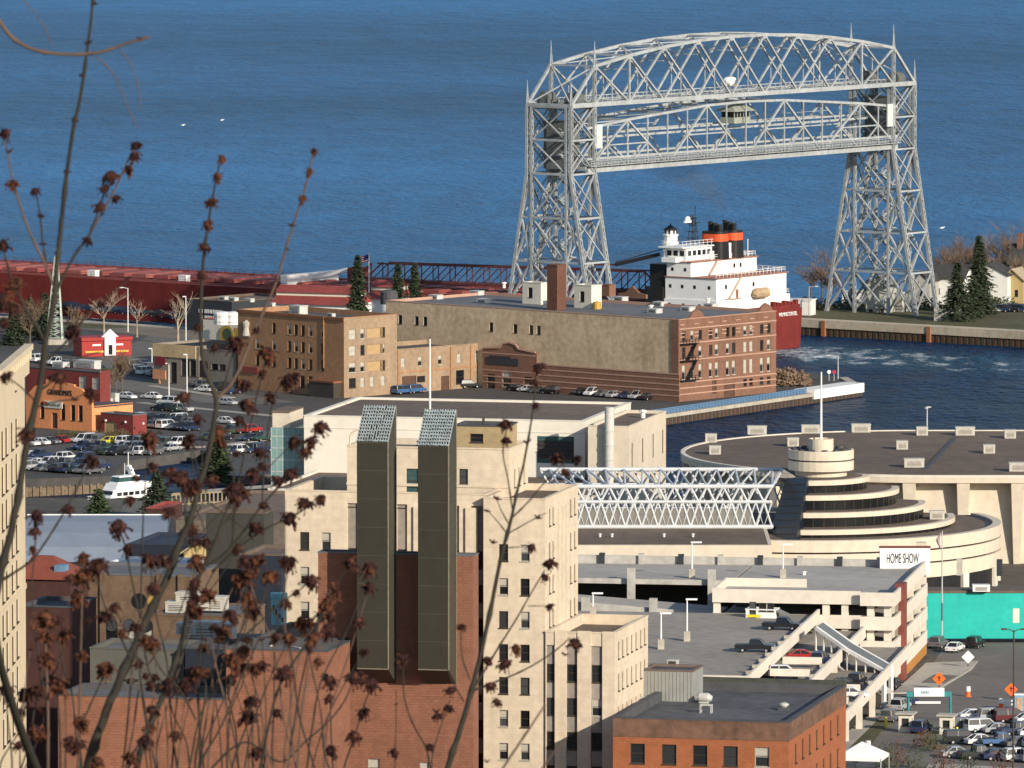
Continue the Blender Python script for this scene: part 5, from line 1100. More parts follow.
for i in range(9):
    p = gpt(62+i*7.5, 438-abs(i-4)*.3); bush(p, 1.8, 1.7, 'low brown hedge clump in front of the orange restaurant', M['shrub'], 'hedge clumps by the restaurant', seed=20+i, den=.7)
# red lodge with white gable
P = at(131, 349, 2); lg = thing('red_lodge', 'low bright red building with white gabled centre and yellow lights', 'building', P); dl = Vector((0.985, -0.17, 0)).normalized(); dl = Vector((0.93, 0.37, 0)); A = at(82, 357, 2); A = Vector((A.x, A.y, 0)); Lg = ext(A+Z*3, dl, 131.5); nl = Vector((-dl.y, dl.x, 0))
redb = mat('bright_red_wall', (0.36, 0.03, 0.025), .6, .08)
q = MB(); q.box(A, dl, Lg, nl, 6, 1.9, 5.6); q.box(A-dl*.2-nl*.4, dl, Lg+.4, nl, 6.6, 5.6, 6.3); q.build('wall', redb, lg)
q = MB(); gx = ext(A+Z*4, dl, 109); q.box(A+dl*(gx-1.2)-nl*.6, dl, 2.6, nl, .6, 2.2, 6.4); 
a_ = [A+dl*(gx-1.9)-nl*.6+Z*6.4, A+dl*(gx+2.1)-nl*.6+Z*6.4, A+dl*(gx+.1)-nl*.6+Z*8.2]; b_ = [p+nl*.8 for p in a_]; q.face(a_); q.face(b_)
for i in range(3): q.face([a_[i], a_[(i+1) % 3], b_[(i+1) % 3], b_[i]])
q.box(A+dl*2.5-nl*.07, dl, 2, nl, .06, 4.4, 4.8); q.box(A+dl*(Lg-4)-nl*.07, dl, 2, nl, .06, 4.4, 4.8); q.build('white_gable', M['white'], lg)
q = MB(); q.box(A+dl*(gx-.3)-nl*.68, dl, .9, nl, .08, 2.4, 4.6); q.build('door', M['glass'], lg)
yl = mat('yellow_lamp', (0.8, 0.5, 0.08), .5)
for i in range(24):
    if abs(1+(Lg-2)*i/23-gx) > 1.6: q = MB(); q.cbox(A+dl*(1+(Lg-2)*i/23)-nl*.1, dl, .45, .2, 2.9, 3.3); q.build('lamp', yl, lg)
# tan shop, painted cream shop, charcoal building
P = at(196, 386, 2); sh = thing('shop_building', 'low tan shop with cream top band in front of the dark building', 'shop', P); lL = ext(P, -UG, 154); lR = ext(P, UG, 197)
zt = zat(347, P)
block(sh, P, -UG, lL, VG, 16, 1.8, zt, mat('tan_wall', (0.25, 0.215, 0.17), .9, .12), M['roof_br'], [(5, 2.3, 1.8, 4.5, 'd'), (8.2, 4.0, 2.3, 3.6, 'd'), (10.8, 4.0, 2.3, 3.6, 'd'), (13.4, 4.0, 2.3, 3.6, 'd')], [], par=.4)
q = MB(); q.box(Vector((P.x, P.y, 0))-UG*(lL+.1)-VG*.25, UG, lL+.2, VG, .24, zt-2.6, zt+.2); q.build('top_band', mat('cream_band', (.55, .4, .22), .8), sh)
q = MB(); q.box(Vector((P.x, P.y, 0))-UG*(lL-.8)-VG*.5, UG, 3.0, VG, .2, zt-4.4, zt-2.6); q.build('shop_sign', M['maroon_s'] if 'maroon_s' in M else mat('maroon_sign', (.18, .02, .03), .7), sh)
q = MB(); c = Vector((P.x, P.y, 0))-UG*(lL-2.2)-VG*.6; q.cbox(c, UG, 3.8, .3, 3.0, 5.0); q.cbox(c, UG, .4, .3, 1.9, 3.0); q.build('low_sign', mat('salmon_sign', (.55, .25, .14), .8), sh)
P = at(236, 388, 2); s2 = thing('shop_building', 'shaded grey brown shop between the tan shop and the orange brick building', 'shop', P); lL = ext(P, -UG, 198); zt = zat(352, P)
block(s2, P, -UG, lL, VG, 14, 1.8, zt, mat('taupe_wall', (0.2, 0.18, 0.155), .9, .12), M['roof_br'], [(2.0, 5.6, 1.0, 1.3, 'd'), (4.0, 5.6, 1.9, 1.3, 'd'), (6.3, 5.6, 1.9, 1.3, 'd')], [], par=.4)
P = at(236, 375, 2)+VG*14; s3 = thing('shop_building', 'cream wall with round painted sign beside the orange brick building', 'shop', P); lL = ext(P+Z*8, -UG, 203); zt = zat(324, P)
block(s3, P, -UG, lL, VG, 12, 1.8, zt, M['cream_wall'], M['roof_tile'], [], [], par=.3, cop=M['roof_tile'])
q = MB(); c = Vector((P.x, P.y, 0))-UG*(lL*.68)-VG*.12; q.tube([c+Z*(zt-3.4), c-VG*.12+Z*(zt-3.4)], 2.3, 18); q.box(c+UG*2.4, UG, 2.2, VG, .1, zt-5, zt-1.5); q.build('painted_sign', mat('ochre_sign', (.42, .28, .06), .8), s3)
q = MB(); q.tube([c-VG*.14+UG*.3+Z*(zt-3.0), c-VG*.2+UG*.3+Z*(zt-3.0)], 1.3, 14); q.build('sign_motif', mat('green_sign', (.05, .09, .05), .8), s3)
for k, px_ in enumerate((222, 232)):
    c = at(px_, 325, zt); c = Vector((c.x, c.y+6, zt-.3)); t = thing('roof_tank', ('left' if k == 0 else 'right')+' of two white round tanks on the cream shop roof', 'tank', c, 'white roof tanks'); q = MB(); q.lathe(c, [(2.0, 0), (2.0, 2.4), (1.8, 2.7), (0.1, 2.9)], 14); q.build('tank_shell', M['white'], t); q = MB(); q.lathe(c, [(2.06, .5), (2.06, .7)], 14); q.lathe(c, [(2.06, 1.7), (2.06, 1.9)], 14); q.build('tank_hoop', M['unit'], t)
P = at(231, 335, 2); bk = thing('dark_building', 'charcoal clad block with two lines of white lettering', 'building', P); lL = ext(P+Z*8, -UG, 186); zt = zat(304, P); P = Vector((P.x, P.y+6, 2))
block(bk, P, -UG, lL, VG, 24, 1.8, zt, M['dkgrey_wall'], M['roof_br'], [], [], par=.4, cop=M['roof_br'])
q = MB(); c = Vector((P.x, P.y, 0))-UG*(lL*.74)-VG*.1
for row, seg in enumerate((((0, 1.2), (2, 1.4), (3.6, .9), (4.7, 1.8), (6.7, 1.0)), ((0.4, 1.0), (2, 2.2), (4.6, 1.6), (6.4, 1.2), (7.8, 1.4), (9.5, 1.0)))):
    for x, l in seg:
        k = 0
        while k < l: q.box(c+UG*(x+k), UG, .28, VG, .06, zt-3.0-row*1.5, zt-2.1-row*1.5); q.box(c+UG*(x+k)-VG*.005, UG, .42, VG, .06, zt-2.3-row*1.5+.3*(int(k*7) % 2)-.3, zt-2.15-row*1.5+.3*(int(k*7) % 2)-.3); k += .5
q.build('sign_letters', M['white'], bk)
for k, px_ in enumerate((212, 222, 238)): c = at(px_, 301+k, zt-.4); roof_unit(['small pale unit on the left of the charcoal roof', 'small pale unit in the middle of the charcoal roof', 'small pale unit at the right end of the charcoal roof'][k], c+VG*4, UG, 2, 1.4, .9)
# radio mast and lamps of the park
P = gpt(57, 344); rm = thing('radio_mast', 'pale green lattice mast standing in front of the red hull', 'mast', P); zt = zat(248, P); q = MB(); hh = zt-2
for k in range(3):
    d = V2(30+120*k); q.beam(P+d*2.6, P+d*.35+Z*hh*.92, .3)
for i in range(14):
    f0, f1 = i/14*.92, (i+1)/14*.92; r0, r1 = 2.6-2.25*i/14, 2.6-2.25*(i+1)/14
    for k in range(3): d0, d1 = V2(30+120*k), V2(150+120*k); q.beam(P+d0*r0+Z*hh*f0, P+d1*r1+Z*hh*f1, .16); q.beam(P+d0*r1+Z*hh*f1, P+d1*r1+Z*hh*f1, .14)
q.build('lattice', mat('pale_green_paint', (0.45, 0.52, 0.44), .6), rm); q = MB(); q.tube([P+Z*hh*.9, P+Z*hh], [.2, .08], 6); q.cbox(P, Vector((1, 0, 0)), 5, 5, 1.9, 3.2); q.build('aerial', M['concrete'], rm)
gl = 'lamp posts in the waterside park'
for px_, py_, pt_, lb_ in ((128, 332, 288, 'tall curved lamp post against the red hull'), (186, 350, 297, 'tall pale pole beside the pale bare tree'), (187, 398, 355, 'thin lamp post on the street by the tan shop'), (169, 396, 364, 'short double lamp post with white head on the kerb'), (152, 370, 349, 'lamp post in the shade behind the shops')):
    P = gpt(px_, py_); lamp(P, zat(pt_, P)-2, lb_, gl, arm=1.2 if px_ == 128 else .0, d=Vector((-1, 0, 0)))
lamp(at(809, 316, ZF), 7, 'grey lamp post on the far pier right of the ship stern', gl, arm=1.5, m=M['concrete_g'])
P = gpt(838, 379); lamp(P, zat(356, P)-2, 'curved lamp post on the near canal point', gl, arm=1.8, d=Vector((-1, 0, 0)), m=M['unit'])
for px_, lb_ in ((829, 'round white and red marker on the canal point, left of the lamp'), (834, 'red marker sign on the canal point under the lamp')):
    P = gpt(px_, 381); t = thing('marker_sign', lb_, 'sign', P); q = MB(); q.tube([P, P+Z*2.2], .08, 6); q.build('post', M['unit'], t); q = MB(); q.tube([P+Z*2.0-Vector((0, .12, 0)), P+Z*2.0-Vector((0, .2, 0))], .42, 14); q.build('disc', M['white'] if px_ == 829 else mat('marker_red', (.45, .03, .08), .6), t)
# park trees
gt = 'trees in the waterside park'
bare_tree(gpt(104, 338), 13, .7, 'pale bare tree behind the red lodge', gt, M['birch'], 11, .7, tr=M['birch']); bare_tree(gpt(137, 337), 10, .7, 'pale bare tree with a thick trunk right of the red lodge', gt, M['birch'], 12, .6, tr=M['birch'])
bare_tree(gpt(178, 345), 15, .7, 'tall pale bare tree in front of the charcoal building', gt, M['birch'], 13, .6, tr=M['birch']); bare_tree(gpt(122, 397), 11, .55, 'brown bare tree on the street behind the red annex', gt, None, 14, 1.0)
bare_tree(gpt(30, 345), 12, .9, 'brown bare tree left of the radio mast', gt, None, 15, 1.0); bare_tree(gpt(75, 340), 9, .9, 'brown bare tree right of the radio mast', gt, None, 16, 1.0)
bare_tree(gpt(116, 398), 9, .8, 'smaller brown bare tree by the street corner', gt, None, 17, .9)
conifer(gpt(45, 340), 11, 3.4, 'dark evergreen right beside the radio mast', gt, 31); conifer(gpt(14, 345), 10, 3.6, 'dark evergreen near the left edge of the park', gt, 32); conifer(gpt(30, 335), 9, 3.2, 'dark evergreen behind the brown bare tree', gt, 33)
conifer(gpt(217, 480), 10.5, 4.6, 'pointed green evergreen on the quay below the parking lots', gt, 34, mat('green_needles', (0.06, 0.085, 0.035), .9, .4, .5, 2.5, alt=(.022, .035, .016)))
P = gpt(358, 355); conifer(P, zat(254, P)-2, 5.0, 'tall conifer behind the orange brick building beside the flagpole', gt, 35)
for k, px_ in enumerate((398, 415)): P = gpt(px_, 352); conifer(P, zat(263-k, P)-2, 4.0, ('left' if k == 0 else 'right')+' of two dark conifers behind the warehouse left end', gt, 36+k)
conifer(at(98, 530, 2.5), 7.5, 5.0, 'young green conifer in front of the white yacht', gt, 41, MATS['green_needles']); conifer(at(158, 518, 2.2), 9.0, 5.0, 'dark round evergreen right of the white yacht', gt, 42)
# white yacht in the slip
yc = at(122, 507, 0); yt = thing('yacht', 'white motor yacht with raked bridge moored in the slip', 'yacht', yc); yd = Vector((-.72, -.69, 0)).normalized(); yn = Vector((-yd.y, yd.x, 0))
def Y(a, b_, z): return Vector((yc.x, yc.y, 0))+(yd*a+yn*b_+Z*z)*.66
def tier(mb, a0, a1, w0, w1, z0, z1, rake=0.6, m=0):
    mb.hexa([Y(a0, -w0, z0), Y(a1, -w1, z0), Y(a1, w1, z0), Y(a0, w0, z0)], [Y(a0+.1, -w0*.92, z1), Y(a1-rake, -w1*.9, z1), Y(a1-rake, w1*.9, z1), Y(a0+.1, w0*.92, z1)], m)
q = MB(); tier(q, -12, 8, 3.2, 2.8, -.6, 2.8, -.8); q.hexa([Y(8, -2.8, -.6), Y(11, -.3, -.6), Y(11, .3, -.6), Y(8, 2.8, -.6)], [Y(8.8, -2.6, 2.8), Y(13, -.1, 3.1), Y(13, .1, 3.1), Y(8.8, 2.6, 2.8)]); q.build('hull', M['shipwhite'], yt)
q = MB(); tier(q, -10.5, 6.5, 2.8, 2.4, 2.8, 5.3, 1.4); tier(q, -9, 4.8, 2.9, 2.7, 5.3, 6.9, 1.2); tier(q, -5.5, 3.2, 2.2, 2.0, 6.9, 7.3, .2); tier(q, -5.0, 2.4, 2.0, 1.7, 8.6, 8.9, .2); q.build('cabin', M['shipwhite'], yt)
q = MB(); tier(q, -4.8, 2.9, 1.9, 1.7, 7.3, 8.6, .8); q.build('bridge_windows', M['glass_t'], yt)
for s in (-1, 1):
    for k in range(6): q = MB(); q.box(Y(-8.5+k*2.2, s*2.72, 0), yd, .95, yn, .12*s, 2.38, 3.0); q.build('window', M['glass'], yt)
for k in range(5): q = MB(); q.beam(Y(5.9, -1.8+k*.9, 4.0), Y(5.5, -1.8+k*.9, 4.9), .7, .3, up=yd); q.build('window', M['glass'], yt)
q = MB(); q.beam(Y(-4, 0, 8.8), Y(-2.4, 0, 11.6), 1.0, .6); q.beam(Y(-2.8, -1.6, 10.6), Y(-2.8, 1.6, 10.6), .3); q.tube([Y(-2.4, 0, 11.4), Y(-2.4, 0, 15.5)], .08, 5); q.tube([Y(0, 1.2, 8.8), Y(0, 1.2, 12.5)], .06, 5); q.build('radar_arch', M['shipwhite'], yt)
q = MB(); q.beam(Y(8, -2.6, 3.6), Y(13, 0, 3.9), .07); q.beam(Y(8, 2.6, 3.6), Y(13, 0, 3.9), .07)
for k in range(4): q.beam(Y(8+k*1.3, -2.6+k*.68, 2.8), Y(8+k*1.3, -2.6+k*.68, 3.7), .06); q.beam(Y(8+k*1.3, 2.6-k*.68, 2.8), Y(8+k*1.3, 2.6-k*.68, 3.7), .06)
q.build('rail', M['unit'], yt)
# slip quay: timber and fence
P = at(25, 497, 0); t = thing('timber_quay', 'weathered timber quay wall along the slip left of the yacht', 'quay', Vector((P.x, P.y, 0))); q = MB(); e = at(160, 490, 0); d = (e-P); d.z = 0; L_ = d.length; d.normalize()
q.box(P, d, L_, Vector((-d.y, d.x, 0)), 2.5, -1, 1.6); tw = mat('weathered_timber', (.2, .15, .1), .95, .25, .3, 2, streak=.3)
for i in range(int(L_/1.5)): q.box(P+d*i*1.5-Vector((-d.y, d.x, 0))*.3, d, .4, Vector((-d.y, d.x, 0)), .3, -1, 1.9)
q.build('timbers', tw, t)
a = at(172, 507, 2); e = at(296, 499, 2); t = thing('picket_fence', 'long buff picket railing on the quay right of the yacht', 'fence', a); d = e-a; d.z = 0; L_ = d.length; d.normalize(); q = MB(); fm = mat('buff_fence', (.34, .27, .17), .9, .15)
for i in range(int(L_/.9)): q.beam(a+d*i*.9, a+d*i*.9+Z*2.4, .32, .12)
for h_ in (.4, 2.2, 2.45): q.beam(a+Z*h_, a+d*L_+Z*h_, .2)
q.build('pickets', fm, t)
strip('slip_promenade', at(165, 512, 2), at(330, 503, 2), 14, mat('brown_paving', (.16, .13, .1), .95, .15), 2.05, .03)
strip('slip_promenade', at(165, 528, 2.2), at(330, 520, 2.2), 16, MATS['brown_paving'], 2.4, .03)
for px_, py_, lb_ in ((183, 126, 'white gull on the lake, left of its pair'), (222, 121, 'white gull on the lake, right of its pair'), (927, 409, 'white gull on the harbour water by the canal point'), (942, 229, 'white gull on the lake above the tall conifer')):
    P = at(px_, py_, 0); gu = thing('gull', lb_, 'gull', P, 'gulls on the water'); q = MB(); s = 1.0 if py_ > 300 else 1.5
    q.tube([P+Vector((-.5, 0, .18))*s, P+Vector((-.2, 0, .2))*s, P+Vector((.15, 0, .22))*s, P+Vector((.32, 0, .36))*s, P+Vector((.42, 0, .4))*s, P+Vector((.6, 0, .38))*s], [.02, .16*s, .15*s, .09*s, .09*s, .02], 8); q.build('body', M['shipwhite'], gu)
    for e_ in (-1, 1): q = MB(); q.face([P+Vector((.15, e_*.14, .3))*s, P+Vector((-.2, e_*.16, .3))*s, P+Vector((-.62, e_*.1, .3))*s]); q.build('wing', M['unit'], gu, fix=False)
# ================================================================== convention hall, arena, garage (middle distance)
UD, VD = Vector((0.975, -0.222, 0)), Vector((0.222, 0.975, 0))
def P_at(px_, py_, Y): return atY(px_, py_, Y)
M['tan_con'] = mat('tan_concrete', (0.61, 0.53, 0.42), .88, .07, .1, .8, streak=.14)
M['tan_con2'] = mat('beige_concrete', (0.68, 0.615, 0.525), .88, .08, .1, .8, streak=.18)
M['deck_con'] = mat('worn_deck_concrete', (0.38, 0.355, 0.32), .92, .13, .06, .5, alt=(.28, .262, .235))
M['white_hall'] = mat('white_hall_panel', (0.72, 0.67, 0.57), .7, .05, .08, .6, streak=.16)
strip('waterfront_ground', at(120, 512, 2), at(1300, 512, 2), 40, M['asphalt_l'], 2.05, .02)
# white hall
zr = 19.7; C = P_at(585, 423, 1462); Ch = Vector((C.x, C.y, 2)); lL = ext(C, -UD, 304); lD = 40
ha = thing('convention_hall', 'white flat roofed hall with brown roof behind the cream tower', 'hall', Ch)
w0 = lL-ext(C-Z*6, -UD, 537); w1_ = lL-ext(C-Z*6, -UD, 574)
block(ha, Ch, -UD, lL, VD, lD, 1.9, zr, M['white_hall'], M['roof_br'], [(w0, 12.0, w1_-w0, 4.9, 'm')], [], par=.25, cop=M['white_hall'], th=.9)
q = MB()
for k in range(4): q.box(Ch-UD*(lL-w0)-VD*.04, UD, w1_-w0, VD, .12, 12.9+k*.8, 13.1+k*.8)
for z0_, z1_ in ((12.0, 12.8), (16.1, 16.9)): q.box(Ch-UD*(lL-w0)+VD*.1, UD, w1_-w0, VD, .06, z0_, z1_, 1)
q.build('louvre_band', [M['frame_dk'], M['glass_t']], ha)
q = MB(); q.box(Ch-UD*(lL-.01)-VD*.08, UD, lL, VD, .075, 17.5, 17.65); q.build('wall_joint', M['tan_con2'], ha)
for px_, lb_ in ((311, 'white post light at the left foot of the white hall'),): pass
P = P_at(616, 428, 1452); Pc = Vector((P.x, P.y, 2)); Pc = P_at(629, 427, 1450); Pc.z = 2; zb = zat(427, Pc)
wg = thing('hall_wing', 'lower beige wing with brown roof at the right end of the white hall', 'building', Pc)
lw = ext(Pc+Z*15, -UD, 588); lr = ext(Pc+Z*15, VD, 666)
wr = [(ext(Pc+Z*13, VD, px_)-.7, zb-7.5, 1.3, 4.4, 'o') for px_ in (632.5, 643, 653.5, 663)]
block(wg, Pc, -UD, lw, VD, lr, 1.9, zb, M['tan_con'], M['roof_br'], [], wr, par=.4)
q = MB(); c = Pc-UD*(lw*.45)-VD*1.0; q.tube([c+Z*2, c+Z*(zb+1.6)], .85, 14); q.build('silver_flue', mat('silver_duct', (.55, .53, .49), .4, .08), wg)
for k in range(6): q = MB(); q.tube([c+Z*(4+k*2.6), c+Z*(4.25+k*2.6)], .95, 14); q.build('flue_collar', M['unit'], wg)
pipe_vent('white pipe vent on the brown roof of the beige wing', at(643, 418, zb-.4), .6, 1.6)
c = P_at(304, 414, 1478); Cg = Vector((c.x, c.y, 2)); gb = thing('glass_lobby', 'teal glazed corner block with cream box on top, left of the white hall', 'building', Cg); lg_ = ext(Cg+Z*10, -UD, 271); z1_ = zat(428, Cg); z2_ = zat(413, Cg)
q = MB(); q.box(Cg-UD*lg_, UD, lg_-.05, VD, 20, 1.9, z1_-.01); q.build('curtain_wall', mat('teal_pale_glass', (.2, .33, .31), .25, .08, spec=.6), gb)
q = MB()
for k in range(7): q.box(Cg-UD*lg_-VD*.06, UD, lg_-.05, VD, .05, 2.4+k*(z1_-3)/6.5, 2.55+k*(z1_-3)/6.5)
for k in range(6): q.box(Cg-UD*(lg_*(1-k/6))-VD*.07, UD, .1, VD, .05, 2, z1_-.05)
q.build('mullion', M['unit'], gb)
q = MB(); q.box(Cg-UD*(lg_-.3), UD, lg_-3.0, VD, 10, z1_+.001, z2_); q.build('cream_box', M['tan_con'], gb); q = MB(); q.box(Cg-UD*(lg_-.1)-VD*.2, UD, lg_-2.8, VD, 10.4, z2_, z2_+.3); q.build('roof', M['roof_br'], gb)
P = at(430, 413, zr); fp_ = thing('flagpole', 'bare white flagpole rising above the brown roof of the white hall', 'flagpole', P); zt = zat(338, P); q = MB(); q.tube([P-Z*.4, P+Z*(zt-zr)], [.2, .12], 8); q.build('pole', M['white'], fp_); q = MB(); q.lathe((P.x, P.y, zt), [(.02, -.2), (.25, 0), (.02, .25)], 8); q.build('finial', M['frame_dk'], fp_)
# low roofs in front of the hall
P = P_at(350, 470, 1440); lo = thing('low_building', 'low brown roofed range in front of the white hall', 'building', Vector((P.x, P.y, 2))); c = P_at(600, 486, 1400); c.z = 2; q = MB(); zl = 9.7; c = P_at(600, 500, 1425); c.z = 2; l_ = ext(c+Z*7, -UD, 268); block(lo, c, -UD, l_, VD, 42, 1.9, zl, M['tan_con2'], M['roof_br'], [], [], par=.3)
# arena: rounded roof slab on tapered fins
ar = thing('arena', 'long arena with rounded brown roof on cream tapered fins', 'arena', Vector((75, 1409, 2)))
cx_, cy_, Ra, za = 72.5, 1409.0, 43.0, 19.0
def arc(r, n_=40, x1=320): return [Vector((x1, cy_-r, 0))]+[Vector((cx_+r*math.cos(t), cy_+r*math.sin(t), 0)) for t in [R(-90-180*i/n_) for i in range(n_+1)]]+[Vector((x1, cy_+r, 0))]
q = MB(); q.prism([(p.x, p.y) for p in arc(Ra)], za-1.2, za-.05, 0, 1); q.build('roof_slab', [M['tan_con'], M['roof_br']], ar)
q = MB(); o_, i_ = arc(Ra+.05), arc(Ra-.7)
for k in range(len(o_)-1): q.hexa([o_[k]+Z*(za-.3), o_[k+1]+Z*(za-.3), i_[k+1]+Z*(za-.3), i_[k]+Z*(za-.3)], [o_[k]+Z*(za+.12), o_[k+1]+Z*(za+.12), i_[k+1]+Z*(za+.12), i_[k]+Z*(za+.12)])
q.build('roof_edge', M['tan_con2'], ar)
q = MB(); q.prism([(p.x, p.y) for p in arc(Ra-3.2)], 1.9, za-1.21); q.build('wall', M['tan_con'], ar)
def fin(p, nrm, name='fin'):
    t_ = Vector((-nrm.y, nrm.x, 0)); f = MB()
    f.hexa([p+t_*.45+Z*1.9, p-t_*.45+Z*1.9, p-t_*.45+nrm*.6+Z*1.9, p+t_*.45+nrm*.6+Z*1.9], [p+t_*1.1+Z*(za-1.22), p-t_*1.1+Z*(za-1.22), p-t_*1.1+nrm*3.0+Z*(za-1.22), p+t_*1.1+nrm*3.0+Z*(za-1.22)]); f.build(name, M['tan_con'], ar)
for k in range(13): fin(Vector((cx_+4+k*9.2, cy_-Ra+3.2, 0)), Vector((0, -1, 0)))
for k in range(8): t = R(-97-11.5*k); fin(Vector((cx_+(Ra-3.2)*math.cos(t), cy_+(Ra-3.2)*math.sin(t), 0)), Vector((math.cos(t), math.sin(t), 0)))
q = MB(); a_, b_ = at(925, 469.5, za), at(956, 437, za); dd = (b_-a_).normalized(); nn = Vector((-dd.y, dd.x, 0)); q.box(a_-nn*.45, dd, (b_-a_).length, nn, .9, za-.04, za+.1); q.build('expansion_joint', M['roof_dk'], ar)
units = [(711, 442, 'at the rounded left end of the arena roof, far one'), (715, 454, 'at the rounded left end of the arena roof, near one'), (757, 434, 'on the far arena roof edge left of the turret mast'), (793, 446, 'just left of the turret on the arena roof'), (811, 433, 'on the far arena roof edge behind the turret mast'), (861, 432, 'on the far arena roof edge right of the turret'), (902, 449, 'in the middle of the arena roof left of the dark joint'), (914, 467, 'near the front arena roof edge left of the dark joint'), (922, 435, 'upright on the far arena roof edge left of the joint'), (965, 435, 'wide on the far arena roof edge right of the joint'), (989, 453, 'in the middle of the arena roof right of the joint'), (1010, 438, 'on the far arena roof edge at the right'), (1019, 471, 'at the right front arena roof edge')]
M['unit_t'] = mat('tan_metal_unit', (0.5, 0.47, 0.41), .6, .1)
for i, (px_, py_, lb_) in enumerate(units):
    c = at(px_, py_, za); wide = i in (2, 4, 5, 7, 9, 12); roof_unit(f"{'wide' if wide else 'square'} pale roof box {lb_}", c, Vector((1, 0, 0)), 3.4 if wide else 2.0, 2.0, 1.5, M['unit_t'], group='pale boxes on the arena roof')
lamp(at(927, 432, za), 4.4, 'thin pale lamp at the far edge of the arena roof', 'roof lamps', arm=0, m=M['unit'])
# terraced round lobby with turret and mast
Yc = 1335.0; cT = P_at(806, 500, Yc); cT.z = 0
te = thing('terraced_lobby', 'round stepped lobby of four dark glass terraces with cream bands', 'building', Vector((cT.x, cT.y, 4)))
lv = [(871, 481, 10.6), (901, 496, 15.6), (928, 513.5, 20.2), (958, 530.5, 25.0)]
def sector(r, a0=-95, a1=8, n_=28): return [cT+Vector((r*math.cos(t), r*math.sin(t), 0)) for t in [R(a0+(a1-a0)*i/n_) for i in range(n_+1)]]
def band(mb, r0, r1, z0, z1, m=0, a0=-95, a1=8, top=True):
    o_, i_ = sector(r1, a0, a1), sector(r0, a0, a1)
    for k in range(len(o_)-1):
        mb.face([o_[k]+Z*z0, o_[k+1]+Z*z0, o_[k+1]+Z*z1, o_[k]+Z*z1], m); mb.face([i_[k]+Z*z1, o_[k]+Z*z1, o_[k+1]+Z*z1, i_[k+1]+Z*z1], m); mb.face([i_[k]+Z*z0, i_[k+1]+Z*z0, o_[k+1]+Z*z0, o_[k]+Z*z0], m); mb.face([i_[k]+Z*z0, i_[k]+Z*z1, i_[k+1]+Z*z1, i_[k+1]+Z*z0], m)
    for k in (0, -1): mb.face([i_[k]+Z*z0, o_[k]+Z*z0, o_[k]+Z*z1, i_[k]+Z*z1], m)
zz = []
for (px_, py_, r) in lv: zz.append(zat(py_, cT-Vector((0, r, 0))))
for k, (px_, py_, r) in enumerate(lv):
    r = (px_-806)/8100*Yc*0.985; z = zz[k]; zlow = zz[k+1]-.1 if k < 3 else z-3.0
    q = MB(); band(q, r-1.2, r, z-.8, z); q.build('terrace_band', M['tan_con'], te)
    q = MB(); band(q, r-1.6, r-.45, zlow-.35, z-.801); 
    for i in range(int(r*1.0)): t = R(-94+100*i/int(r*1.0)); d_ = Vector((math.cos(t), math.sin(t), 0)); q.beam(cT+d_*(r-.44)+Z*(zlow-.35), cT+d_*(r-.44)+Z*(z-.81), .12, None, 1)
    q.build('terrace_glass', [mat('lobby_glass', (.009, .01, .011), .3, .2, spec=.25), M['frame_dk']], te)
    q = MB(); o_ = sector(r-1.1); q.face([p+Z*(z-.03) for p in o_]+[cT+Vector((-4, 14, z-.03))]); q.build('terrace_roof', M['roof_br'], te, fix=False)
rb_ = (1005-806)/8100*Yc*.985; zb = zat(541, cT-Vector((0, rb_, 0)))
q = MB()
for z0_, z1_ in ((zb-1.9, zb), (zb-4.0, zb-2.2), (zb-6.6, zb-4.3)): band(q, rb_-1.4, rb_, z0_, z1_, a0=-128, a1=25)
q.build('base_band', M['tan_con'], te)
q = MB(); band(q, rb_-2.5, rb_-.5, 3.5, zb-.3, a0=-128, a1=25); q.build('base_dark_backing', M['black'], te)  # black backing stands for the shade in the reveals and opening
for t in (-85, -60, -38, -16, 3): q = MB(); d_ = Vector((math.cos(R(t)), math.sin(R(t)), 0)); q.cbox(cT+d_*(rb_-.3), d_, .7, 1.6, 3.5, zb-6.61); q.build('column', M['tan_con2'], te)
q = MB(); q.face([p+Z*(zb-.35) for p in sector(rb_-1.2, -128, 25)]+[cT+Vector((-30, 20, zb-.35))]); q.build('base_roof', M['roof_br'], te, fix=False)
# sloping dark glass flank
q = MB(); a_ = P_at(786, 478, 1333); b_ = P_at(808, 477, 1324); c_ = P_at(796, 541, 1304); d_ = P_at(768, 541, 1316); q.hexa([a_, b_, c_, d_], [a_+Vector((1, 6, -3)), b_+Vector((1, 6, -3)), c_+Vector((1, 6, -1)), d_+Vector((1, 6, -1))]); q.build('sloping_glass', mat('navy_glazing', (.008, .013, .026), .45, .1, spec=.2), te)
q = MB()
for k in range(1, 9): q.beam(a_.lerp(d_, k/9)-Vector((0, .05, 0)), b_.lerp(c_, k/9)-Vector((0, .05, 0)), .12)
q.build('glazing_bar', M['frame_dk'], te)
c = P_at(821, 470, Yc); c.z = 0; tz = lambda y: zat(y, c); px1 = Yc/8100
q = MB(); q.lathe(c, [(26*px1, zz[0]-.5), (26*px1, tz(470)), (33*px1, tz(469)), (33*px1, tz(459.5))], 32); q.lathe(c, [(31*px1, tz(459.6)), (31*px1, tz(458))], 32); q.lathe(c, [(33*px1, tz(458.1)), (33*px1, tz(449)), (30.5*px1, tz(449)), (30.5*px1, tz(451))], 32); tu = q.build('turret', M['tan_con'], te)
q = MB(); q.lathe(c, [(31.5*px1, tz(459.6)), (31.5*px1, tz(458))], 32); q.lathe(c, [(30.6*px1, tz(450.8)), (.1, tz(450.6))], 32)
for k in range(14): t = R(25*k); p = c+Vector((math.cos(t), math.sin(t), 0))*28*px1; q.cbox(p, V2(20*k), .8, .7, tz(450.8), tz(447.8))
q.build('turret_roof', M['roof_dk'], te)
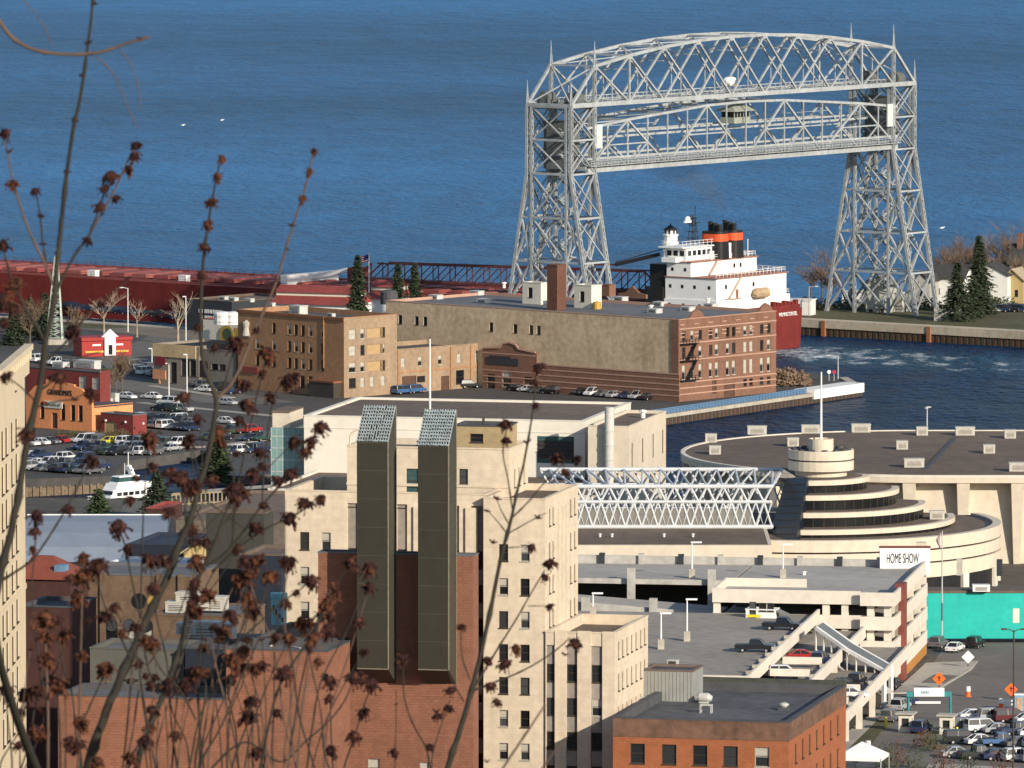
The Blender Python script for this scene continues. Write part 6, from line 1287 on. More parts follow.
q = MB(); q.lathe(c, [(12.5*px1, tz(451)), (12.5*px1, tz(438.5)), (11.3*px1, tz(438.5)), (11.3*px1, tz(440)), (.1, tz(440))], 24); q.build('top_drum', M['tan_con'], te)
q = MB(); q.tube([c+Z*tz(440), c+Z*tz(372)], [.22, .12], 8); q.build('mast', M['white'], te)
roof_unit('pale roof box on the right end of the fourth glass terrace', at(937, 519, zz[3]), Vector((1, 0, 0)), 2.4, 1.6, 1.4, M['unit_t'])
P = P_at(942, 600, 1220); P.z = gz(1220); fp_ = thing('flagpole', 'slender flagpole with furled flag in front of the cream drum', 'flagpole', P); zt = zat(531, P); q = MB(); q.tube([P, Vector((P.x, P.y, zt))], [.14, .08], 8); q.build('pole', M['unit'], fp_); q = MB(); q.tube([Vector((P.x-.2, P.y, zt-.3)), Vector((P.x-.7, P.y, zt-1.4)), Vector((P.x-.3, P.y, zt-2.6))], [.1, .35, .15], 6); q.build('flag', mat('furled_flag', (.4, .3, .3), .9), fp_)
M['tube'] = mat('grey_white_tube_paint', (0.56, 0.58, 0.59), .5, .06)
# white roof trusses over the lobby link
tr_ = thing('roof_truss_pair', 'pair of long white tubular trusses spanning left of the terraced lobby', 'roof truss', P_at(680, 530, 1330))
YN, YF = 1318.0, 1340.0; zt0, zb0 = P_at(600, 486.5, YN).z, P_at(600, 527, YN).z
xa, xb = P_at(560, 500, YN).x, P_at(772, 500, YN).x; xa2, xb2 = P_at(540, 500, YF).x, P_at(782, 500, YF).x
dzf = P_at(600, 469.5, YF).z-zt0
def Tn(x, z): return Vector((x, YN, z))
def Tf(x, z): return Vector((x, YF, z+dzf))
n_ = 13; zm = zb0+(zt0-zb0)*.62
for nm, fn_, A_, B_ in (('truss_plane', Tn, xa, xb), ('truss_plane', Tf, xa2, xb2)):
    q = MB()
    for z, w_ in ((zb0, .75), (zm, .55), (zt0, .7)): q.tube([fn_(A_, z), fn_(B_, z)], w_*.5, 8)
    for i in range(n_):
        x0 = A_+(B_-A_)*i/n_; x1 = A_+(B_-A_)*(i+1)/n_; xm = (x0+x1)/2
        for p, r in (((x0, zb0), (xm, zm)), ((xm, zm), (x1, zb0)), ((x0, zt0), (xm, zm)), ((xm, zm), (x1, zt0))): q.tube([fn_(*p), fn_(*r)], .19, 6)
        q.tube([fn_(x0, zm), fn_(xm, zb0), fn_(x1, zm)], .15, 6)
    q.build(nm, M['tube'], tr_)
q = MB()
for i in range(n_):
    f0, f1 = i/n_, (i+1)/n_; fm_ = (f0+f1)/2
    a0 = Tn(xa+(xb-xa)*f0, zt0); a1 = Tn(xa+(xb-xa)*f1, zt0); m_ = Tf(xa2+(xb2-xa2)*fm_, zt0); q.tube([a0, m_], .18, 6); q.tube([m_, a1], .18, 6)
    q.tube([Tn(xa+(xb-xa)*f0, zb0), Tf(xa2+(xb2-xa2)*f0, zb0)], .2, 6)
q.tube([Tn(xb, zb0), Tf(xb2, zb0)], .3, 6); q.tube([Tn(xb, zt0), Tf(xb2, zt0)], .3, 6); q.build('cross_lacing', M['tube'], tr_)
M['spandrel_d'] = mat('grey_screen_wall', (.2, .19, .17), .7, .15, streak=.2)
P = P_at(575, 560, 1290); lk = thing('lobby_link', 'low cream banded link building with brown roof under the white trusses', 'building', Vector((P.x, P.y, 4))); c = P_at(770, 547, 1292); c = Vector((c.x, c.y, 4)); zl = zat(545, c); l_ = ext(c+Z*10, Vector((-1, 0, 0)), 500)
q = MB(); q.box(c-Vector((l_, 0, 0)), Vector((1, 0, 0)), l_, Vector((0, 1, 0)), 30, 3, zl-3.4, 1); q.box(c-Vector((l_, .3, 0)), Vector((1, 0, 0)), l_+.3, Vector((0, 1, 0)), 30.3, zl-2.0, zl); q.box(c-Vector((l_, .2, 0)), Vector((1, 0, 0)), l_+.3, Vector((0, 1, 0)), 30.3, zl-3.41, zl-2.3); q.build('wall', [M['tan_con'], M['tan_con2']], lk)
q = MB(); q.box(c-Vector((l_, -.4, 0)), Vector((1, 0, 0)), l_-.3, Vector((0, 1, 0)), 29, zl+.001, zl+.05); q.build('roof', M['roof_br'], lk)
q = MB(); q.box(c-Vector((l_, -26, 0)), Vector((1, 0, 0)), l_-2, Vector((0, 1, 0)), 1, zl, zl+3.2); q.build('glass_wall', M['spandrel_d'], lk)
for k, px_ in enumerate((600, 612, 664, 693)): P = at(px_, 537, zl+.05); pipe_vent(f"small pale roof vent on the link roof, {ORD[k]} from the left under the trusses", P, .25, .6)
# ------------------------------------------------------------------ parking garage
YG = 1160.0; GX = Vector((0.9877, -0.156, 0)); GY = Vector((0.156, 0.9877, 0))
g0 = P_at(895, 593, YG); g0.z = 0
ga = thing('parking_garage', 'four level cream concrete parking garage with open decks', 'parking garage', Vector((g0.x, g0.y, 8)))
zt = zat(593, g0); pit = 3.52; lW = ext(g0+Z*20, -GX, 711); lj = ext(g0+Z*20, -GX, 860); lS = 46
zg = gz(YG)-.5
def gbox(nm, x0, x1, y0, y1, z0, z1, m=M['tan_con2']): q = MB(); q.box(g0-GX*(-x0)+GY*y0, GX, x1-x0, GY, y1-y0, z0, z1); return q.build(nm, m, ga)
for k in range(4):
    zz1 = zt-k*pit
    gbox('parapet', -lW, -lj, 1.4, 1.75, zz1-1.95, zz1); gbox('parapet', -lj, 0, 0, .35, zz1-1.95, zz1)
    q = MB(); q.hexa([g0-GX*lj+GY*1.4+Z*(zz1-1.95), g0-GX*(lj-1.2)+Z*(zz1-1.95), g0-GX*(lj-1.2)+GY*.35+Z*(zz1-1.95), g0-GX*lj+GY*1.75+Z*(zz1-1.95)], [g0-GX*lj+GY*1.4+Z*(zz1+.003), g0-GX*(lj-1.2)+Z*(zz1+.003), g0-GX*(lj-1.2)+GY*.35+Z*(zz1+.003), g0-GX*lj+GY*1.75+Z*(zz1+.003)]); q.build('parapet', M['tan_con2'], ga)
    gbox('deck', -lW+.4, -.4, 1.8, lS-.4, zz1-1.5, zz1-1.15, M['deck_con'])
    gbox('side_parapet', -.35, 0, .36, 8, zz1-1.95, zz1)
    gbox('side_parapet', -.5, -.15, 11.5, lS, zz1-1.95, zz1)
for x in (-lW+.6, -lW+8, -lW+16.5, -lj-2.4, -lj+1.4, -1.2): gbox('column', x-.5, x+.5, 1.0 if x > -lj else 1.8, 2.2 if x > -lj else 2.6, zg, zt-1.96)
for y in (8, 18, 28, 38, lS-1): gbox('column', -1.3, -.4, y, y+.9, zg, zt-1.96)
gbox('side_pier', -.9, .5, 8.0, 11.5, zg, zt+.4, mat('maroon_panel', (.2, .06, .045), .8, .1))
gbox('dark_backing_wall', -lW+1, -1, 20, 20.4, zg, zt-1.6, mat('shade_dark_concrete', (.1, .095, .085), .9))  # concrete coloured dark for the shade inside the decks
q = MB(); q.box(g0-GX*.3+GY*11.6, GX, .1, GY, lS-12, zg, zg+2.4); q.build('orange_screen', mat('orange_screen', (.45, .2, .05), .8), ga)
gbox('rear_parapet', -lW-30, 0, lS-.4, lS, zt-1.95, zt-.1, M['concrete_g'])
for k in range(13): gbox('buttress', -lW-29+k*6.0, -lW-28.2+k*6.0, lS-.9, lS+.1, zt-2.2, zt+.25, M['dkgrey_wall'] if k % 2 else M['concrete_g'])
gbox('corner_post', -2.0, -.5, lS, lS+2, zg, zt+2.5, M['tan_con'])
# roof deck upstand
gbox('roof_upstand', -lW, -lW+.35, 1.76, 16, zt-1.9, zt+.1); gbox('roof_upstand', -lW+.36, -lW+12, 15.6, 16, zt-1.9, zt+.08)
# ramps to the left
def ramp_(nm, x0, x1, y0, y1, z0, z1, m): q = MB(); a_ = [g0+GX*x0+GY*y0, g0+GX*x1+GY*y0, g0+GX*x1+GY*y1, g0+GX*x0+GY*y1]; zs_ = (z0, z1, z1, z0); q.hexa([p+Z*(z-.45) for p, z in zip(a_, zs_)], [p+Z*z for p, z in zip(a_, zs_)]); return q.build(nm, m, ga)
xl = -lW-30
ramp_('deck', xl, -lW-.02, 24, lS-.5, zt-1.4, zt-1.2, M['deck_con']); gbox('ramp_edge', xl, -lW-.02, 23.6, 24, zt-1.95, zt-1.2, M['concrete_g'])
ramp_('ramp_deck', xl, -lW-.02, 8, 19, zt-2.6, zt-4.6, M['deck_con'])
for x in (-lW-26, -lW-15.5, -lW-3.5): gbox('column', x, x+1.1, 22.6, 23.6, zg, zt+.5, M['concrete_g'])
for x in (-lW-20, -lW-10): gbox('column', x, x+1.1, 6.9, 7.9, zg, zt-2.2, M['concrete_g'])
gbox('ramp_edge', xl, -lW-.02, 19.02, 19.4, zt-6, zt-5.2, M['concrete_g']); q = MB(); q.hexa([g0+GX*xl+GY*7.7+Z*(zt-3.6), g0-GX*lW+GY*7.7+Z*(zt-5.6), g0-GX*lW+GY*8+Z*(zt-5.6), g0+GX*xl+GY*8+Z*(zt-3.6)], [g0+GX*xl+GY*7.7+Z*(zt-2.3), g0-GX*lW+GY*7.7+Z*(zt-4.3), g0-GX*lW+GY*8+Z*(zt-4.3), g0+GX*xl+GY*8+Z*(zt-2.3)]); q.build('ramp_edge', M['concrete_g'], ga)
gbox('dark_backing_wall', xl, -lW, lS-2.4, lS-2, zg, zt-1.7, MATS['shade_dark_concrete']); gbox('dark_backing_wall', xl, -lW, 20, 20.3, zg, zt-5.4, MATS['shade_dark_concrete'])  # dark backing added so the gaps under the ramps read as shade
gbox('dark_level', xl, -lW, 7, 40, zg, zt-8, MATS['shade_dark_concrete'])  # solid dark block for the shade in the levels below the ramps
# lower open deck with the two pickups, its stepped edges along the side street
zd = zt-pit; e0 = at(748, 676, zd+.85); s1 = (e0-g0).dot(GX); t1 = (e0-g0).dot(GY)
gbox('deck', xl-6, s1-.35, t1+.3, 1.3, zd-.5, zd, mat('brown_deck', (.31, .28, .24), .92, .15, .06, .6)); gbox('side_parapet', s1-.35, s1, t1, 1.3, zd-.9, zd+.85); gbox('parapet', xl-6, s1-.36, t1, t1+.3, zd-.9, zd+.85)
for k, y in enumerate((2, 9, 16, 23, 30, 37, 44)): gbox('parapet_post', s1-.6, s1+.1, t1+y, t1+y+.5, zd+.86, zd+1.3, M['concrete'])
for x in (-8, -14): gbox('parapet_post', s1+x, s1+x+.9, t1-.05, t1+.4, zd+.86, zd+1.25, M['concrete'])
for lvl, (pa, ya) in enumerate(((808, 683), (847, 711))):
    zq = zd-pit*(lvl+1)*.62; e1 = at(pa, ya, zq+.85); sa, ta = (e1-g0).dot(GX), (e1-g0).dot(GY)
    gbox('deck', s1-6, sa-.35, ta-4, .9-ta*0, zq-.5, zq, MATS['brown_deck']); gbox('side_parapet', sa-.35, sa, ta, -.2 if lvl else 1.0, zq-.9, zq+.85)
    for y in (6, 18, 30):
        if ta+y < -3: gbox('parapet_post', sa-.6, sa+.1, ta+y, ta+y+.5, zq+.86, zq+1.3, M['concrete'])
    for k in range(3): gbox('column', sa-1.2, sa-.4, ta+5+k*16, ta+5.9+k*16, zg-1, zq-.9)
    for y in (10, 24): gbox('cross_beam', s1+.3 if lvl == 0 else sa-5, sa-1, ta+y, ta+y+.4, zq+.5, zq+1.5)
# covered stair
st = thing('covered_stair', 'white framed glass covered stair stepping down the garage edge', 'stair enclosure', at(870, 700, 9))
pk = [P_at(816, 628, 1136), P_at(847, 650, 1132), P_at(884, 671, 1128)]; q = MB(); g = MB()
for a_, b_ in zip(pk, pk[1:]):
    for off in (0, 5.5): q.beam(a_+VD*off, b_+VD*off, .38, .5); q.beam(a_+VD*off-Z*3.2, b_+VD*off-Z*3.2, .25)
    for k in range(5): p = a_.lerp(b_, k/4); q.beam(p, p-Z*3.2, .16); q.beam(p, p+VD*5.5, .16)
    g.hexa([a_+Z*.1, b_+Z*.1, b_+VD*5.5+Z*.1, a_+VD*5.5+Z*.1], [a_+Z*.2, b_+Z*.2, b_+VD*5.5+Z*.2, a_+VD*5.5+Z*.2])
q.beam(pk[2], Vector((pk[2].x, pk[2].y, 8)), .5); q.beam(pk[2]+VD*5.5, Vector((pk[2].x, pk[2].y, 8))+VD*5.5, .5); q.build('frame', M['white'], st); g.build('glass_roof', mat('pale_roof_glazing', (.16, .17, .16), .5, .12), st)
q = MB()
for a_, b_ in zip(pk, pk[1:]): q.beam(a_-Z*3.4+VD*2.7, b_-Z*3.4+VD*2.7, 3.0, .3)
q.build('stair_flight', M['concrete_g'], st)
P = P_at(745, 627, 1163); P.z = zd; eh = thing('stair_hut', 'white stair hut with windows and sloping glass lean-to behind the upper pickup', 'stair hut', P); q = MB(); l_ = ext(P, UD, 775); block(eh, P+UD*l_-Vector((0, 3.6, 0)), -UD, l_, VD, 2.6, zd, zat(607, P), M['white'], M['roof_br'], [(.5, zd+.1, 1.0, 2.2, 'd'), (1.9, zd+1.0, 1.1, 1.2, 'd'), (3.1, zd+1.0, 1.0, 1.2, 'd')], [], par=.15)
q = MB(); a_ = P+UD*l_-Vector((0, 3.6, 0)); zt2 = zat(607, P); q.hexa([Vector((a_.x, a_.y, zt2-.2)), Vector((a_.x, a_.y, zt2-.2))+UD*6-Z*2.6, Vector((a_.x, a_.y, zt2-.2))+UD*6+VD*2.5-Z*2.6, Vector((a_.x, a_.y, zt2-.2))+VD*2.5], [Vector((a_.x, a_.y, zt2)), Vector((a_.x, a_.y, zt2))+UD*6-Z*2.6, Vector((a_.x, a_.y, zt2))+UD*6+VD*2.5-Z*2.6, Vector((a_.x, a_.y, zt2))+VD*2.5]); q.build('lean_to', MATS['pale_roof_glazing'], eh)
q = MB(); q.box(P+UD*.2-Vector((0, 3.68, 0)), UD, 2.0, VD, .06, zd+.1, zd+.5); q.build('yellow_panel', PAINT['yellow'], eh)
car(at(782, 630, zd), -12, 'pickup', 'black', 'black pickup truck beside the white stair hut on the open deck', 'cars in the parking garage'); car(at(755, 652, zd), -8, 'pickup', 'black', 'black pickup truck out on the open deck, nearer and left', 'cars in the parking garage')
k_ = 0
for px_, py_, dz_, kd, col in ((785, 678, .62, 'suv', 'white'), (772, 676, .62, 'sedan', 'silver'), (803, 660, .62, 'sedan', 'red'), (820, 664, .62, 'suv', 'dark blue'), (845, 688, 1.24, 'sedan', 'black'), (857, 685, 1.24, 'suv', 'black'), (852, 698, 1.24, 'sedan', 'white')):
    zq = zd-pit*dz_; car(at(px_, py_, zq+.02), 75 if k_ % 2 else 0, kd, col, f"{col} {KN[kd]} on a lower garage deck, {ORD[k_]} from left", 'cars in the parking garage'); k_ += 1
gl = 'lamps on the parking garage decks'
for px_, py_, pt_, lb_ in ((783, 578, 545, 'white lamp on the garage roof deck in front of the link building'), (692, 578, 543, 'tall white lamp on the rear garage deck under the trusses'), (661, 649, 614, 'white lamp on the open garage deck, left of two'), (687, 641, 600, 'white lamp on the open garage deck, right of two'), (593, 616, 594, 'white lamp partly hidden behind the cream wing roof')):
    zq = zt-1.2 if py_ < 600 else zd; P = at(px_, py_, zq); lamp(P, zat(pt_, P)-zq, lb_, gl, arm=.0, head=1.6, base=1.4)
P = at(895, 577, zt-1.2); sg = thing('event_sign', 'white boxed sign reading HOME SHOW on the garage roof corner', 'sign', P); P = g0-GX*2+GY*(lS-2); a_ = P_at(880, 575, P.y); b_ = P_at(930, 575, P.y); z0_, z1_ = P_at(880, 575, P.y).z, P_at(880, 548, P.y).z
q = MB(); X = Vector((1, 0, 0)); q.box(a_, X, b_.x-a_.x, Vector((0, 1, 0)), 1.6, z0_, z1_); q.build('box', M['shipwhite'], sg); q = MB(); q.box(a_-Vector((.1, .1, 0)), X, b_.x-a_.x+.2, Vector((0, 1, 0)), 1.8, z1_, z1_+.15); q.build('cap', M['maroon_p'] if 'maroon_p' in M else MATS['maroon_panel'], sg)
text('sign_letters', 'HOME SHOW', Vector(((a_.x+b_.x)/2-.35, a_.y-.03, z0_+(z1_-z0_)*.6)), X, 2.1, M['black'], sg, .03, w_=(b_.x-a_.x)*.64)
for i in (0, 1): 
    q = MB(); q.box(Vector((a_.x+.4+i*4.5, a_.y+.3, 0)), X, .4, Vector((0, 1, 0)), .4, zt-2, z0_+.01); q.build('post', M['concrete_g'], sg)
for k, (px_, py_) in enumerate(((804, 575), (804, 586))): pipe_vent('small white vent on the garage roof deck, '+('farther' if k == 0 else 'nearer')+' of two', at(px_, py_, zt-1.15), .35, .6)
# teal hoarding bridge over the street
P = P_at(924, 640, 1226); tl = thing('teal_skywalk', 'street overpass wrapped in plain bright teal sheeting', 'overpass', Vector((P.x, P.y, 9))); z0_, z1_ = zat(638.5, P), zat(593, P); P.z = 0
q = MB(); q.box(P, X, 26, Vector((0, 1, 0)), 5, z0_, z1_); q.build('sheeting', mat('teal_sheet', (0.02, 0.45, 0.39), .6, .08, .25, 1.2, streak=.15, uv=(2.6, 3.2, .025, (.86, .9, .88), .05)), tl)
q = MB(); q.box(P-Vector((.1, .1, 0)), X, 26.2, Vector((0, 1, 0)), 5.2, z1_, z1_+.35); q.build('roof', M['roof_br'], tl); q = MB(); q.box(P+X*13.5-Vector((0, .06, 0)), X, 1.0, Vector((0, 1, 0)), .05, z0_+2.4, z0_+4.6); q.build('notice', M['cream_wall'], tl)
q = MB(); q.box(P+X*1.0+Vector((0, 1, 0)), X, 1.4, Vector((0, 1, 0)), 3, 6, z0_); q.box(P+X*22+Vector((0, 1, 0)), X, 1.4, Vector((0, 1, 0)), 3, 6, z0_); q.build('pier', M['tan_con'], tl)
roof_unit('rounded white unit on the roof of the teal overpass', at(981, 591, z1_+.35), X, 2.6, 1.8, 1.0, M['white'])
# ------------------------------------------------------------------ street below the garage
def gsheet(name, pxs, m, dz):
    b_ = MB(); b_.face([ground(x, y)+Z*dz for x, y in pxs]); return struct(b_.build(name, m, fix=False))
gsheet('street', [(870, 800), (845, 740), (905, 700), (950, 640), (960, 600), (1100, 600), (1100, 800)], mat('street_asphalt', (.17, .152, .135), .92, .16, .05, .6), .06)
def slab(name, pxs, m, h_):
    pts = [ground(x, y) for x, y in pxs]; b_ = MB(); n_ = len(pts); b_.face([p+Z*h_ for p in pts])
    for i in range(n_): b_.face([pts[i]-Z*.3, pts[(i+1) % n_]-Z*.3, pts[(i+1) % n_]+Z*h_, pts[i]+Z*h_])
    return struct(b_.build(name, m, fix=False))
slab('pavement', [(893, 694), (926, 664), (978, 662), (972, 670), (934, 693)], M['pavement'], .2)
slab('pavement_bed', [(921, 684), (934, 676), (958, 677), (944, 685)], M['asphalt_l'], .23)
slab('lawn', [(846, 752), (893, 706), (908, 707), (880, 734), (858, 764)], M['grass'], .18)
slab('pavement', [(836, 742), (890, 700), (893, 706), (842, 756)], M['pavement'], .2)
slab('kerb_island', [(958, 738), (1040, 745), (1040, 749), (956, 742)], M['kerb'], .2)
slab('pavement', [(930, 764), (1060, 772), (1060, 780), (925, 770)], M['kerb'], .2)
def diamond(P, s, col, label, mk=True):
    t = thing('road_sign', label, 'road sign', P); P = Vector(P); q = MB(); q.beam(P, P+Z*(s*.9+.6), .1); q.beam(P-X*.7, P+X*.7, .1); q.beam(P-Vector((0, .6, 0)), P+Vector((0, .6, 0)), .1); q.build('stand', M['frame_dk'], t)
    c = P+Z*(s+.7); q = MB(); a_ = [c+X*s-Vector((0, .06, 0)), c+Z*s-Vector((0, .06, 0)), c-X*s-Vector((0, .06, 0)), c-Z*s-Vector((0, .06, 0))]; q.hexa(a_, [p-Vector((0, .05, 0)) for p in a_]); o = q.build('panel', col, t)
    if mk: q = MB(); e = c-Vector((0, .13, 0)); q.beam(e-Z*s*.35, e+Z*s*.15, s*.16, .02, up=Vector((0, 1, 0))); q.beam(e+Z*s*.1-X*s*.2, e+Z*s*.35, s*.14, .02, up=Vector((0, 1, 0))); q.beam(e+Z*s*.1+X*s*.2, e+Z*s*.35, s*.14, .02, up=Vector((0, 1, 0))); q.build('symbol', M['black'], t)
org = mat('orange_sign_face', (.85, .14, .02), .5, .04)
diamond(ground(939, 690), .95, org, 'orange diamond work sign on the pale pavement wedge'); diamond(ground(1011, 701), .95, org, 'orange diamond work sign at the right edge beside the dark lamp'); diamond(ground(968, 668), .95, M['shipwhite'], 'white diamond sign under the teal overpass', False)
for px_, py_, lb_ in ((968, 697, 'orange and white channeliser box in the middle of the street'), (1001, 709, 'small orange and white marker at the right street edge'), (868, 752, 'pink and white marker on the grass strip corner')):
    P = ground(px_, py_); t = thing('traffic_barrel', lb_, 'traffic barrel', P, 'traffic barrels'); q = MB(); q.lathe(P, [(.5, 0), (.5, .12), (.36, .13), (.3, .8)], 12); q.build('base', org, t); q = MB(); q.lathe(P, [(.32, .8), (.36, .82), (.36, 1.5), (.05, 1.55)], 12); q.build('top_box', M['white'], t)
P = ground(908, 722); pe = ground(950, 722); pe = Vector((P.x+(pe.x-P.x), P.y, P.z)); gt_ = thing('gate_gantry', 'teal gantry with white sign board over the car park entrance', 'gantry', P); wteal = mat('teal_frame', (.05, .25, .27), .5); z1_ = zat(694, P); q = MB()
for p in (P, pe): q.beam(p, Vector((p.x, p.y, z1_)), .3)
q.beam(Vector((P.x-.2, P.y, z1_)), Vector((pe.x+.2, pe.y, z1_)), .5, .7); q.build('frame', wteal, gt_); q = MB(); q.box(Vector((P.x+.8, P.y-.4, 0)), X, (pe.x-P.x)*.72, Vector((0, 1, 0)), .15, z1_-.3, z1_+.9); q.box(Vector((P.x+1.0, P.y-.3, 0)), X, (pe.x-P.x)*.6, Vector((0, 1, 0)), .1, z1_-1.3, z1_-1.0); q.build('sign_board', M['shipwhite'], gt_)
q = MB()
for k in range(5): q.box(Vector((P.x+1.8+k*.22, P.y-.44, 0)), X, .13, Vector((0, 1, 0)), .03, z1_+.1, z1_+.45)
q.build('sign_letters', wteal, gt_)
for px_, py_, lb_ in ((905, 733, 'cream ticket booth, left of two below the gantry'), (946, 735, 'cream ticket booth, right of two below the gantry')):
    P = ground(px_, py_); t = thing('ticket_booth', lb_, 'booth', P, 'ticket booths'); block(t, P+UD*.9, -UD, 1.8, VD, 1.8, P.z-.2, P.z+2.4, M['cream_wall'], M['roof_br'], [(.4, P.z+1, 1.0, 1.0, 'd')], [(.4, P.z+1, 1, 1, 'd')], par=.1); q = MB(); q.cbox(P+VD*.9, UD, 2.6, 2.6, P.z+2.56, P.z+2.75); q.build('canopy', M['blind'], t)
    q = MB(); q.tube([P+UD*1.6-VD*.5, P+UD*1.6-VD*.5+Z*1.2], .16, 8); q.build('bollard', PAINT['yellow'], t)
P = ground(886, 729); t = thing('bollard', 'yellow post on the grass strip left of the booths', 'bollard', P); q = MB(); q.tube([P, P+Z*1.5], .18, 10); q.lathe(P+Z*1.5, [(.18, 0), (.12, .1), (.01, .14)], 10); q.build('post', PAINT['yellow'], t)
P = ground(1003, 709); t = thing('barricade', 'white road barricade beside the blue portable toilet', 'barricade', P); q = MB()
for h_ in (.5, 1.0): q.box(P, X, 2.4, Vector((0, 1, 0)), .1, P.z+h_, P.z+h_+.3)
for x in (.1, 2.2): q.beam(P+X*x-Vector((0, .4, 0)), P+X*x+Vector((0, .1, 0))+Z*1.4, .1); q.beam(P+X*x+Vector((0, .5, 0)), P+X*x+Vector((0, .1, 0))+Z*1.4, .1)
q.build('rails', M['white'], t)
P = ground(1019, 711); t = thing('portable_toilet', 'blue portable toilet with tan side at the right edge', 'portable toilet', P); q = MB(); q.cbox(P, X, 1.3, 1.3, P.z-.1, P.z+2.3); q.build('cabin', mat('pale_blue_plastic', (.2, .36, .55), .5), t); q = MB(); q.cbox(P, X, 1.4, 1.4, P.z+2.3, P.z+2.45); q.build('roof', M['white'], t); q = MB(); q.cbox(P-Vector((0, .67, 0)), X, .8, .05, P.z, P.z+2.0); q.build('door', mat('tan_plastic', (.45, .32, .2), .6), t)
P = ground(1013, 785); lamp(P, zat(630, P)-P.z, 'tall black lamp post with curled twin arms at the right edge', 'street lamps by the garage', arm=1.0, head=.7, m=M['frame_dk'], double=True)
g_ = 'cars parked below the garage'
rows_ = [((975, 720), (1030, 724), 4), ((965, 731), (1035, 737), 5), ((962, 744), (1040, 749), 5), ((958, 758), (1040, 763), 5)]
cols_ = ['white', 'silver', 'maroon', 'white', 'grey', 'white', 'silver', 'dark blue', 'white', 'black', 'white', 'blue', 'grey', 'white', 'silver', 'black', 'dark blue', 'white', 'silver']
k_ = 0
for r_, (a_, b_, n_) in enumerate(rows_):
    for i in range(n_):
        P = ground(a_[0]+(b_[0]-a_[0])*i/(n_-1), a_[1]+(b_[1]-a_[1])*i/(n_-1)); kd = ['sedan', 'suv', 'van', 'sedan', 'pickup'][(i+r_) % 5]
        car(P+Z*.07, 12+8*(i % 2), kd, cols_[k_ % len(cols_)], f"{cols_[k_ % len(cols_)]} {KN[kd]} in the street car park, {ORD[r_]} row, {ORD[i]} from left", g_); k_ += 1
for px_, py_, kd, col, lb_ in ((908, 706, 'sedan', 'dark blue', 'dark blue car at the left of the gantry'), (900, 711, 'suv', 'silver', 'silver blue car parked left of the gantry'), (890, 722, 'suv', 'grey', 'grey tall car beside the grass strip'), (938, 648, 'suv', 'grey', 'grey car in the shade under the teal overpass'), (955, 652, 'sedan', 'white', 'white car in the shade under the teal overpass'), (975, 648, 'suv', 'black', 'black car in the shade under the teal overpass'), (893, 688, 'sedan', 'black', 'black car emerging from the garage ground level'), (921, 733, 'suv', 'dark blue', 'dark blue car between the two ticket booths')):
    car(ground(px_, py_)+Z*.07, 70, kd, col, lb_, g_)
for k, (px_, py_, h_) in enumerate(((885, 770, 4.5), (897, 768, 4.0), (935, 752, 3.8), (942, 772, 4.0), (915, 775, 4.0), (925, 748, 2.6), (968, 778, 4.0), (1000, 780, 4.2))):
    bush(ground(px_, py_), 1.7, h_, f"{'dark green' if k % 2 == 0 else 'russet'} small street tree at the bottom right, {ORD[k]} from left", MATS['green_needles'] if k % 2 == 0 else mat('russet_leaves', (.14, .06, .03), .9, .3), 'small street trees', seed=60+k, name='street_tree')
P = ground(862, 775); t = thing('market_tent', 'white pitched tent roof at the bottom edge beside the brick building', 'tent', P); q = MB(); a_ = [P+UD*x+VD*y+Z*2.6 for x, y in ((-3, -3), (3, -3), (3, 3), (-3, 3))]; ap = P+Z*4.4; 
for i in range(4): q.face([a_[i], a_[(i+1) % 4], ap]); q.face([a_[i], a_[(i+1) % 4], a_[(i+1) % 4]-Z*.4, a_[i]-Z*.4])
q.build('canopy', M['shipwhite'], t, fix=False); q = MB()
for p in a_: q.beam(p-Z*2.7, p, .1)
q.build('pole', M['unit'], t)
# ================================================================== downtown, nearest buildings
M['spandrel'] = mat('grey_spandrel_panel', (0.30, 0.265, 0.225), .85, .12, streak=.2)
M['spandrel_l'] = mat('pale_grey_spandrel', (0.3, 0.27, 0.23), .85, .12, streak=.2)
M['terracotta'] = mat('terracotta_brick', (0.265, 0.12, 0.076), .9, .12, .12, 1.2, streak=.14, uv=(.7, .3, .035, (.8, .74, .7), .12))
M['brick_ob'] = mat('bright_orange_brick', (0.37, 0.13, 0.058), .9, .1, .12, 1.4, streak=.08, uv=(.6, .26, .03, (.8, .76, .72), .12))
M['olive_metal'] = mat('olive_corrugated_metal', (0.06, 0.056, 0.042), .6, .07, .1, .8, streak=.1)
FL = 3.72
def recess(parent, P, d, x, w_, z0, z1, depth=.9, off=0.0, mats=None):
    """the stack of windows and spandrels at the back of a tall recess"""
    inn = Vector((-d.y, d.x, 0)); P0 = Vector((P[0], P[1], 0))+inn*(depth-.06); z = z1-off; q = MB()
    if off > .05: z = z1
    first = True
    while z > z0:
        zs0 = max(z0, z-FL*.48-(off if first else 0)); q = MB(); q.face([P0+d*x+Z*zs0, P0+d*(x+w_)+Z*zs0, P0+d*(x+w_)+Z*z, P0+d*x+Z*z]); q.build('spandrel', M['spandrel'], parent, fix=False); zw = max(z0, z-FL-(off if first else 0)); z = zw+FL; first = False
        if zs0-zw > .8: win(parent, P0, d, x+.04, zw+.02, w_-.08, zs0-zw-.04, random.choice('dddb'), .18)
        z -= FL
def wall_ops(root, P, d, W, z0, z1, tall, wins, mw, rev=.9):
    mb = MB(); wall(mb, P, d, W, z0, z1, [(x, za, w_, zb-za) for (x, w_, za, zb) in tall], rev); mb.build('wall', mw, root, fix=False)
